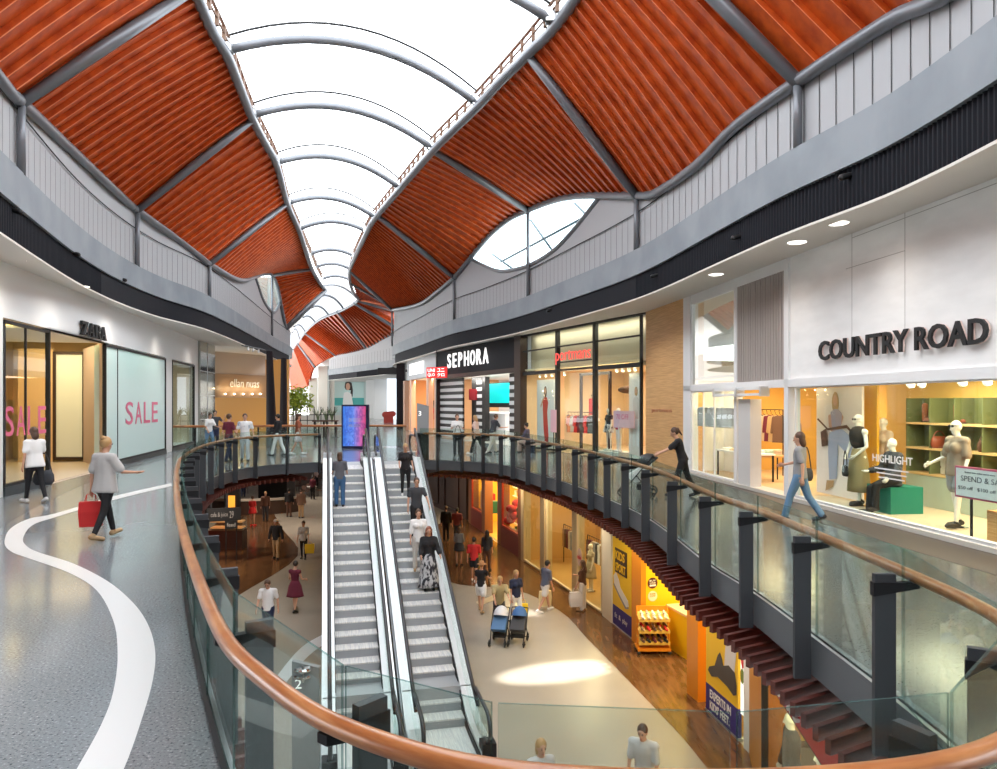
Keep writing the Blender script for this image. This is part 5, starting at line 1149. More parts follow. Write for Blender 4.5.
# yellow children's shoe shop
FY2 = floorfac((738, 740.7), (706, 710)); FY1 = floorfac((631, 639), (612.8, 623.8))
def shoe_poster(f, label, kind):
    t = thing('poster', label, 'poster', f.P(0, .05, L0)); L = f.L; top = ZC0 - .02
    m = MB(); f.box(m, 0, L, -.08, 0, L0 + .65, top); m.build('yellow_print', cm('poster_yellow', (.82, .50, .01), .5), t)
    m = MB(); f.box(m, 0, L, -.08, .002, L0 + .05, L0 + .65); m.build('blue_print', INDIGO, t)
    m = MB(); f.box(m, -.03, L + .03, -.1, .01, L0 + .005, L0 + .05); m.build('frame', ALU, t)
    if kind == 2:
        m = MB(); f.flat(m, L, L0 + .66, [(L * x, y) for x, y in ((.08, .30), (.12, .40), (.30, .52), (.40, .80), (.47, .90), (.53, .80), (.57, .66), (.74, .76), (.92, .70), (.97, .45), (.96, .26), (.88, .20), (.7, .28), (.4, .32), (.2, .22))], .006); m.build('printed_shoe', cm('printed_black_shoe', (.05, .04, .04), .5), t)
        m = MB(); f.flat(m, L, L0 + .66, [(L * x, y) for x, y in ((.60, .68), (.90, .68), (1.0, 1.5), (1.0, 1.9), (.72, 2.0))], .004); m.build('printed_sock', cm('printed_pale_sock', (.62, .60, .62), .6), t)
        m = MB(); f.text(m, 'EXPERTS IN', L * .86, L0 + .38, L * .66, .19, .004, .006, 0, .02); f.text(m, "KIDS' FEET.", L * .86, L0 + .13, L * .62, .19, .004, .006, 0, .02); m.build('lettering', WHITE, t)
    else:
        m = MB(); f.box(m, L * .2, L * .84, .0, .02, -3.08, -2.32); m.build('name_panel', cm('dark_brown_panel', (.05, .02, .01), .5), t)
        m = MB(); f.text(m, 'KIDS', L * .80, -2.66, L * .50, .27, .022, .006, 0, .02); f.text(m, 'SPORT', L * .80, -3.02, L * .54, .26, .022, .006, 0, .02); m.build('lettering', YEL, t)
        m = MB(); f.flat(m, L, L0 + .72, [(L * .05, 0.84), (L * .2, 0.99), (L * .35, 0.81), (L * .45, 0.59), (L * .85, 0.34), (L * .9, 0.19), (L * .75, 0.12), (L * .4, 0.37), (L * .1, 0.62)], .006); m.build('printed_shoe', cm('printed_white_shoe', (.74, .70, .66), .5), t)
        m = MB(); f.flat(m, L, L0 + .72, [(L * .08, 0.62), (L * .4, 0.36), (L * .76, 0.12), (L * .9, 0.17), (L * .88, 0.12), (L * .72, 0.06), (L * .38, 0.30), (L * .06, 0.56)], .01); m.build('printed_sole', GREYC, t)
        m = MB(); f.text(m, 'fit  &  play', L * .88, L0 + .24, L * .7, .2, .004, .006); m.build('small_lettering', WHITE, t)
shoe_poster(FY2, "tall yellow and blue poster of a black shoe reading EXPERTS IN KIDS' FEET", 2)
shoe_poster(FY1, 'tall yellow and blue KIDS SPORT poster of a white sneaker', 1)
def pier(p, q, mt, depth=.5, nm='wall_pier'):
    f = floorfac(p, q); m = MB(); f.box(m, 0, f.L, -depth, .03, L0, ZC0 + .1); st(m.build(nm, mt)); return f
pier((642, 648.5), (632.5, 640.2), ORANGE, .12); pier((699, 702.5), (688, 693), ORANGE); pier((751, 754), (745, 748), WHITE, .5)
fz_ = Fac((4.5, 12.25), (5.0, 14.3), -1); m = MB(); fz_.box(m, 0, fz_.L, -.6, .02, L0, ZC0 + .1); st(m.build('wall_pier', cm('amber_timber', (.50, .20, .03), .4))); pier((612, 623), (603, 615.5), CREAM, .4)
fl = floorfac((745, 748), (739, 742)); t = thing('lightbox', 'white lit panel with a red and green badge beside the yellow shoe poster', 'sign', fl.P(0, .05, L0 + .5)); m = MB(); fl.box(m, .02, fl.L - .03, -.1, -.02, L0 + .6, ZC0); m.build('panel', LITW, t)
m = MB(); fl.flat(m, fl.L * .95, L0 + 1.75, oval(fl.L * .45, .3, fl.L * .40, .5), -.015); m.build('badge', RED, t)
m = MB(); fl.flat(m, fl.L * .95, L0 + 1.2, oval(fl.L * .4, .2, fl.L * .3, .16), -.012); fl.flat(m, fl.L * .95, L0 + 2.3, oval(fl.L * .45, .12, fl.L * .42, .1), -.012); m.build('badge_leaves', cm('olive_leaf', (.2, .25, .05), .6), t)
# interior of the yellow shop
m = MB(); m.add([(4.62, 16.6, L0 + .007), (5.3, 14.6, L0 + .007), (12, 14.6, L0 + .007), (12, 22.7, L0 + .007), (3.75, 22.7, L0 + .007), (4.0, 21.2, L0 + .007)], [(0, 1, 2, 3, 4, 5)]); st(m.build('floor', WOODFL))
m = MB(); m.b6(5.15, 12, 14.9, 15.0, L0, ZC0); m.b6(11.9, 12, 14, 25, L0, ZC0); m.b6(4.15, 12, 22.6, 22.7, L0, ZC0); st(m.build('wall_shop_back', YEL))
fw_ = floorfac((671, 671), (641, 647.5)); m = MB(); a = fw_.P(fw_.L, -.02, 0); b = Vector((a.x + 3.2, a.y + 1.0, 0)); m.prism([a, b, b + Vector((0, .2, 0)), a + Vector((0, .2, 0))], (0, 0, 1)); 
for v_ in range(len(m.v)): m.v[v_].z = L0 if v_ < 4 else ZC0
st(m.build('wall_shop_side', YEL))
nf = (b - a).cross(Vector((0, 0, 1))).normalized(); FSIDE = Fac((a.x, a.y), (b.x, b.y), 1)
if FSIDE.n.y > 0: FSIDE = Fac((a.x, a.y), (b.x, b.y), -1)
def sticker(u, v, r, mt, label, words):
    s = FSIDE.s(u); z = FSIDE.z(u, v); t = thing('wall_sticker', label, 'sign', FSIDE.P(s, .01, z)); rr = r * FSIDE.d(u) / F
    m = MB(); FSIDE.flat(m, s, z, oval(0, 0, rr, rr, 20), .006); m.build('disc', mt, t); m = MB()
    for i, w_ in enumerate(words): text_into(m, w_, FSIDE.P(s, .012, z + rr * (.28 - .42 * i)) - FSIDE.right * rr * .62, FSIDE.right, (0, 0, 1), rr * 1.24, rr * .3, .004, 0, .02)
    m.build('lettering', WHITE if mt != CREAM else ORANGE, t)
sticker(652.5, 583, 5.6, cm('sticker_brown', (.08, .02, .01), .5), 'dark round sticker on the yellow wall above the shoe cart', ['BUY', '2 FOR', '1'])
sticker(652.5, 596, 5.2, CREAM, 'cream round sticker under the dark one on the yellow wall', ['50%', 'OFF'])
area(Vector((7, 18.5, ZC0 - .05)), 4, 5, 650, (1, .86, .45))
t = thing('counter', 'bright yellow display counter inside the shoe shop', 'counter', C(680, 658, L0)); fc = floorfac((688, 661), (668, 648)); m = MB(); fc.box(m, 0, fc.L, -.7, 0, L0 + .004, L0 + 1.18); m.build('counter_body', YEL, t); m = MB(); fc.box(m, -.05, fc.L + .05, -.75, .04, L0 + 1.18, L0 + 1.24); m.build('counter_top', cm('peach_top', (.80, .52, .30), .4), t)
def small_shoe(p, rz, mt, label, group=None):
    m = MB(); d = Vector((math.cos(rz), math.sin(rz), 0)); m.cap(p + Vector((0, 0, .045)), p + d * .16 + Vector((0, 0, .035)), .042, .034, 1, 8); m.cap(p + Vector((0, 0, .05)), p + Vector((0, 0, .085)), .04, .032, 1, 8)
    return tag(m.build('shoe', mt, smooth=True), label, 'shoe', group)
for i in range(3): small_shoe(fc.P(fc.L * (.25 + .25 * i), -.25, L0 + 1.245), .4 + i * .3, [BLACK, BROWNC, BLACK][i], ['black shoe on the yellow counter by its near end', 'brown shoe in the middle of the yellow counter', 'black shoe on the yellow counter by the cart'][i])
# three-tier shoe cart
cp = C(655, 649, L0) + Vector((-.12, -.25, 0)); t = thing('shoe_cart', 'orange three-tier shoe cart on castors outside the yellow shop', 'cart', cp); R_ = .43
for dx in (-R_, R_):
    m = MB(); m.tube([cp + Vector((dx, -.2, .1)), cp + Vector((dx, .12, 1.25))], .02, 6); m.build('upright', ORANGE, t)
    for dy in (-.22, .2):
        w_ = MB(); w_.cap(cp + Vector((dx - .012, dy, .05)), cp + Vector((dx + .012, dy, .05)), .045, .045); w_.build('castor', BLACK, t)
m = MB(); m.box(cp + Vector((0, 0, .14)), (R_ * 2 + .06, .5, .08)); m.build('base', ORANGE, t)
m = MB(); m.hexa([cp + Vector(q) for q in [(-R_, .1, .16), (R_, .1, .16), (R_, .16, .16), (-R_, .16, .16), (-R_, .18, 1.25), (R_, .18, 1.25), (R_, .22, 1.25), (-R_, .22, 1.25)]]); m.build('back_panel', ORANGE, t)
for i, z in enumerate((.34, .66, .98)):
    m = MB(); m.hexa([cp + Vector(q) for q in [(-R_, -.26, z - .06), (R_, -.26, z - .06), (R_, .15, z + .1), (-R_, .15, z + .1), (-R_, -.26, z - .04), (R_, -.26, z - .04), (R_, .15, z + .12), (-R_, .15, z + .12)]]); m.box(cp + Vector((0, -.26, z - .01)), (R_ * 2, .02, .09)); m.build('tray', cm('tray_yellow', (.8, .55, .12), .5), t)
    for j in range(5):
        for r_ in range(2):
            q = cp + Vector((-R_ + .1 + j * .16, -.16 + r_ * .17, z - .06 + .02 + (.10 + r_ * .17) * .39 + .02))
            small_shoe(q, -1.4, [[BROWNC, DCL, MAROON], [TAN, REDC, BROWNC], [WCL, CREAM, LGREY]][i][(j + r_) % 3], ['shoe in the bottom tray of the orange cart', 'shoe in the middle tray of the orange cart', 'shoe in the top tray of the orange cart'][i], ['shoes in the bottom tray', 'shoes in the middle tray', 'shoes in the top tray'][i])
# red and amber shop nearest the camera
FRd = Fac((3.95, 8), (4.48, 12.2), -1); rs = FRd.s
m = MB(); FRd.box(m, 0, FRd.L, -.2, .05, -2.3, ZC0 + .1); st(m.build('wall_sign_fascia', RED))
t = thing('shop_sign', 'white script lettering on the red fascia under the timber battens', 'sign', FRd.P(FRd.L, .08, -2.4)); m = MB(); FRd.text(m, 'Ulla & lie', FRd.L - .15, -2.22, 2.2, .40, .05, .05, 0, .005, .15); m.build('lettering', WHITE, t)
m = MB(); FRd.box(m, 0, FRd.L, -2.1, -2, L0, -2.3); st(m.build('wall_shop_back', cm('amber_back', (.74, .34, .03), .5)))
m = MB(); FRd.box(m, 0, FRd.L, -2, 0, L0 + .001, L0 + .25); st(m.build('floor_display', cm('amber_floor', (.6, .3, .06), .5)))
m = MB(); FRd.box(m, 0, FRd.L, -2.1, 0, -2.3, -2.24); st(m.build('ceiling_display', cm('amber_back', (.74, .34, .03), .5)))
shop_window(FRd, 0, FRd.L, L0 + .25, -2.3, BLACK, fw=.05)
area(FRd.P(FRd.L * .6, -1, -2.36), 3, 1.5, 110, (1, .75, .4))
# glass-fronted clothing shop
FG = floorfac((603, 615.5), (523, 561)); gs = FG.s
for a, b in ((0.05, gs(577)), (gs(577) + .35, gs(546)), (gs(546) + .5, FG.L)): shop_window(FG, a, b, L0 + .06, ZC0, cm('cream_frame', (.62, .52, .34), .5), fw=.06)
for u, w_ in ((575, .35), (543, .5), (523, .4)): m = MB(); FG.box(m, gs(u) - w_ / 2, gs(u) + w_ / 2, -.3, .04, L0, ZC0 + .1); st(m.build('wall_pier', cm('cream_pier', (.60, .47, .26), .5)))
room(FG, 0, FG.L, 3.5, L0 + .02, ZC0, cm('amber_store_wall', (.60, .36, .12), .6), cm('amber_store_floor', (.5, .3, .1), .4), None, lamp=(230, (1, .75, .4)))
t = thing('window_decal', 'pale round sale sticker on the clothing shop glass', 'sign', FG.P(gs(579), .0, -1)); s, z = gs(579.5), FG.z(579.5, 557); m = MB(); FG.flat(m, s, z, oval(0, 0, .22, .32, 18), .0); m.build('disc', cm('sticker_pink_white', (.8, .62, .55), .6), t); m = MB(); text_into(m, 'sale', FG.P(s, .006, z - .08) - FG.right * .17, FG.right, (0, 0, 1), .34, .16, .004, 0, .02); m.build('lettering', RED, t)
for r in range(3):
    q0, q1 = FG.P(FG.L * (.08 + .31 * r), -1.6, 0), FG.P(FG.L * (.28 + .31 * r), -1.6, 0); t = thing('clothes_rail', ['rail of clothes behind the round sale sticker', 'rail of clothes in the middle of the cream-framed shop', 'rail of clothes at the far end of the cream-framed shop'][r], 'clothes rail', (q0.x, q0.y, L0 + .024)); zz = L0 + 1.7
    m = MB(); m.tube([Vector((q0.x, q0.y, L0 + .04)), Vector((q0.x, q0.y, zz)), Vector((q1.x, q1.y, zz)), Vector((q1.x, q1.y, L0 + .04))], .02, 6); m.build('frame', STEELD, t)
    for i in range(7): hang([BROWNC, TAN, WCL, CHAR, GREYC, BEIGE, MAROON][(i + r) % 7], q0.lerp(q1, .1 + .13 * i) + Vector((0, 0, zz - .16)), 1.9, 'garment on the ' + ['rail behind the sale sticker', 'middle rail of the cream-framed shop', 'farthest rail of the cream-framed shop'][r], ['clothes behind the sale sticker', 'clothes on the middle rail', 'clothes on the farthest rail'][r], .8, .45)
for i in range(3):
    s = FG.L * (.15 + .31 * i); t = thing('wall_shelf', ['shelf of clothes above the rail by the sale sticker', 'shelf of folded stock in the middle of the cream-framed shop', 'shelf of folded stock at the far end of the cream-framed shop'][i], 'shelf', FG.P(s, -3.2, -2.4))
    for z in (-2.9, -2.4, -1.9): m = MB(); FG.box(m, s - .8, s + .8, -3.5, -3.1, z - .02, z + .02); m.build('board', OAK, t)
# red and gold toy shop
FT = floorfac((521.5, 559), (470, 523)); ts = FT.s
m = MB(); FT.box(m, 0, FT.L, -.4, .02, -1.15, ZC0 + .1); st(m.build('wall_toy_fascia', cm('rust_fascia', (.22, .07, .02), .5)))
for u in (521, 500, 484, 470.5): m = MB(); FT.box(m, ts(u) - .35, ts(u) + .35, -.4, .04, L0, -1.1); st(m.build('wall_pier', cm('rust_pier', (.25, .09, .03), .5)))
for a, b in ((521, 500), (484, 470.5)):
    m = MB(); FT.box(m, ts(a) + .3, ts(b) - .3, -.4, .05, L0, L0 + .95); st(m.build('wall_stall_riser', cm('dark_red_riser', (.20, .03, .02), .5))); shop_window(FT, ts(a) + .35, ts(b) - .35, L0 + .95, -1.15, cm('red_frame', (.4, .04, .02), .4), fw=.08)
room(FT, 0, FT.L, 3, L0 + .02, -1.1, cm('gold_store_wall', (.85, .50, .06), .6), cm('gold_store_floor', (.6, .35, .08), .4), None, lamp=(520, (1, .78, .35)))
t = thing('shelf_unit', 'cream shelves stacked with goods in the gold-lit doorway', 'shelf', FT.P(ts(492), -1.4, L0 + .024)); m = MB(); FT.box(m, ts(499), ts(487), -1.9, -1.8, L0 + .026, -1.4); m.build('back_panel', CREAM, t)
for i in range(7): m = MB(); FT.box(m, ts(499), ts(487), -1.8, -1.4, L0 + .1 + i * .48, L0 + .14 + i * .48); m.build('shelf', CREAM, t)
for i in range(6):
    for j in range(5): m = MB(); s = ts(499) + .3 + j * .42; FT.box(m, s, s + .3, -1.75, -1.5, L0 + .145 + i * .48, L0 + .40 + i * .48); tag(m.build('toy_box', [RED, YEL, CREAM, ORANGE, GREEN][(i * 2 + j) % 5]), 'boxed item on the cream shelves in the gold-lit doorway', 'box', 'boxed goods on the cream shelves')
p = FT.P(ts(511), -.8, L0 + 1.6); t = thing('toy_tree', 'dark green leafy display tree in the red-framed window', 'ornament', (p.x, p.y, L0 + .96)); m = MB(); m.cap(Vector((p.x, p.y, L0 + .97)), p, .07, .05); m.build('trunk', BROWNC, t); m = MB()
for i in range(22): m.ell(p + Vector((random.uniform(-.4, .4), random.uniform(-.3, .3), random.uniform(.0, 1.1))), (.17, .17, .12), 0, 7, 5)
m.build('foliage', cm('display_green', (.04, .13, .03), .7), t)
p = FT.P(ts(506), -.7, L0 + .97); t = thing('toy_heap', 'heap of red plush toys in the red-framed window', 'toy', p); m = MB()
for i in range(14): m.ell(p + Vector((random.uniform(-.6, .6), random.uniform(-.3, .3), .18 + random.uniform(0, 1.0))), (.22, .2, .2), 0, 8, 6)
m.build('plush', REDC, t, smooth=True)
for i in range(4): p = FT.P(ts(481 - i * 2.6), -.7, L0 + .955); m = MB(); FT.box(m, ts(481 - i * 2.6) - .3, ts(481 - i * 2.6) + .3, -.9, -.5, L0 + .955, L0 + 1.6 + .35 * (i % 2)); tag(m.build('gift_box', [GREEN, RED, YEL, WCL][i]), ['green', 'red', 'yellow', 'white'][i] + ' gift box in the far red-framed window', 'box')
# beyond: dark bookshop-like frontage under the slab
FB_ = Fac((C(466, 520, L0).x, C(466, 520, L0).y), (-7.4, 56), -1); m = MB(); FB_.box(m, 0, FB_.L, -.3, 0, L0, ZC0 + .1); st(m.build('wall_dark_front', cm('deep_brown_front', (.06, .03, .02), .6)))
for i in range(3): shop_window(FB_, 1.2 + i * 4, 3.9 + i * 4, L0 + .3, -1.2, cm('bronze_frame', (.035, .016, .012), .4), gl=glassmat('dim_glass', (.5, .42, .36), 1, .5, (.28, .2, .15)), fo=(0, .08))
# lower left shops
FLl = Fac((-12.2, 12), (-12.4, 24), 1)
m = MB(); FLl.box(m, 0, FLl.L, -.3, 0, L0, ZC0 + .1); st(m.build('wall_lower_left', cm('deep_red_front', (.25, .03, .015), .5)))
FLm = Fac((-12.4, 24), (-15.5, 38), 1); FLn = Fac((-15.5, 38), (-27, 46), 1); m = MB(); FLn.box(m, 0, FLn.L, -.3, 0, L0, ZC0 + .1); st(m.build('wall_lower_left', cm('dark_brown_front', (.05, .022, .014), .5))); m = MB(); FLm.box(m, 0, FLm.L, -.3, 0, L0, ZC0 + .1); st(m.build('wall_lower_left', cm('dark_brown_front', (.05, .022, .014), .5)))
m = MB(); FLm.box(m, FLm.s(178), FLm.s(197), -.05, .06, L0, -1.2); st(m.build('wall_red_panel', mat('lit_red_panel', (.5, .03, .01), .5, emit=(.7, .04, .015), es=.35)))
p = D(231, 502, 44); m = MB(); m.box((p.x, 44.25, (L0 + ZC0) / 2), (.9, .3, ZC0 - L0)); st(m.build('wall_pier', BLACK))
t = thing('lit_panel', 'orange lit panel on the dark pier behind the hanging menu board', 'sign', (p.x, 44.05, p.z)); m = MB(); m.box((p.x, 44.05, p.z), (.42, .1, .75)); m.build('panel', mat('lit_orange', (.8, .35, .03), .5, emit=(1, .42, .05), es=1.0), t)
t = thing('menu_board', 'black hanging menu board with dim lettering at the lower left shop', 'sign', D(225, 516, 32)); kk = Fac((D(207, 0, 31).x, 31), (D(241, 0, 31.5).x, 31.5), 1); zz0, zz1 = kk.z(225, 521), kk.z(225, 508)
m = MB(); kk.box(m, 0, kk.L, -.12, 0, zz0, zz1); m.build('board', BLACK, t); m = MB(); kk.text(m, 'cafe & juice', .15, zz0 + .14, kk.L * .5, .25, .002, .005); kk.text(m, '29', kk.L * .66, zz0 + .12, kk.L * .12, .3, .002, .005); m.build('lettering', cm('dim_ink', (.3, .28, .27), .6), t)
m = MB(); kk.box(m, kk.L * .55, kk.L * .62, -.08, -.04, zz1, ZC0); kk.box(m, kk.L * .1, kk.L * .14, -.08, -.04, zz1, ZC0); m.build('hanger', BLACK, t)
t = thing('menu_board', 'small black board reading FEED below the hanging menu board', 'sign', D(229, 524, 32)); m = MB(); zz2 = kk.z(229, 529); kk.box(m, kk.L * .52, kk.L * .9, -.12, .01, zz2, zz0 - .01); m.build('board', BLACK, t); m = MB(); kk.text(m, 'feed', kk.L * .58, zz2 + .1, kk.L * .25, .16, .012, .005); m.build('lettering', cm('pale_ink', (.5, .47, .44), .6), t)
m = MB(); kk.box(m, kk.L * .54, kk.L * .57, -.08, -.04, L0 + .01, zz2); kk.box(m, kk.L * .85, kk.L * .88, -.08, -.04, L0 + .01, zz2); m.build('post', BLACK, t)
t = thing('display_case', 'glowing glass food case under the small black board', 'display case', C(228, 548, L0)); p = C(228, 548, L0); m = MB(); m.box(p + Vector((0, 0, .45)), (1.6, .7, .9)); m.build('base', cm('dark_case', (.06, .03, .02), .5), t)
m = MB(); m.box(p + Vector((0, 0, 1.2)), (1.6, .65, .6)); m.build('glass_top', GLASSB, t)
for i in range(2): m = MB(); m.box(p + Vector((0, 0, 1.0 + .3 * i)), (1.5, .5, .06)); m.build('shelf', mat('warm_shelf', (.6, .3, .1), .5, emit=(1, .45, .15), es=.4), t)
t = thing('kiosk_counter', 'curved white counter of the dark seating area below the far balcony', 'counter', C(262, 500, L0)); m = MB(); c0 = Vector((-16.2, 47, 0)); R1, R2 = 3.4, 2.9
A_ = [math.radians(x) for x in range(195, 346, 10)]
m.loft([[c0 + Vector((R1 * math.cos(a), R1 * math.sin(a) * .6, L0 + .004)), c0 + Vector((R1 * math.cos(a), R1 * math.sin(a) * .6, L0 + .85)), c0 + Vector((R2 * math.cos(a), R2 * math.sin(a) * .6, L0 + .85)), c0 + Vector((R2 * math.cos(a), R2 * math.sin(a) * .6, L0 + .004))] for a in A_]); m.build('counter_body', cm('dark_case', (.06, .03, .02), .5), t)
m = MB(); m.loft([[c0 + Vector(((R1 + .08) * math.cos(a), (R1 + .08) * math.sin(a) * .6, L0 + .86)), c0 + Vector(((R1 + .08) * math.cos(a), (R1 + .08) * math.sin(a) * .6, L0 + .98)), c0 + Vector((R2 * math.cos(a), R2 * math.sin(a) * .6, L0 + .98)), c0 + Vector((R2 * math.cos(a), R2 * math.sin(a) * .6, L0 + .86))] for a in A_]); m.build('counter_top', cm('pale_counter', (.55, .48, .4), .4), t)
m = MB(); p = D(277, 0, 51); m.box((p.x, 51, -2.7), (2.0, 2.0, 4.4)); st(m.build('column', BLACK))
m = MB(); m.b6(-34, 8, 66, 66.3, L0, ZC0 + .1); st(m.build('wall_lower_far', cm('deep_brown_front', (.06, .03, .02), .6)))
# café tables, chairs far below
proto = thing('cafe_table', 'small round table in the dim seating area beyond the kiosk counter', 'table', (0, 0, 0), 0, 'tables of the dim seating area'); m = MB(); m.lathe([(.001, .72), (.38, .72), (.38, .75), (.001, .75)]); m.build('table_top', WHITE, proto, local=True); m = MB(); m.lathe([(.25, 0), (.25, .02), (.03, .04), (.03, .72)]); m.build('pedestal', BLACK, proto, local=True)
cpro = thing('cafe_chair', 'dark chair at the round tables of the dim seating area', 'chair', (0, 0, 0), 0, 'chairs of the dim seating area'); m = MB(); m.b6(-.2, .2, -.2, .2, .43, .47); m.build('seat', BROWNC, cpro, local=True); m = MB(); m.b6(-.2, .2, .18, .21, .6, .88); m.build('backrest', BROWNC, cpro, local=True)
for x in (-.18, .18):
    for y in (-.18, .19): m = MB(); m.b6(x - .015, x + .015, y - .015, y + .015, 0, .43 if y < 0 else .62); m.build('leg', BLACK, cpro, local=True)
tpos = [(-14, 54), (-11.5, 53), (-16.5, 57), (-12.5, 58), (-9.5, 56), (-20, 55), (-10, 61), (-14.5, 61)]
for i, (x, y) in enumerate(tpos):
    tt = proto if i == 0 else copy_tree(proto); tt.location = (x, y, L0)
    for j in range(3):
        ch = cpro if i == 0 and j == 0 else copy_tree(cpro); a = j * 2.1 + i; ch.location = (x + .62 * math.cos(a), y + .62 * math.sin(a), L0); ch.rotation_euler = (0, 0, a - PI / 2)
# ================================================================ escalators
ED = Vector((-.2335, .9724, 0)); EX = Vector((.9724, .2335, 0)); ERZ = math.asin(.2335)
E_R = Vector((-.986, 14.48, LOWER)); E_L = E_R - EX * 1.70
def step_z(y): return 0 if y < 1 else (4.8 if y >= 10.6 else (math.floor((y - 1) / .4) + 1) * .2)
def esc_pt(o, x, y): return o + EX * x + ED * y + Vector((0, 0, step_z(y)))
TREAD = mat('escalator_tread', (.7, .7, .68), .4, .1, build=noisy((.62, .62, .62), (.82, .80, .75), 40, (1, .05, .05), .4, .6)); RISER = mat('escalator_riser', (.36, .38, .40), .35, .3)
def escalator(o, label):
    t = thing('escalator', label, 'escalator', o, ERZ)
    ys = [-.2 + .4 * i for i in range(3)] + [1 + .4 * i for i in range(24)] + [10.6 + .4 * i for i in range(3)]
    for y in ys:
        z = max(step_z(y + .01), .012); zb = z - .2 if 1 <= y < 10.59 else z - .1
        m = MB(); m.b6(-.5, .5, y, y + .4, zb, z, 1); m.m = [1, 0, 1, 1, 1, 1]; m.add([(-.5, y - .002, z - .03), (.5, y - .002, z - .03), (.5, y - .002, z), (-.5, y - .002, z)], [(0, 1, 2, 3)], 0)
        m.build('step', [TREAD, RISER], t, local=True)
    line = [(-1.5, 0), (1.0, 0), (10.6, 4.8), (13.0, 4.8)]
    for s in (-1, 1):
        def xs(a, b): return (s * a, s * b)
        def side(y0z, lo, hi, xa, xb, nm, mt):
            m = MB(); a, b = min(xs(xa, xb)), max(xs(xa, xb)); m.loft([[(a, y, z + lo), (b, y, z + lo), (b, y, z + hi), (a, y, z + hi)] for y, z in y0z]); m.build(nm, mt, t, local=True)
        ln = [(-.7, 0.004), (.6, 0.004), (1.0, .1), (10.6, 4.9), (11, 4.8), (12.5, 4.8)]
        side(ln, 0, .16, .50, .53, 'skirt', STEELD)
        side(ln, .16, .24, .52, .80, 'deck', mat('deck_pale_metal', (.74, .75, .76), .28, .35))
        side([(-.7, .005), (.6, .005), (1.6, .05), (10.9, 4.72), (12.5, 4.79)], -.0, .2, .78, .81, 'cladding', ALU)
        # handrail loop over a glass panel
        up = [(y, z) for y, z in [(-.35, .36), (-.66, .42), (-.86, .58), (-.90, .76), (-.74, .95), (-.4, 1.0), (.5, 1.02), (1.1, 1.12), (10.3, 5.72), (10.9, 5.84), (12.2, 5.84), (12.55, 5.76), (12.7, 5.58), (12.6, 5.36), (12.3, 5.2), (12.0, 5.12)]]
        m = MB(); hp = spl([Vector((s * .64, y, z)) for y, z in up], 3); m.tube(hp, .036, 8, sx=1.2); m.build('handrail', mat('handrail_rubber', (.03, .03, .034), .3), t, smooth=True, local=True)
        m = MB(); gp = [p + Vector((0, 0, 0)) for p in hp]; n_ = len(gp)
        low = [Vector((s * .64, max(-.6, min(12.3, p.y)), 0)) for p in gp]
        def dz(y): return .22 if y < .6 else (.22 + 4.8 * (min(y, 10.8) - .8) / 9.8 if y > .8 else .26)
        poly_up = [p for p in gp if True]
        for a, b in zip(gp, gp[1:]):
            ya, yb = max(-.6, min(12.3, a.y)), max(-.6, min(12.3, b.y))
            if yb - ya < .02: continue
            e = Vector((s * .006, 0, 0)); A0, B0 = Vector((s * .64, ya, dz(ya))), Vector((s * .64, yb, dz(yb)))
            if a.z - A0.z < .1: continue
            m.hexa([A0 - e, B0 - e, B0 + e, A0 + e, Vector((s * .64, ya, a.z)) - e, Vector((s * .64, yb, b.z)) - e, Vector((s * .64, yb, b.z)) + e, Vector((s * .64, ya, a.z)) + e])
        m.build('glass_panel', glassmat('escalator_glass', (.92, .97, .96), .9, .06, (.7, .75, .74)), t, local=True)
        for yy, zz in ((-.62, 0), (12.35, 4.8)):
            m = MB(); m.b6(min(xs(.52, .80)), max(xs(.52, .80)), yy - .12, yy + .2, zz + .02, zz + .40); m.build('newel_box', STEELD if zz == 0 else ALU, t, local=True)
    for y0, y1, z, nm in ((-1.3, -.2, .012, 'landing_plate'), (11.8, 13.1, 4.808, 'landing_plate')):
        m = MB(); m.b6(-.8, .8, y0, y1, z - .05, z); m.build(nm, mat('landing_metal', (.50, .52, .53), .4, .2), t, local=True)
    m = MB(); m.loft([[(-.78, y, z - .30), (.78, y, z - .30), (.78, y, z - .95), (-.78, y, z - .95)] for y, z in ((1.6, .96), (3.0, 1.0), (10.6, 4.8), (12.5, 4.8))]); m.build('truss', mat('truss_cladding', (.45, .46, .47), .4, .5), t, local=True)
    return t
escalator(E_L, 'escalator at the left of the pair, carrying the woman in blue jeans')
escalator(E_R, 'escalator at the right of the pair, carrying four descending people')
# level pylons
def pylon(p, h, w, num, label, split, rz, z_num):
    t = thing('level_sign', label, 'sign', p, rz); m = MB(); m.prism([(-w / 2, -.06, split), (w / 2, -.06, split), (w / 2, -.06, h - .12), (-w / 2, -.06, h)], (0, .12, 0)); m.build('panel', cm('pylon_grey', (.30, .31, .32), .4), t, local=True)
    if split > .02: m = MB(); m.b6(-w / 2, w / 2, -.06, .06, 0, split); m.build('base', BLACK, t, local=True)
    m = MB(); text_into(m, num, (-w * .38, -.061, z_num), (1, 0, 0), (0, 0, 1), w * .24, .17, .006, 0, .005); m.build('number', LITW, t, local=True); return t
pylon(C(423, 461, 0), 2.2, .44, '3', 'grey level sign with number 3 beside the top of the escalators', 1.05, 0, 1.72)
t = pylon(Vector((-3.55, 13.3, LOWER)), 2.25, .5, '2', 'grey level sign with number 2 at the foot of the left escalator', 0, 0, 1.75)
m = MB(); m.lathe([(.16, .0), (.16, .03), (.13, .05)], (-.02, -.16, 2.0), 14); m.lathe([(.16, .0), (.16, .03), (.13, .05)], (-.02, -.16, 2.12), 14); m.tube([(-.02, -.16, 1.9), (-.02, -.16, 2.2)], .02, 6); m.box((-.02, -.1, 2.05), (.03, .14, .03)); m.build('steel_disc_fitting', CHROME, t, smooth=False, local=True)
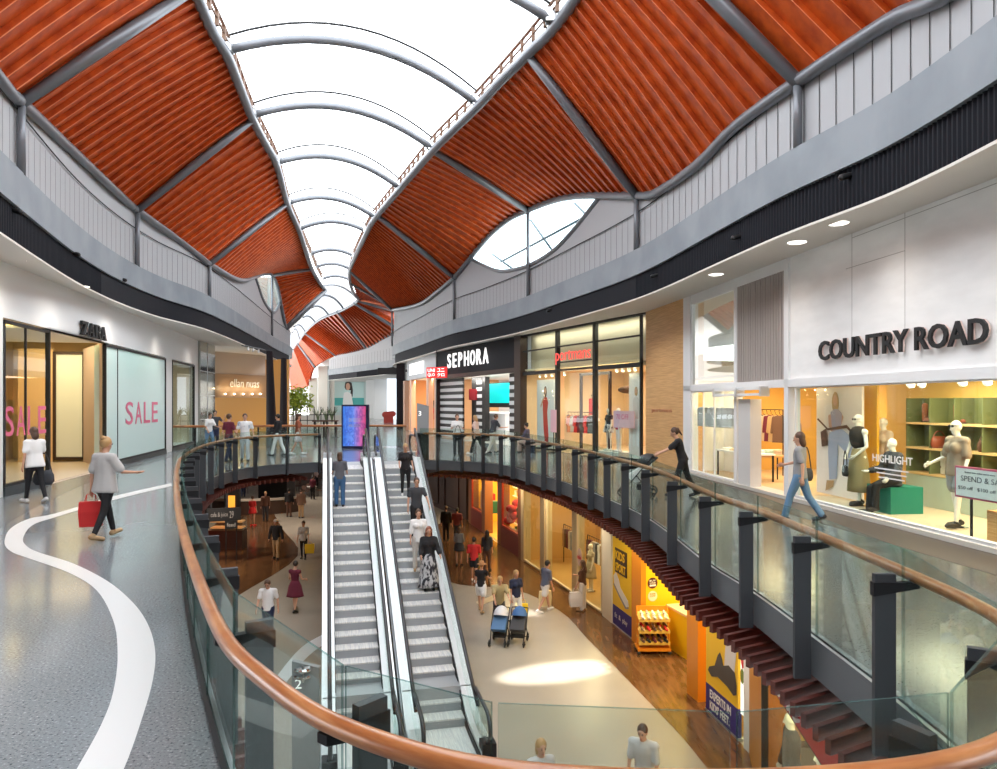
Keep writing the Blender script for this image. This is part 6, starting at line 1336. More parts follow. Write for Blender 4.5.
# advertising screen between the balconies
def screen_art(nt, b):
    tc = nt.nodes.new('ShaderNodeTexCoord'); sx = nt.nodes.new('ShaderNodeSeparateXYZ'); nt.links.new(tc.outputs['Generated'], sx.inputs[0])
    r = ramp(nt, sx.outputs['X'], [(0, (.03, .20, .75)), (.45, (.16, .30, .85)), (.75, (.60, .14, .42)), (1, (.65, .05, .16))])
    n = nz(nt, 7, 3, 'Generated'); r2 = ramp(nt, n.outputs['Fac'], [(.42, (1, 1, 1)), (.6, (.45, .5, .75)), (.72, (1.2, 1.2, 1.3))]); mx = nt.nodes.new('ShaderNodeMix'); mx.data_type = 'RGBA'; mx.blend_type = 'MULTIPLY'; mx.inputs['Factor'].default_value = 1
    nt.links.new(r.outputs['Color'], mx.inputs['A']); nt.links.new(r2.outputs['Color'], mx.inputs['B']); nt.links.new(mx.outputs['Result'], b.inputs['Emission Color']); b.inputs['Emission Strength'].default_value = 1.0
tp = C(355.5, 448.5, 0); t = thing('advertising_screen', 'tall blue and pink advertising screen standing between the balconies', 'screen', tp)
wd, ht = 1.32, 2.12; m = MB(); m.box(tp + Vector((0, 0, ht / 2)), (wd, .16, ht)); m.build('casing', cm('screen_navy', (.012, .012, .05), .3), t)
m = MB(); m.box(tp + Vector((-.04, -.085, ht / 2 + .02)), (wd - .22, .01, ht - .2)); m.build('display', mat('screen_art', (.02, .02, .05), .4, build=screen_art), t)
m = MB(); text_into(m, 'DO GOOD', tp + Vector((-.3, -.092, 1.3)), (1, 0, 0), (0, 0, 1), .55, .16, .002); m.build('lettering', cm('pale_ink', (.5, .47, .44), .6), t); m = MB(); text_into(m, 'FEEL GOOD', tp + Vector((-.3, -.092, 1.05)), (1, 0, 0), (0, 0, 1), .55, .12, .002); m.build('lettering', cm('pale_ink', (.5, .47, .44), .6), t)
# ================================================================ far end of the upper floor
m = MB(); m.b6(-60, 14, 156, 156.4, 0, 12.4); m.b6(-60.4, -60, 58, 156.4, 0, 12.4); m.b6(-60, -31, 73.6, 74, 0, 5.5); st(m.build('wall_far', cm('far_white', (.72, .70, .66), .7)))  # unseen side wall and extra height added to block sky light
def slab(u0, u1, v0, v1, d, mt, nm): 
    m = MB(); a, b = D(u0, v1, d), D(u1, v0, d); m.b6(a.x, b.x, d, d + .4, max(a.z, 0), b.z); return st(m.build(nm, mt))
slab(318, 334, 366, 415, 110, cm('far_cream', (.66, .62, .55), .7), 'column'); slab(309, 317, 378, 416, 114, cm('far_cream2', (.52, .49, .42), .7), 'column'); slab(327.5, 329.5, 366, 416, 109.5, cm('pipe_grey', (.35, .38, .36), .5), 'column')
slab(334, 372, 378, 418, 112, cm('far_teal_white', (.60, .70, .68), .6), 'wall_far'); slab(366, 374, 376, 420, 104, WHITE, 'column'); slab(374, 397, 375, 420, 99, cm('far_white2', (.70, .70, .70), .6), 'wall_far'); slab(387, 396, 378, 420, 97, mat('bright_window_far', (.8, .84, .9), .5, emit=(.8, .9, 1), es=1.0), 'window_3')
pf = Fac((D(334, 0, 111.88).x, 111.87), (D(364, 0, 111.88).x, 111.87), 1); t = thing('poster', 'large poster of a dark-haired woman in white on the far wall', 'poster', pf.P(0, 0, 1)); z0 = pf.z(350, 412)
m = MB(); pf.box(m, 0, pf.L, -.1, 0, z0, pf.z(350, 382)); m.build('print', cm('poster_mint', (.55, .72, .70), .6), t)
m = MB(); pf.box(m, 0, pf.L, .0, .02, z0 + 1.0, z0 + 2.2); m.build('printed_sea', cm('printed_sea', (.08, .42, .40), .6), t)
fig2d(pf, pf.L * .25, z0, pf.z(350, 381) - z0, [('printed_hair', HBLK, [(.12, .95), (.22, 1.0), (.33, .94), (.37, .7), (.36, .5), (.28, .48), (.30, .7), (.14, .72), (.10, .8)]), ('printed_face', SKIN, oval(.21, .82, .07, .12)), ('printed_blouse', WCL, [(.08, .62), (.2, .66), (.32, .58), (.40, .1), (.40, 0), (.04, 0), (.05, .4)])], .03, t)
m = MB(); p = D(385, 412, 80); p.z = .9; m.cap(p, p + Vector((.9, 0, .1)), .34, .32, .6); m.b6(p.x - .1, p.x + .9, p.y - .3, p.y + .3, 0.003, p.z); tag(m.build('display_sofa', cm('dull_red', (.3, .03, .02), .8)), 'blurred red padded display in the far shop window', 'display')
# tree and planters at the far left
tp_ = D(296, 403, 66); tp_.z = 0; t = thing('indoor_tree', 'bright green leafy tree behind the dark columns', 'tree', tp_); m = MB(); m.cap(tp_ + Vector((0, 0, .1)), tp_ + Vector((0, 0, 2.2)), .1, .08); m.build('trunk', BROWNC, t); m = MB(); rnd = random.Random(3)
for i in range(800):
    a = rnd.uniform(0, 2 * PI); r_ = rnd.uniform(.1, 1.45); q = tp_ + Vector((math.cos(a) * r_ * 1.1, math.sin(a) * r_, 2.45 + rnd.gauss(0, .5))); n = Vector((rnd.uniform(-1, 1), rnd.uniform(-1, 1), rnd.uniform(-.6, .6))).normalized(); b_ = n.orthogonal().normalized()
    m.add([q - n * .22, q + b_ * .09, q + n * .22, q - b_ * .09], [(0, 1, 2, 3)])
m.build('foliage', LEAF, t)
for i, (u, d) in enumerate(((318, 62), (326, 61), (332, 63))):
    p = C(u, 0, 0) if False else Vector(((u - U0) / F * d, d, 0)); t = thing('potted_plant', 'spiky potted plant by the far railing, ' + ['nearest the green tree', 'in the middle of three', 'nearest the poster wall'][i], 'plant', p); m = MB(); m.lathe([(.2, 0), (.28, .5), (.25, .5), (.22, .45)], p); m.build('pot', CREAM, t); m = MB()
    for j in range(14):
        a = j * 2.4; L_ = 1.0 + .5 * rnd.random(); m.tube(spl([p + Vector((0, 0, .45)), p + Vector((math.cos(a) * .15, math.sin(a) * .15, .45 + L_ * .6)), p + Vector((math.cos(a) * .5, math.sin(a) * .5, .45 + L_))], 3), [.03] * 3 + [.02] * 3 + [.005], 4)
    m.build('foliage', cm('grey_green', (.12, .17, .08), .7), t)
t = thing('railing', 'dark far railing with thin bars in front of the white columns', 'railing', Vector((-17, 58, 0))); xs_ = [(-17.6 + .55 * i) for i in range(9)]
for z in (.35, .8, 1.25): m = MB(); m.tube([(xs_[0], 58, z), (xs_[-1], 58, z)], .03, 5); m.build('rail', STEELD, t)
for x in xs_: m = MB(); m.tube([(x, 58, 0), (x, 58, 1.9)], .035, 5); m.build('post', STEELD, t)
for i, (u, d) in enumerate(((321, 47), (330, 47.5))):
    p = Vector(((u - U0) / F * d, d, 0)); t = thing('high_table', 'brown high table beyond the second balcony, ' + ['nearer the tree', 'nearer the screen'][i], 'table', p); m = MB(); m.box(p + Vector((0, 0, 1.02)), (1.0, .6, .07)); m.build('table_top', BROWNC, t)
    for dx in (-.4, .4): m = MB(); m.box(p + Vector((dx, 0, .49)), (.06, .4, .98)); m.build('leg', STEELD, t)
for i, u in enumerate((316, 325, 335.5)):
    d = 46; p = Vector(((u - U0) / F * d, d, 0)); t = thing('stool', 'dark stool at the brown high tables, ' + ['nearest the tree', 'between the tables', 'nearest the screen'][i], 'stool', p); m = MB(); m.lathe([(.001, .70), (.19, .70), (.19, .75), (.001, .75)], p, 12); m.build('seat', BROWNC, t); m = MB(); m.lathe([(.2, 0), (.2, .02), (.03, .04), (.03, .7)], p, 10); m.build('pedestal', STEELD, t)
m = MB(); m.b6(-18.5, -12.2, 64, 64.6, .0, 1.1); st(m.build('wall_planter', cm('planter_white', (.70, .70, .66), .6)))
# ================================================================ people, upper floor
def up(u, v): return C(u, v, 0)
def lo(u, v): return C(u, v, LOWER)
r, J = figure('woman in a loose pale grey tee and black leggings walking away, red bag in hand', 'person', up(105, 539), 18, 1.66, True, top=(cm('heather_tee', (.52, .50, .49), .9), .75, .04, .06), bottom=('leggings', DCL), hair=(HBLD, 'bun'), shoes=TAN, pose=dict(legs=(22, 6, -16, 14), armL=(-8, 14, 10), armR=(22, 24, 62), head=4), vox=.014, loose=.04)
carrier('bright red shopping bag carried by the woman in the pale grey tee', at_hand(r, J['hdL']), .34, .40, .16, REDC, .3)
r, J = figure('woman in a white tee and black leggings by the window, dark bag on her arm', 'person', up(35, 503), -60, 1.66, True, top=(WCL, .7, .03, .05), bottom=('leggings', DCL), hair=(HBRN, 'bob'), shoes=LGREY, pose=dict(legs=(14, 4, -12, 12), armL=(-14, 16, 20), armR=(16, 14, 60), lean=4), vox=.015, loose=.03)
h_ = at_hand(r, J['elR']); handbag('slate grey handbag on the arm of the woman in the white tee', h_ + Vector((.04, -.05, -.70)), CHAR, .4, .42, .32, .16, .38)
figure('person in a white top and blue jeans standing against the window end', 'person', Vector((-13.35, 33.2, 0)), 120, 1.72, True, top=(WCL, .8, .03), bottom=('trousers', LDENIM), hair=(HBRN, 'bun'), shoes=BLACK, pose=dict(legs=(22, 20, -6, 8), armL=(25, 12, 50), armR=(10, 15, 30), lean=6))
figure('person in a dark blue tee with one arm raised to the face', 'person', Vector((D(215, 0, 34).x, 34, 0)), 150, 1.82, False, top=(CHAR, .6), bottom=('trousers', NAVY), hair=(HBLK, 'short'), shoes=BLACK, pose=dict(legs=(6, 2, -4, 4), armL=(40, 30, 120), armR=(5, 10, 15)))
figure('person in a maroon printed tee and navy trousers', 'person', up(229, 462.5), 30, 1.78, False, top=(MAROON, .7, .02), bottom=('trousers', NAVY), hair=(HBRN, 'short'), shoes=BLACK, pose=dict(legs=(14, 6, -10, 10), armL=(-10, 12, 20), armR=(14, 12, 25)))
figure('man in a white printed tee and pale trousers walking by the rail', 'person', up(245, 461.5), 160, 1.80, False, top=(mat('white_print_tee', (.8, .8, .8), .9, build=noisy((.25, .32, .42), (.82, .82, .82), 3.2, None, .30, .40)), .65, .025), bottom=('trousers', cm('pale_trousers', (.58, .60, .62), .9)), hair=(HBRN, 'short'), shoes=BLACK, pose=dict(legs=(16, 4, -14, 12), armL=(-14, 18, 20), armR=(16, 18, 30)))
figure('person in a black top and white trousers in front of the dark column', 'person', up(278, 456), -80, 1.74, False, top=(DCL, 1.8, .025), bottom=('trousers', WCL), hair=(HBLK, 'short'), shoes=BLACK, pose=dict(legs=(18, 6, -14, 12)))
figure('person in a rust top and pale shorts near the far rail end', 'person', up(298, 455), 70, 1.74, True, top=(cm('rust_cloth', (.35, .10, .05), .9), .7, .03), bottom=('shorts', cm('pale_shorts', (.66, .64, .66), .9)), hair=(HBRN, 'bob'), shoes=WCL, pose=dict(legs=(16, 6, -14, 12)))
figure('woman in a white top with a dark bag outside the striped wall', 'person', up(457, 456), 170, 1.72, True, top=(WCL, .6, .03), bottom=('trousers', CHAR), hair=(HBRN, 'bun'), shoes=BLACK, pose=dict(armL=(20, 14, 70), armR=(20, 14, 70)))
handbag('black bag held by the woman in the white top outside the striped wall', up(457, 456) + Vector((.05, -.26, .72)), DCL, 0, .36, .26, .14, .3)
figure('woman in a blush blouse and black trousers walking past the shop stripes', 'person', up(477, 454.5), -70, 1.70, True, top=(PEACH, 1.4, .03, .05), bottom=('trousers', DCL), hair=(HBLD, 'bob'), shoes=WCL, pose=dict(legs=(20, 6, -18, 16), armL=(-14, 12, 20), armR=(20, 14, 30), lean=8), loose=.02)
figure('person in a charcoal tee and white trousers by the turquoise screen', 'person', up(492.5, 453.5), 60, 1.74, False, top=(CHAR, .7, .03), bottom=('trousers', cm('off_white_trousers', (.66, .64, .58), .9)), hair=(HBRN, 'short'), shoes=BLACK, pose=dict(legs=(18, 6, -14, 12), lean=14, armR=(30, 12, 60)))
figure('person in a violet grey top sitting by the red dress poster', 'person', Vector((D(528, 0, 32).x, 32, 0)), -70, 1.68, True, top=(cm('violet_cloth', (.10, .09, .15), .9), 1.5, .03), bottom=('trousers', PEACH), hair=(HBLK, 'bun'), shoes=BLACK, pose=dict(legs=(85, 85, 82, 84), seat=.44, armL=(20, 10, 60), armR=(24, 10, 60), lean=6))
t = thing('bench', 'pale bench outside the red dress poster', 'bench', Vector((D(529, 0, 32).x + .1, 32, 0))); p = Vector((D(528, 0, 32).x + .12, 31.95, 0)); m = MB(); m.box(p + Vector((0, 0, .39)), (.6, 1.3, .06), .3); m.build('seat', cm('bench_blush', (.66, .46, .40), .6), t)
for dy in (-.5, .5): m = MB(); m.box(p + Vector((0, dy, .18)), (.4, .06, .36), .3); m.build('leg', STEELD, t)
pp = C(672, 505, 0); r, J = figure('woman in black leaning over a pram on the right walkway', 'person', C(690, 503, 0) + Vector((.1, 1.0, 0)), -75, 1.66, True, top=(DCL, .8, .03), bottom=('trousers', DCL), hair=(HBRN, 'tail'), shoes=BLACK, pose=dict(legs=(20, 8, -16, 14), lean=16, armL=(50, 4, 14), armR=(50, 4, 14)), vox=.016)
pram('black pram with a white blanket pushed along the right walkway', r.location + Vector((-.98, .22, 0)), math.radians(75), BLACK, WCL)
r, J = figure('person in a grey tee and blue jeans striding past the right store doorway', 'person', up(800, 521), -55, 1.68, False, top=(GREYC, .75, .025, .03), bottom=('trousers', LDENIM), hair=(HBRN, 'bob'), shoes=CHAR, pose=dict(legs=(22, 8, -18, 18), armL=(-20, 14, 20), armR=(26, 14, 50)), vox=.014, loose=.01)
handbag('dark shoulder bag at the hip of the person in the grey tee', at_hand(r, J['hipR'] + Vector((.16, -.06, -.12))), CHAR, .5, .36, .24, .12, .4)
# ================================================================ people on the escalators
EH = math.degrees(-ERZ)
r, J = figure('woman in a grey tee and blue jeans riding up the left escalator', 'person', esc_pt(E_L, -.30, 8.40), EH, 1.66, True, top=(cm('slate_tee', (.12, .12, .14), .9), .7, .02), bottom=('trousers', DENIM), hair=(HBRN, 'bob'), shoes=BLACK, pose=dict(legs=(4, 2, -3, 3), armL=(14, 10, 60), armR=(14, 12, 60)), vox=.015)
def rider(y, x, *a, **k): return figure(*a[:2], esc_pt(E_R, x, y), 180 + EH, *a[2:], **k)
rider(8.95, .08, 'young woman in a black printed tee riding down, topmost on the right escalator', 'person', 1.66, True, top=(mat('black_print_tee', (.02, .02, .02), .9, build=noisy((.35, .3, .28), (.018, .016, .018), 3, None, .30, .37)), .6, .02), bottom=('leggings', DCL), hair=(HBLD, 'bun'), shoes=WCL, pose=dict(legs=(8, 10, -3, 3), armL=(10, 10, 40), armR=(10, 10, 60)), vox=.016)
rider(6.85, .18, 'man in a charcoal tee and black jeans riding down behind the woman in white', 'person', 1.78, False, top=(CHAR, .6, .02), bottom=('trousers', DCL), hair=(HBRN, 'short'), shoes=BLACK, pose=dict(legs=(3, 2, -3, 4), armL=(20, 22, 20), armR=(4, 10, 12)), vox=.016)
rider(5.45, .06, 'woman in a white shirt riding down behind the patterned dress', 'person', 1.66, True, top=(WCL, 1.2, .025, .06), bottom=('trousers', cm('cream_trousers', (.60, .56, .52), .9)), hair=(HBRN, 'bun'), shoes=TAN, pose=dict(armL=(14, 10, 30), armR=(6, 12, 20)), vox=.016)
rider(4.85, .26, 'auburn-haired woman in a long patterned dress, lowest on the right escalator', 'person', 1.68, True, dress=(PRINT, 0, .10, .12), outer=(DCL, 1.7), hair=(HRED, 'long'), shoes=BLACK, pose=dict(armL=(18, 16, 40), armR=(8, 12, 50)), vox=.016)
# ================================================================ people, lower floor
P_ = 'person'
figure('bearded man in a white tee and navy trousers walking up the lower floor', P_, lo(268, 640), 175, 1.80, False, top=(WCL, .65, .025, .03), bottom=('trousers', NAVY), hair=(HBRN, 'short'), shoes=LGREY, pose=dict(legs=(14, 4, -10, 10), armL=(-8, 14, 14), armR=(10, 14, 18), head=22), vox=.016)
figure('woman in a sleeveless maroon dress walking away on the lower floor', P_, lo(295, 612), 12, 1.70, True, dress=(MAROON, .12, .55, .12), hair=(HBLK, 'short'), shoes=BLACK, pose=dict(legs=(14, 4, -12, 10), armL=(10, 12, 60), armR=(14, 12, 60), head=12), vox=.016)
figure('man in a black jumper, tan trousers and pale cap', P_, lo(276, 559), 178, 1.76, False, top=(DCL, 1.9, .03, .04), bottom=('trousers', TAN), hair=(cm('cap_cloth', (.6, .56, .52), .8), 'cap'), shoes=BLACK, pose=dict(legs=(8, 4, -6, 6), armL=(0, 16, 10), armR=(0, 16, 10)))
r, J = figure('woman in a grey top and black leggings with a yellow bag', P_, lo(303.5, 559), 176, 1.68, True, top=(LGREY, .8, .03, .03), bottom=('leggings', DCL), hair=(HBRN, 'bun'), shoes=BLACK, pose=dict(legs=(10, 4, -8, 8), armL=(4, 12, 14), armR=(6, 14, 20)))
carrier('bright yellow shopping bag held by the woman in the grey top', at_hand(r, J['hdL']) + Vector((.05, 0, 0)), .42, .40, .2, cm('bag_yellow', (.85, .58, .02), .6), .2, handle=.1)
figure('person in a red dress walking on the lower floor', P_, lo(252.5, 526), 10, 1.70, True, dress=(REDC, .7, .75, .05), hair=(HBRN, 'short'), shoes=RED, vox=.024)
figure('person in a brown jacket and dark trousers beside the one in red', P_, lo(265.5, 521), 170, 1.72, False, top=(BROWNC, 1.8, .03), bottom=('trousers', CHAR), hair=(HBLD, 'short'), shoes=BLACK, vox=.024)
figure('person in black walking away before the seating area, nearer the kiosk counter', P_, lo(289, 517), 0, 1.74, False, top=(DCL, 1.8, .03), bottom=('trousers', BROWNC), hair=(HBLK, 'short'), shoes=BLACK, vox=.024)
figure('person in a brown coat walking away before the seating area, nearer the escalator', P_, lo(301, 518), 5, 1.74, False, top=(cm('coat_brown', (.16, .09, .06), .9), 1.8, .04, .1), bottom=('trousers', TAN), hair=(HBRN, 'short'), shoes=BLACK, vox=.024)
seat = [('dark red', MAROON, -13.4, 53.3), ('white', WCL, -16.0, 56.6), ('grey', GREYC, -12.0, 57.3), ('black', DCL, -11.0, 52.3), ('red', REDC, -9.9, 55.3), ('brown', BROWNC, -10.5, 60.2), ('pale', PEACH, -14.9, 60.3), ('tan', TAN, -18.9, 54.6)]
for i, (nm, mt, x, y) in enumerate(seat): figure('person in a %s top standing in the dim seating area' % nm, P_, Vector((x - .1, y - 1.0, LOWER)), i * 50, 1.7, i % 2 == 0, top=(mt, 1.2), bottom=('trousers', [DCL, NAVY, CHAR][i % 3]), hair=([HBLK, HBRN, HBLD][i % 3], 'short'), shoes=BLACK, vox=.03)
figure('person in a red tee and black shorts walking away under the balcony', P_, lo(474, 582), 8, 1.74, False, top=(REDC, .8, .03, .03), bottom=('shorts', DCL), hair=(HBLK, 'short'), shoes=WCL, pose=dict(legs=(14, 6, -12, 12), armL=(-10, 10, 16), armR=(12, 10, 20)), vox=.018)
figure('long-haired person in dark clothes beside the red tee', P_, lo(487, 571), 15, 1.68, True, top=(CHAR, 1.2, .03), bottom=('trousers', BROWNC), hair=(HBLK, 'long'), shoes=BLACK, vox=.02)
figure('person in a dark maroon tee with a red backpack far under the balcony', P_, lo(457, 543), 5, 1.74, False, top=(cm('maroon_dark', (.22, .05, .05), .9), .8, .03), bottom=('trousers', CHAR), hair=(HBLK, 'short'), shoes=BLACK, vox=.022)
figure('person in black standing farthest under the balcony by the escalator', P_, lo(446, 541), 0, 1.76, False, top=(DCL, 1.8, .03), bottom=('trousers', DCL), hair=(HBRN, 'short'), shoes=BLACK, vox=.022)
figure('person in a grey skirt walking behind the red tee', P_, lo(459, 566), 12, 1.66, True, top=(GREYC, .9, .03), bottom=('skirt', CHAR, .7), hair=(HBRN, 'bob'), shoes=BLACK, vox=.022)
figure('person in a black top and white shorts wearing a tan hat', P_, lo(481, 612), 14, 1.68, True, top=(DCL, .4, .02), bottom=('shorts', WCL), hair=(cm('straw_hat', (.42, .2, .08), .8), 'hat'), shoes=TAN, pose=dict(legs=(18, 6, -14, 14), lean=6, armR=(34, 10, 40)), vox=.018)
q = lo(499, 632); r, J = figure('person in a khaki tee pushing a double pram towards the camera', P_, q, 168, 1.74, False, top=(cm('khaki_tee', (.40, .33, .17), .9), .7, .03), bottom=('trousers', CHAR), hair=(HBLD, 'short'), shoes=BLACK, pose=dict(legs=(14, 6, -10, 10), lean=12, armL=(44, 6, 18), armR=(44, 6, 18)), vox=.017)
pram('grey and blue pram pushed by the person in the khaki tee, white hood', r.location + Vector((.02, -.98, 0)), PI - .2, cm('hood_white', (.66, .66, .68), .7), cm('pram_blue', (.07, .16, .32), .7))
pram('second pram with a blue hood beside the white-hooded one', r.location + Vector((.56, -1.02, 0)), PI - .2, cm('hood_blue', (.05, .14, .34), .7), CHAR)
r, J = figure('person in a dark blue top walking beside the prams', P_, lo(516, 624), 150, 1.70, True, top=(NAVY, .6, .03), bottom=('trousers', WCL), hair=(HBLD, 'bob'), shoes=BLACK, pose=dict(legs=(16, 6, -12, 12)), vox=.018)
carrier('small yellow bag carried beside the prams', at_hand(r, J['hdL']), .28, .3, .14, cm('bag_yellow', (.85, .58, .02), .6), 0)
r, J = figure('person in a slate blue top and white shorts walking towards the clothing shop', P_, lo(545, 612), 60, 1.74, False, top=(cm('slate_blue', (.13, .15, .22), .9), .8, .03), bottom=('shorts', WCL), hair=(HBLK, 'short'), shoes=WCL, pose=dict(legs=(20, 8, -16, 16), lean=8), vox=.017)
carrier('cream carrier bag held by the person in white shorts', at_hand(r, J['hdL']), .40, .5, .18, cm('bag_cream', (.80, .66, .36), .6), .4)
r, J = figure('woman in a brown top and white trousers standing at the clothing shop window', P_, lo(583, 611), -60, 1.70, True, top=(BROWNC, 1.2, .02), bottom=('trousers', WCL), hair=(HBRN, 'long'), shoes=TAN, pose=dict(armL=(6, 10, 20), armR=(20, 10, 70)), vox=.018)
carrier('large white carrier bag of the woman at the clothing shop window', at_hand(r, J['hdL']), .44, .48, .16, WCL, .2)
figure('person in white shorts and a grey tee in the near lower hall', P_, C(645, 825, LOWER), -150, 1.74, False, top=(LGREY, .8, .03, .03), bottom=('shorts', WCL), hair=(HBRN, 'short'), shoes=WCL, pose=dict(legs=(20, 8, -16, 14), lean=10), vox=.016)
figure('person in a pale tee mostly hidden under the near timber rail', P_, C(541, 850, LOWER), 160, 1.72, True, top=(LGREY, .8, .03), bottom=('trousers', CHAR), hair=(HBLD, 'bob'), shoes=BLACK, vox=.018)
# ================================================================ mannequins
def stand(root, w=.32):
    m = MB(); m.lathe([(.001, 0.0), (w / 2, 0.0), (w / 2, .012), (.001, .012)], (0, -.02, .003), 16); m.build('base_plate', CHROME, root, local=True)
def manq(label, p, face, H, fem=True, **k):
    r, J = figure(label, 'mannequin', p, face, H, fem, skin=MANN, name='mannequin', mann=True, vox=.014, **k); stand(r); return r, J
FCp = lambda u, off: FC.P(FC.s(u, off), off, .096)
hd = math.degrees(math.atan2(-FC.n.x, -FC.n.y)) + 180
def glasses(r, J):
    hc = J['head']; m = MB()
    for s in (-1, 1): m.ell(hc + Vector((s * .036, .092, .024)), (.032, .014, .022), 0, 10, 6)
    m.tube([hc + Vector((-.085, 0, .03)), hc + Vector((-.06, .085, .03)), hc + Vector((.06, .085, .03)), hc + Vector((.085, 0, .03))], .006, 5); m.build('sunglasses', BLACK, r, local=True)
fx = math.degrees(math.atan2(FC.n.x, FC.n.y))
r, J = manq('mannequin in a taupe blouse and grey shorts behind the price board', FCp(957, -.62), fx, 1.80, top=(cm('taupe_satin', (.28, .22, .16), .5), .8, .035, .04), bottom=('shorts', cm('grey_shorts', (.30, .31, .32), .8)), shoes=BLACK, pose=dict(legs=(8, 2, -6, 4), armL=(2, 14, 20), armR=(6, 16, 60)), loose=.02); glasses(r, J)
r, J = manq('mannequin in a strapless black top and long khaki skirt with sunglasses', FCp(859, -.55), fx, 1.86, bottom=('skirt', cm('khaki_skirt', (.32, .25, .12), .8), .28, .06), shoes=BLACK, pose=dict(legs=(6, 2, -4, 4), armL=(6, 20, 34, 34), armR=(6, 20, 34, 34))); glasses(r, J)
m = MB(); m.cap(J['chest'] + Vector((0, 0, -.10)), J['chest'] + Vector((0, .01, .03)), .180, .188, .98); m.build('bandeau', DCL, r, smooth=True, local=True)
handbag('black clutch bag hanging from the hands of the strapless mannequin', at_hand(r, J['pel'] + Vector((0, .30, -.42))), DCL, FC_RZ if False else 1.4, .34, .22, .1, .3)
r, J = manq('seated mannequin in a dark jacket on the green fabric cube', FCp(893, -.66), fx, 1.72, top=(WCL, .5, .02), outer=(CHAR, 1.9), bottom=('trousers', DCL), shoes=BLACK, pose=dict(legs=(80, 78, 70, 66), seat=.55, armL=(16, 16, 40), armR=(20, 10, 60)))
r, J = manq('mannequin in a beige knit standing behind the green cube', FCp(884, -1.55), fx, 1.78, top=(BEIGE, 1.6, .03), bottom=('trousers', TAN), shoes=BLACK)
FPp = lambda u: FP.P(FP.s(u, -.85), -.85, .224); fq = math.degrees(math.atan2(FP.n.x, FP.n.y))
manq('mannequin in a dark top and patterned skirt in the fashion shop window', FPp(609), fq, 1.76, top=(CHAR, .3, .02), bottom=('skirt', PRINT, .75, .05), shoes=WCL)
manq('mannequin in a red top in the fashion shop window next to the dark one', FPp(619), fq, 1.76, top=(REDC, .5, .02), bottom=('skirt', REDC, .95, .03), shoes=WCL)
fr_ = math.degrees(math.atan2(FRd.n.x, FRd.n.y)); q = Vector((4.64, 11.4, LOWER + .254))
manq('mannequin in a black suit under the red script fascia', q, fr_, 1.84, False, top=(WCL, .5, .015), outer=(DCL, 1.95), bottom=('trousers', DCL), shoes=BLACK)
q = Vector((4.64, 10.3, LOWER + .254)); manq('mannequin in a long red ruffled dress under the red script fascia', q, fr_, 1.78, True, dress=(REDC, .15, .25, .24), shoes=RED)
q = FG.P(FG.s(591, -.8), -.8, LOWER + .026); fg_ = math.degrees(math.atan2(FG.n.x, FG.n.y)); manq('mannequin in a pale floral dress behind the clothing shop glass', q, fg_, 1.76, True, dress=(cm('floral_pale', (.46, .40, .28), .8), .3, .5, .08), shoes=WCL)
# ================================================================ small ceiling things on the bands
for i, (u, v) in enumerate(((13, 210), (73, 253), (121, 279))): p = wall_pt(LBASE, u, v); m = MB(); m.cap(p, p + Vector((.14, 0, -.04)), .05, .06); tag(m.build('security_camera', BLACK, smooth=True), 'small black camera on the dark left band, ' + ['nearest the picture edge', 'second along', 'third along'][i], 'camera')
for i, (u, v) in enumerate(((850, 175), (740, 236), (657, 275), (551, 310))): p = wall_pt(RBASE, u, v); m = MB(); m.cap(p, p + Vector((-.14, 0, -.04)), .05, .06); tag(m.build('security_camera', BLACK, smooth=True), 'small black camera on the fluted right band, ' + ['nearest the picture edge', 'second along', 'third along', 'farthest along'][i], 'camera')
DL = [(838, 224, 'downlight set in the right soffit above the black raised letters'), (797, 243, 'downlight set in the right soffit above the brown battens'), (716, 275, 'small downlight set in the right soffit by the reflecting glass')]
for u, v, lb in DL: p = C(u, v, 5.49); m = MB(); m.lathe([(.001, 0), (.16, 0), (.19, .012), (.001, .012)], p, 16); tag(m.build('downlight', LAMPW), lb, 'light')
for i, (u, v) in enumerate(((34, 262), (84, 287))): p = C(u, v, 5.49); m = MB(); m.lathe([(.001, 0), (.12, 0), (.15, .012), (.001, .012)], p, 16); tag(m.build('downlight', LAMPW), 'downlight set in the left soffit, ' + ['nearer the picture edge', 'farther from the picture edge'][i], 'light')
# ================================================================ light
W = bpy.data.worlds.new('sky'); SC.world = W; W.use_nodes = True; bg = W.node_tree.nodes['Background']; bg.inputs['Color'].default_value = (.93, .97, 1, 1); bg.inputs['Strength'].default_value = 5.0
def portal(c, sx, sy, rx=0, rz=0, ry=0):
    o = area(Vector(c), sx, sy, 1, (1, 1, 1), rz, rx, ry); o.data.cycles.is_portal = True; return o
# soffit downlights of the two walkways
def walk_lamp(x, y, p, col=(1, .92, .82), z=5.42, r=.25):
    l = bpy.data.lights.new('lamp', 'SPOT'); l.energy = p; l.color = col; l.spot_size = math.radians(140); l.spot_blend = 1; l.shadow_soft_size = r
    o = bpy.data.objects.new('lamp', l); COL.objects.link(o); o.location = (x, y, z)
for x, y in ((-10.0, 12.5), (-10.9, 16.5), (-11.4, 19.5), (-12.5, 24), (-13.5, 30), (-14.6, 36), (-16.2, 43), (-17.3, 50)): walk_lamp(x, y, 230, z=5.4, r=.6)
for x, y in ((6.5, 6), (6.45, 9.5), (6.3, 12.5), (5.85, 16), (5.1, 20), (4.2, 24.5), (2.9, 29), (1.1, 33.5), (-1.2, 38.5), (-3.6, 43.5), (-6.2, 50)): walk_lamp(x, y, 120, r=.6)
for x, y in ((-22, 104), (-16, 96), (-20, 62)): walk_lamp(x, y, 300)
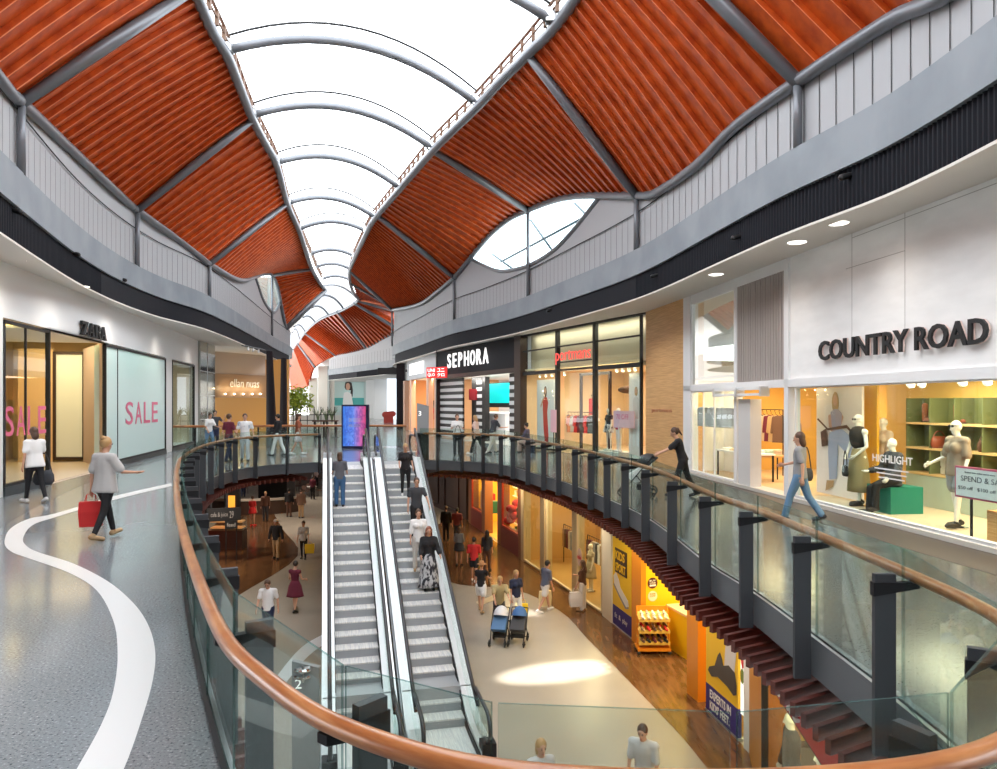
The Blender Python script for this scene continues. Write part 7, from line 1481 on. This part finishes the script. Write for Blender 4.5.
# lower level lamps in the soffit
for x, y in ((4.3, 11), (4.1, 14), (3.9, 17), (3.2, 20.5), (2.7, 24), (1.6, 28), (.3, 32), (-1.5, 37), (-4, 43)): walk_lamp(x, y, 300, (1, .82, .58), -.72, .12)
for x, y in ((-10.5, 18), (-11, 24), (-12, 30), (-14.5, 36), (-15, 43), (-11, 40), (-6, 40), (-9, 48), (-14, 52)): walk_lamp(x, y, 700, (1, .86, .72), -.72, .12)
# added spot lamps above the roof standing in for sun, cones shaped to floor patches
for P0, ang, en, sq, tw in ((Vector((1.55, 18.75, LOWER)), 3.2, 5e5, .40, .35), (Vector((1.0, 24.0, LOWER)), 2.0, 4e5, .34, .2), (Vector((-1.4, 27.8, LOWER)), 1.6, 3e5, .3, .3)):
    dn = Vector((-4.4, 3.2, 17.3)).normalized()
    l = bpy.data.lights.new('sun_patch_spot', 'SPOT'); l.energy = en; l.color = (1, .95, .86); l.spot_size = math.radians(ang); l.spot_blend = .12; l.shadow_soft_size = .2
    o = bpy.data.objects.new('sun_patch_spot', l); COL.objects.link(o); o.location = P0 + dn * 60; x_ = Vector((math.cos(tw), math.sin(tw), 0)); x_ = (x_ - dn * x_.dot(dn)).normalized(); y_ = dn.cross(x_)
    o.rotation_euler = Matrix((x_, y_, dn)).transposed().to_euler(); o.scale = (1, sq, 1)
cam = bpy.data.cameras.new('camera'); cam.sensor_width = 36; cam.lens = F / 997 * 36; cam.shift_y = (H0 - 384.5) / 997; cam.clip_end = 400; cam.clip_start = .05
co = bpy.data.objects.new('camera', cam); COL.objects.link(co); co.location = (0, 0, ZC); co.rotation_euler = (PI / 2, 0, 0); SC.camera = co
SC.view_settings.view_transform = 'Standard'; SC.view_settings.look = 'None'; SC.view_settings.exposure = 0.0; SC.view_settings.gamma = 1
SC.cycles.use_denoising = True; SC.cycles.max_bounces = 8; SC.cycles.diffuse_bounces = 4; SC.cycles.glossy_bounces = 3; SC.cycles.transparent_max_bounces = 24; SC.cycles.sample_clamp_indirect = 6; SC.cycles.caustics_reflective = False; SC.cycles.caustics_refractive = False
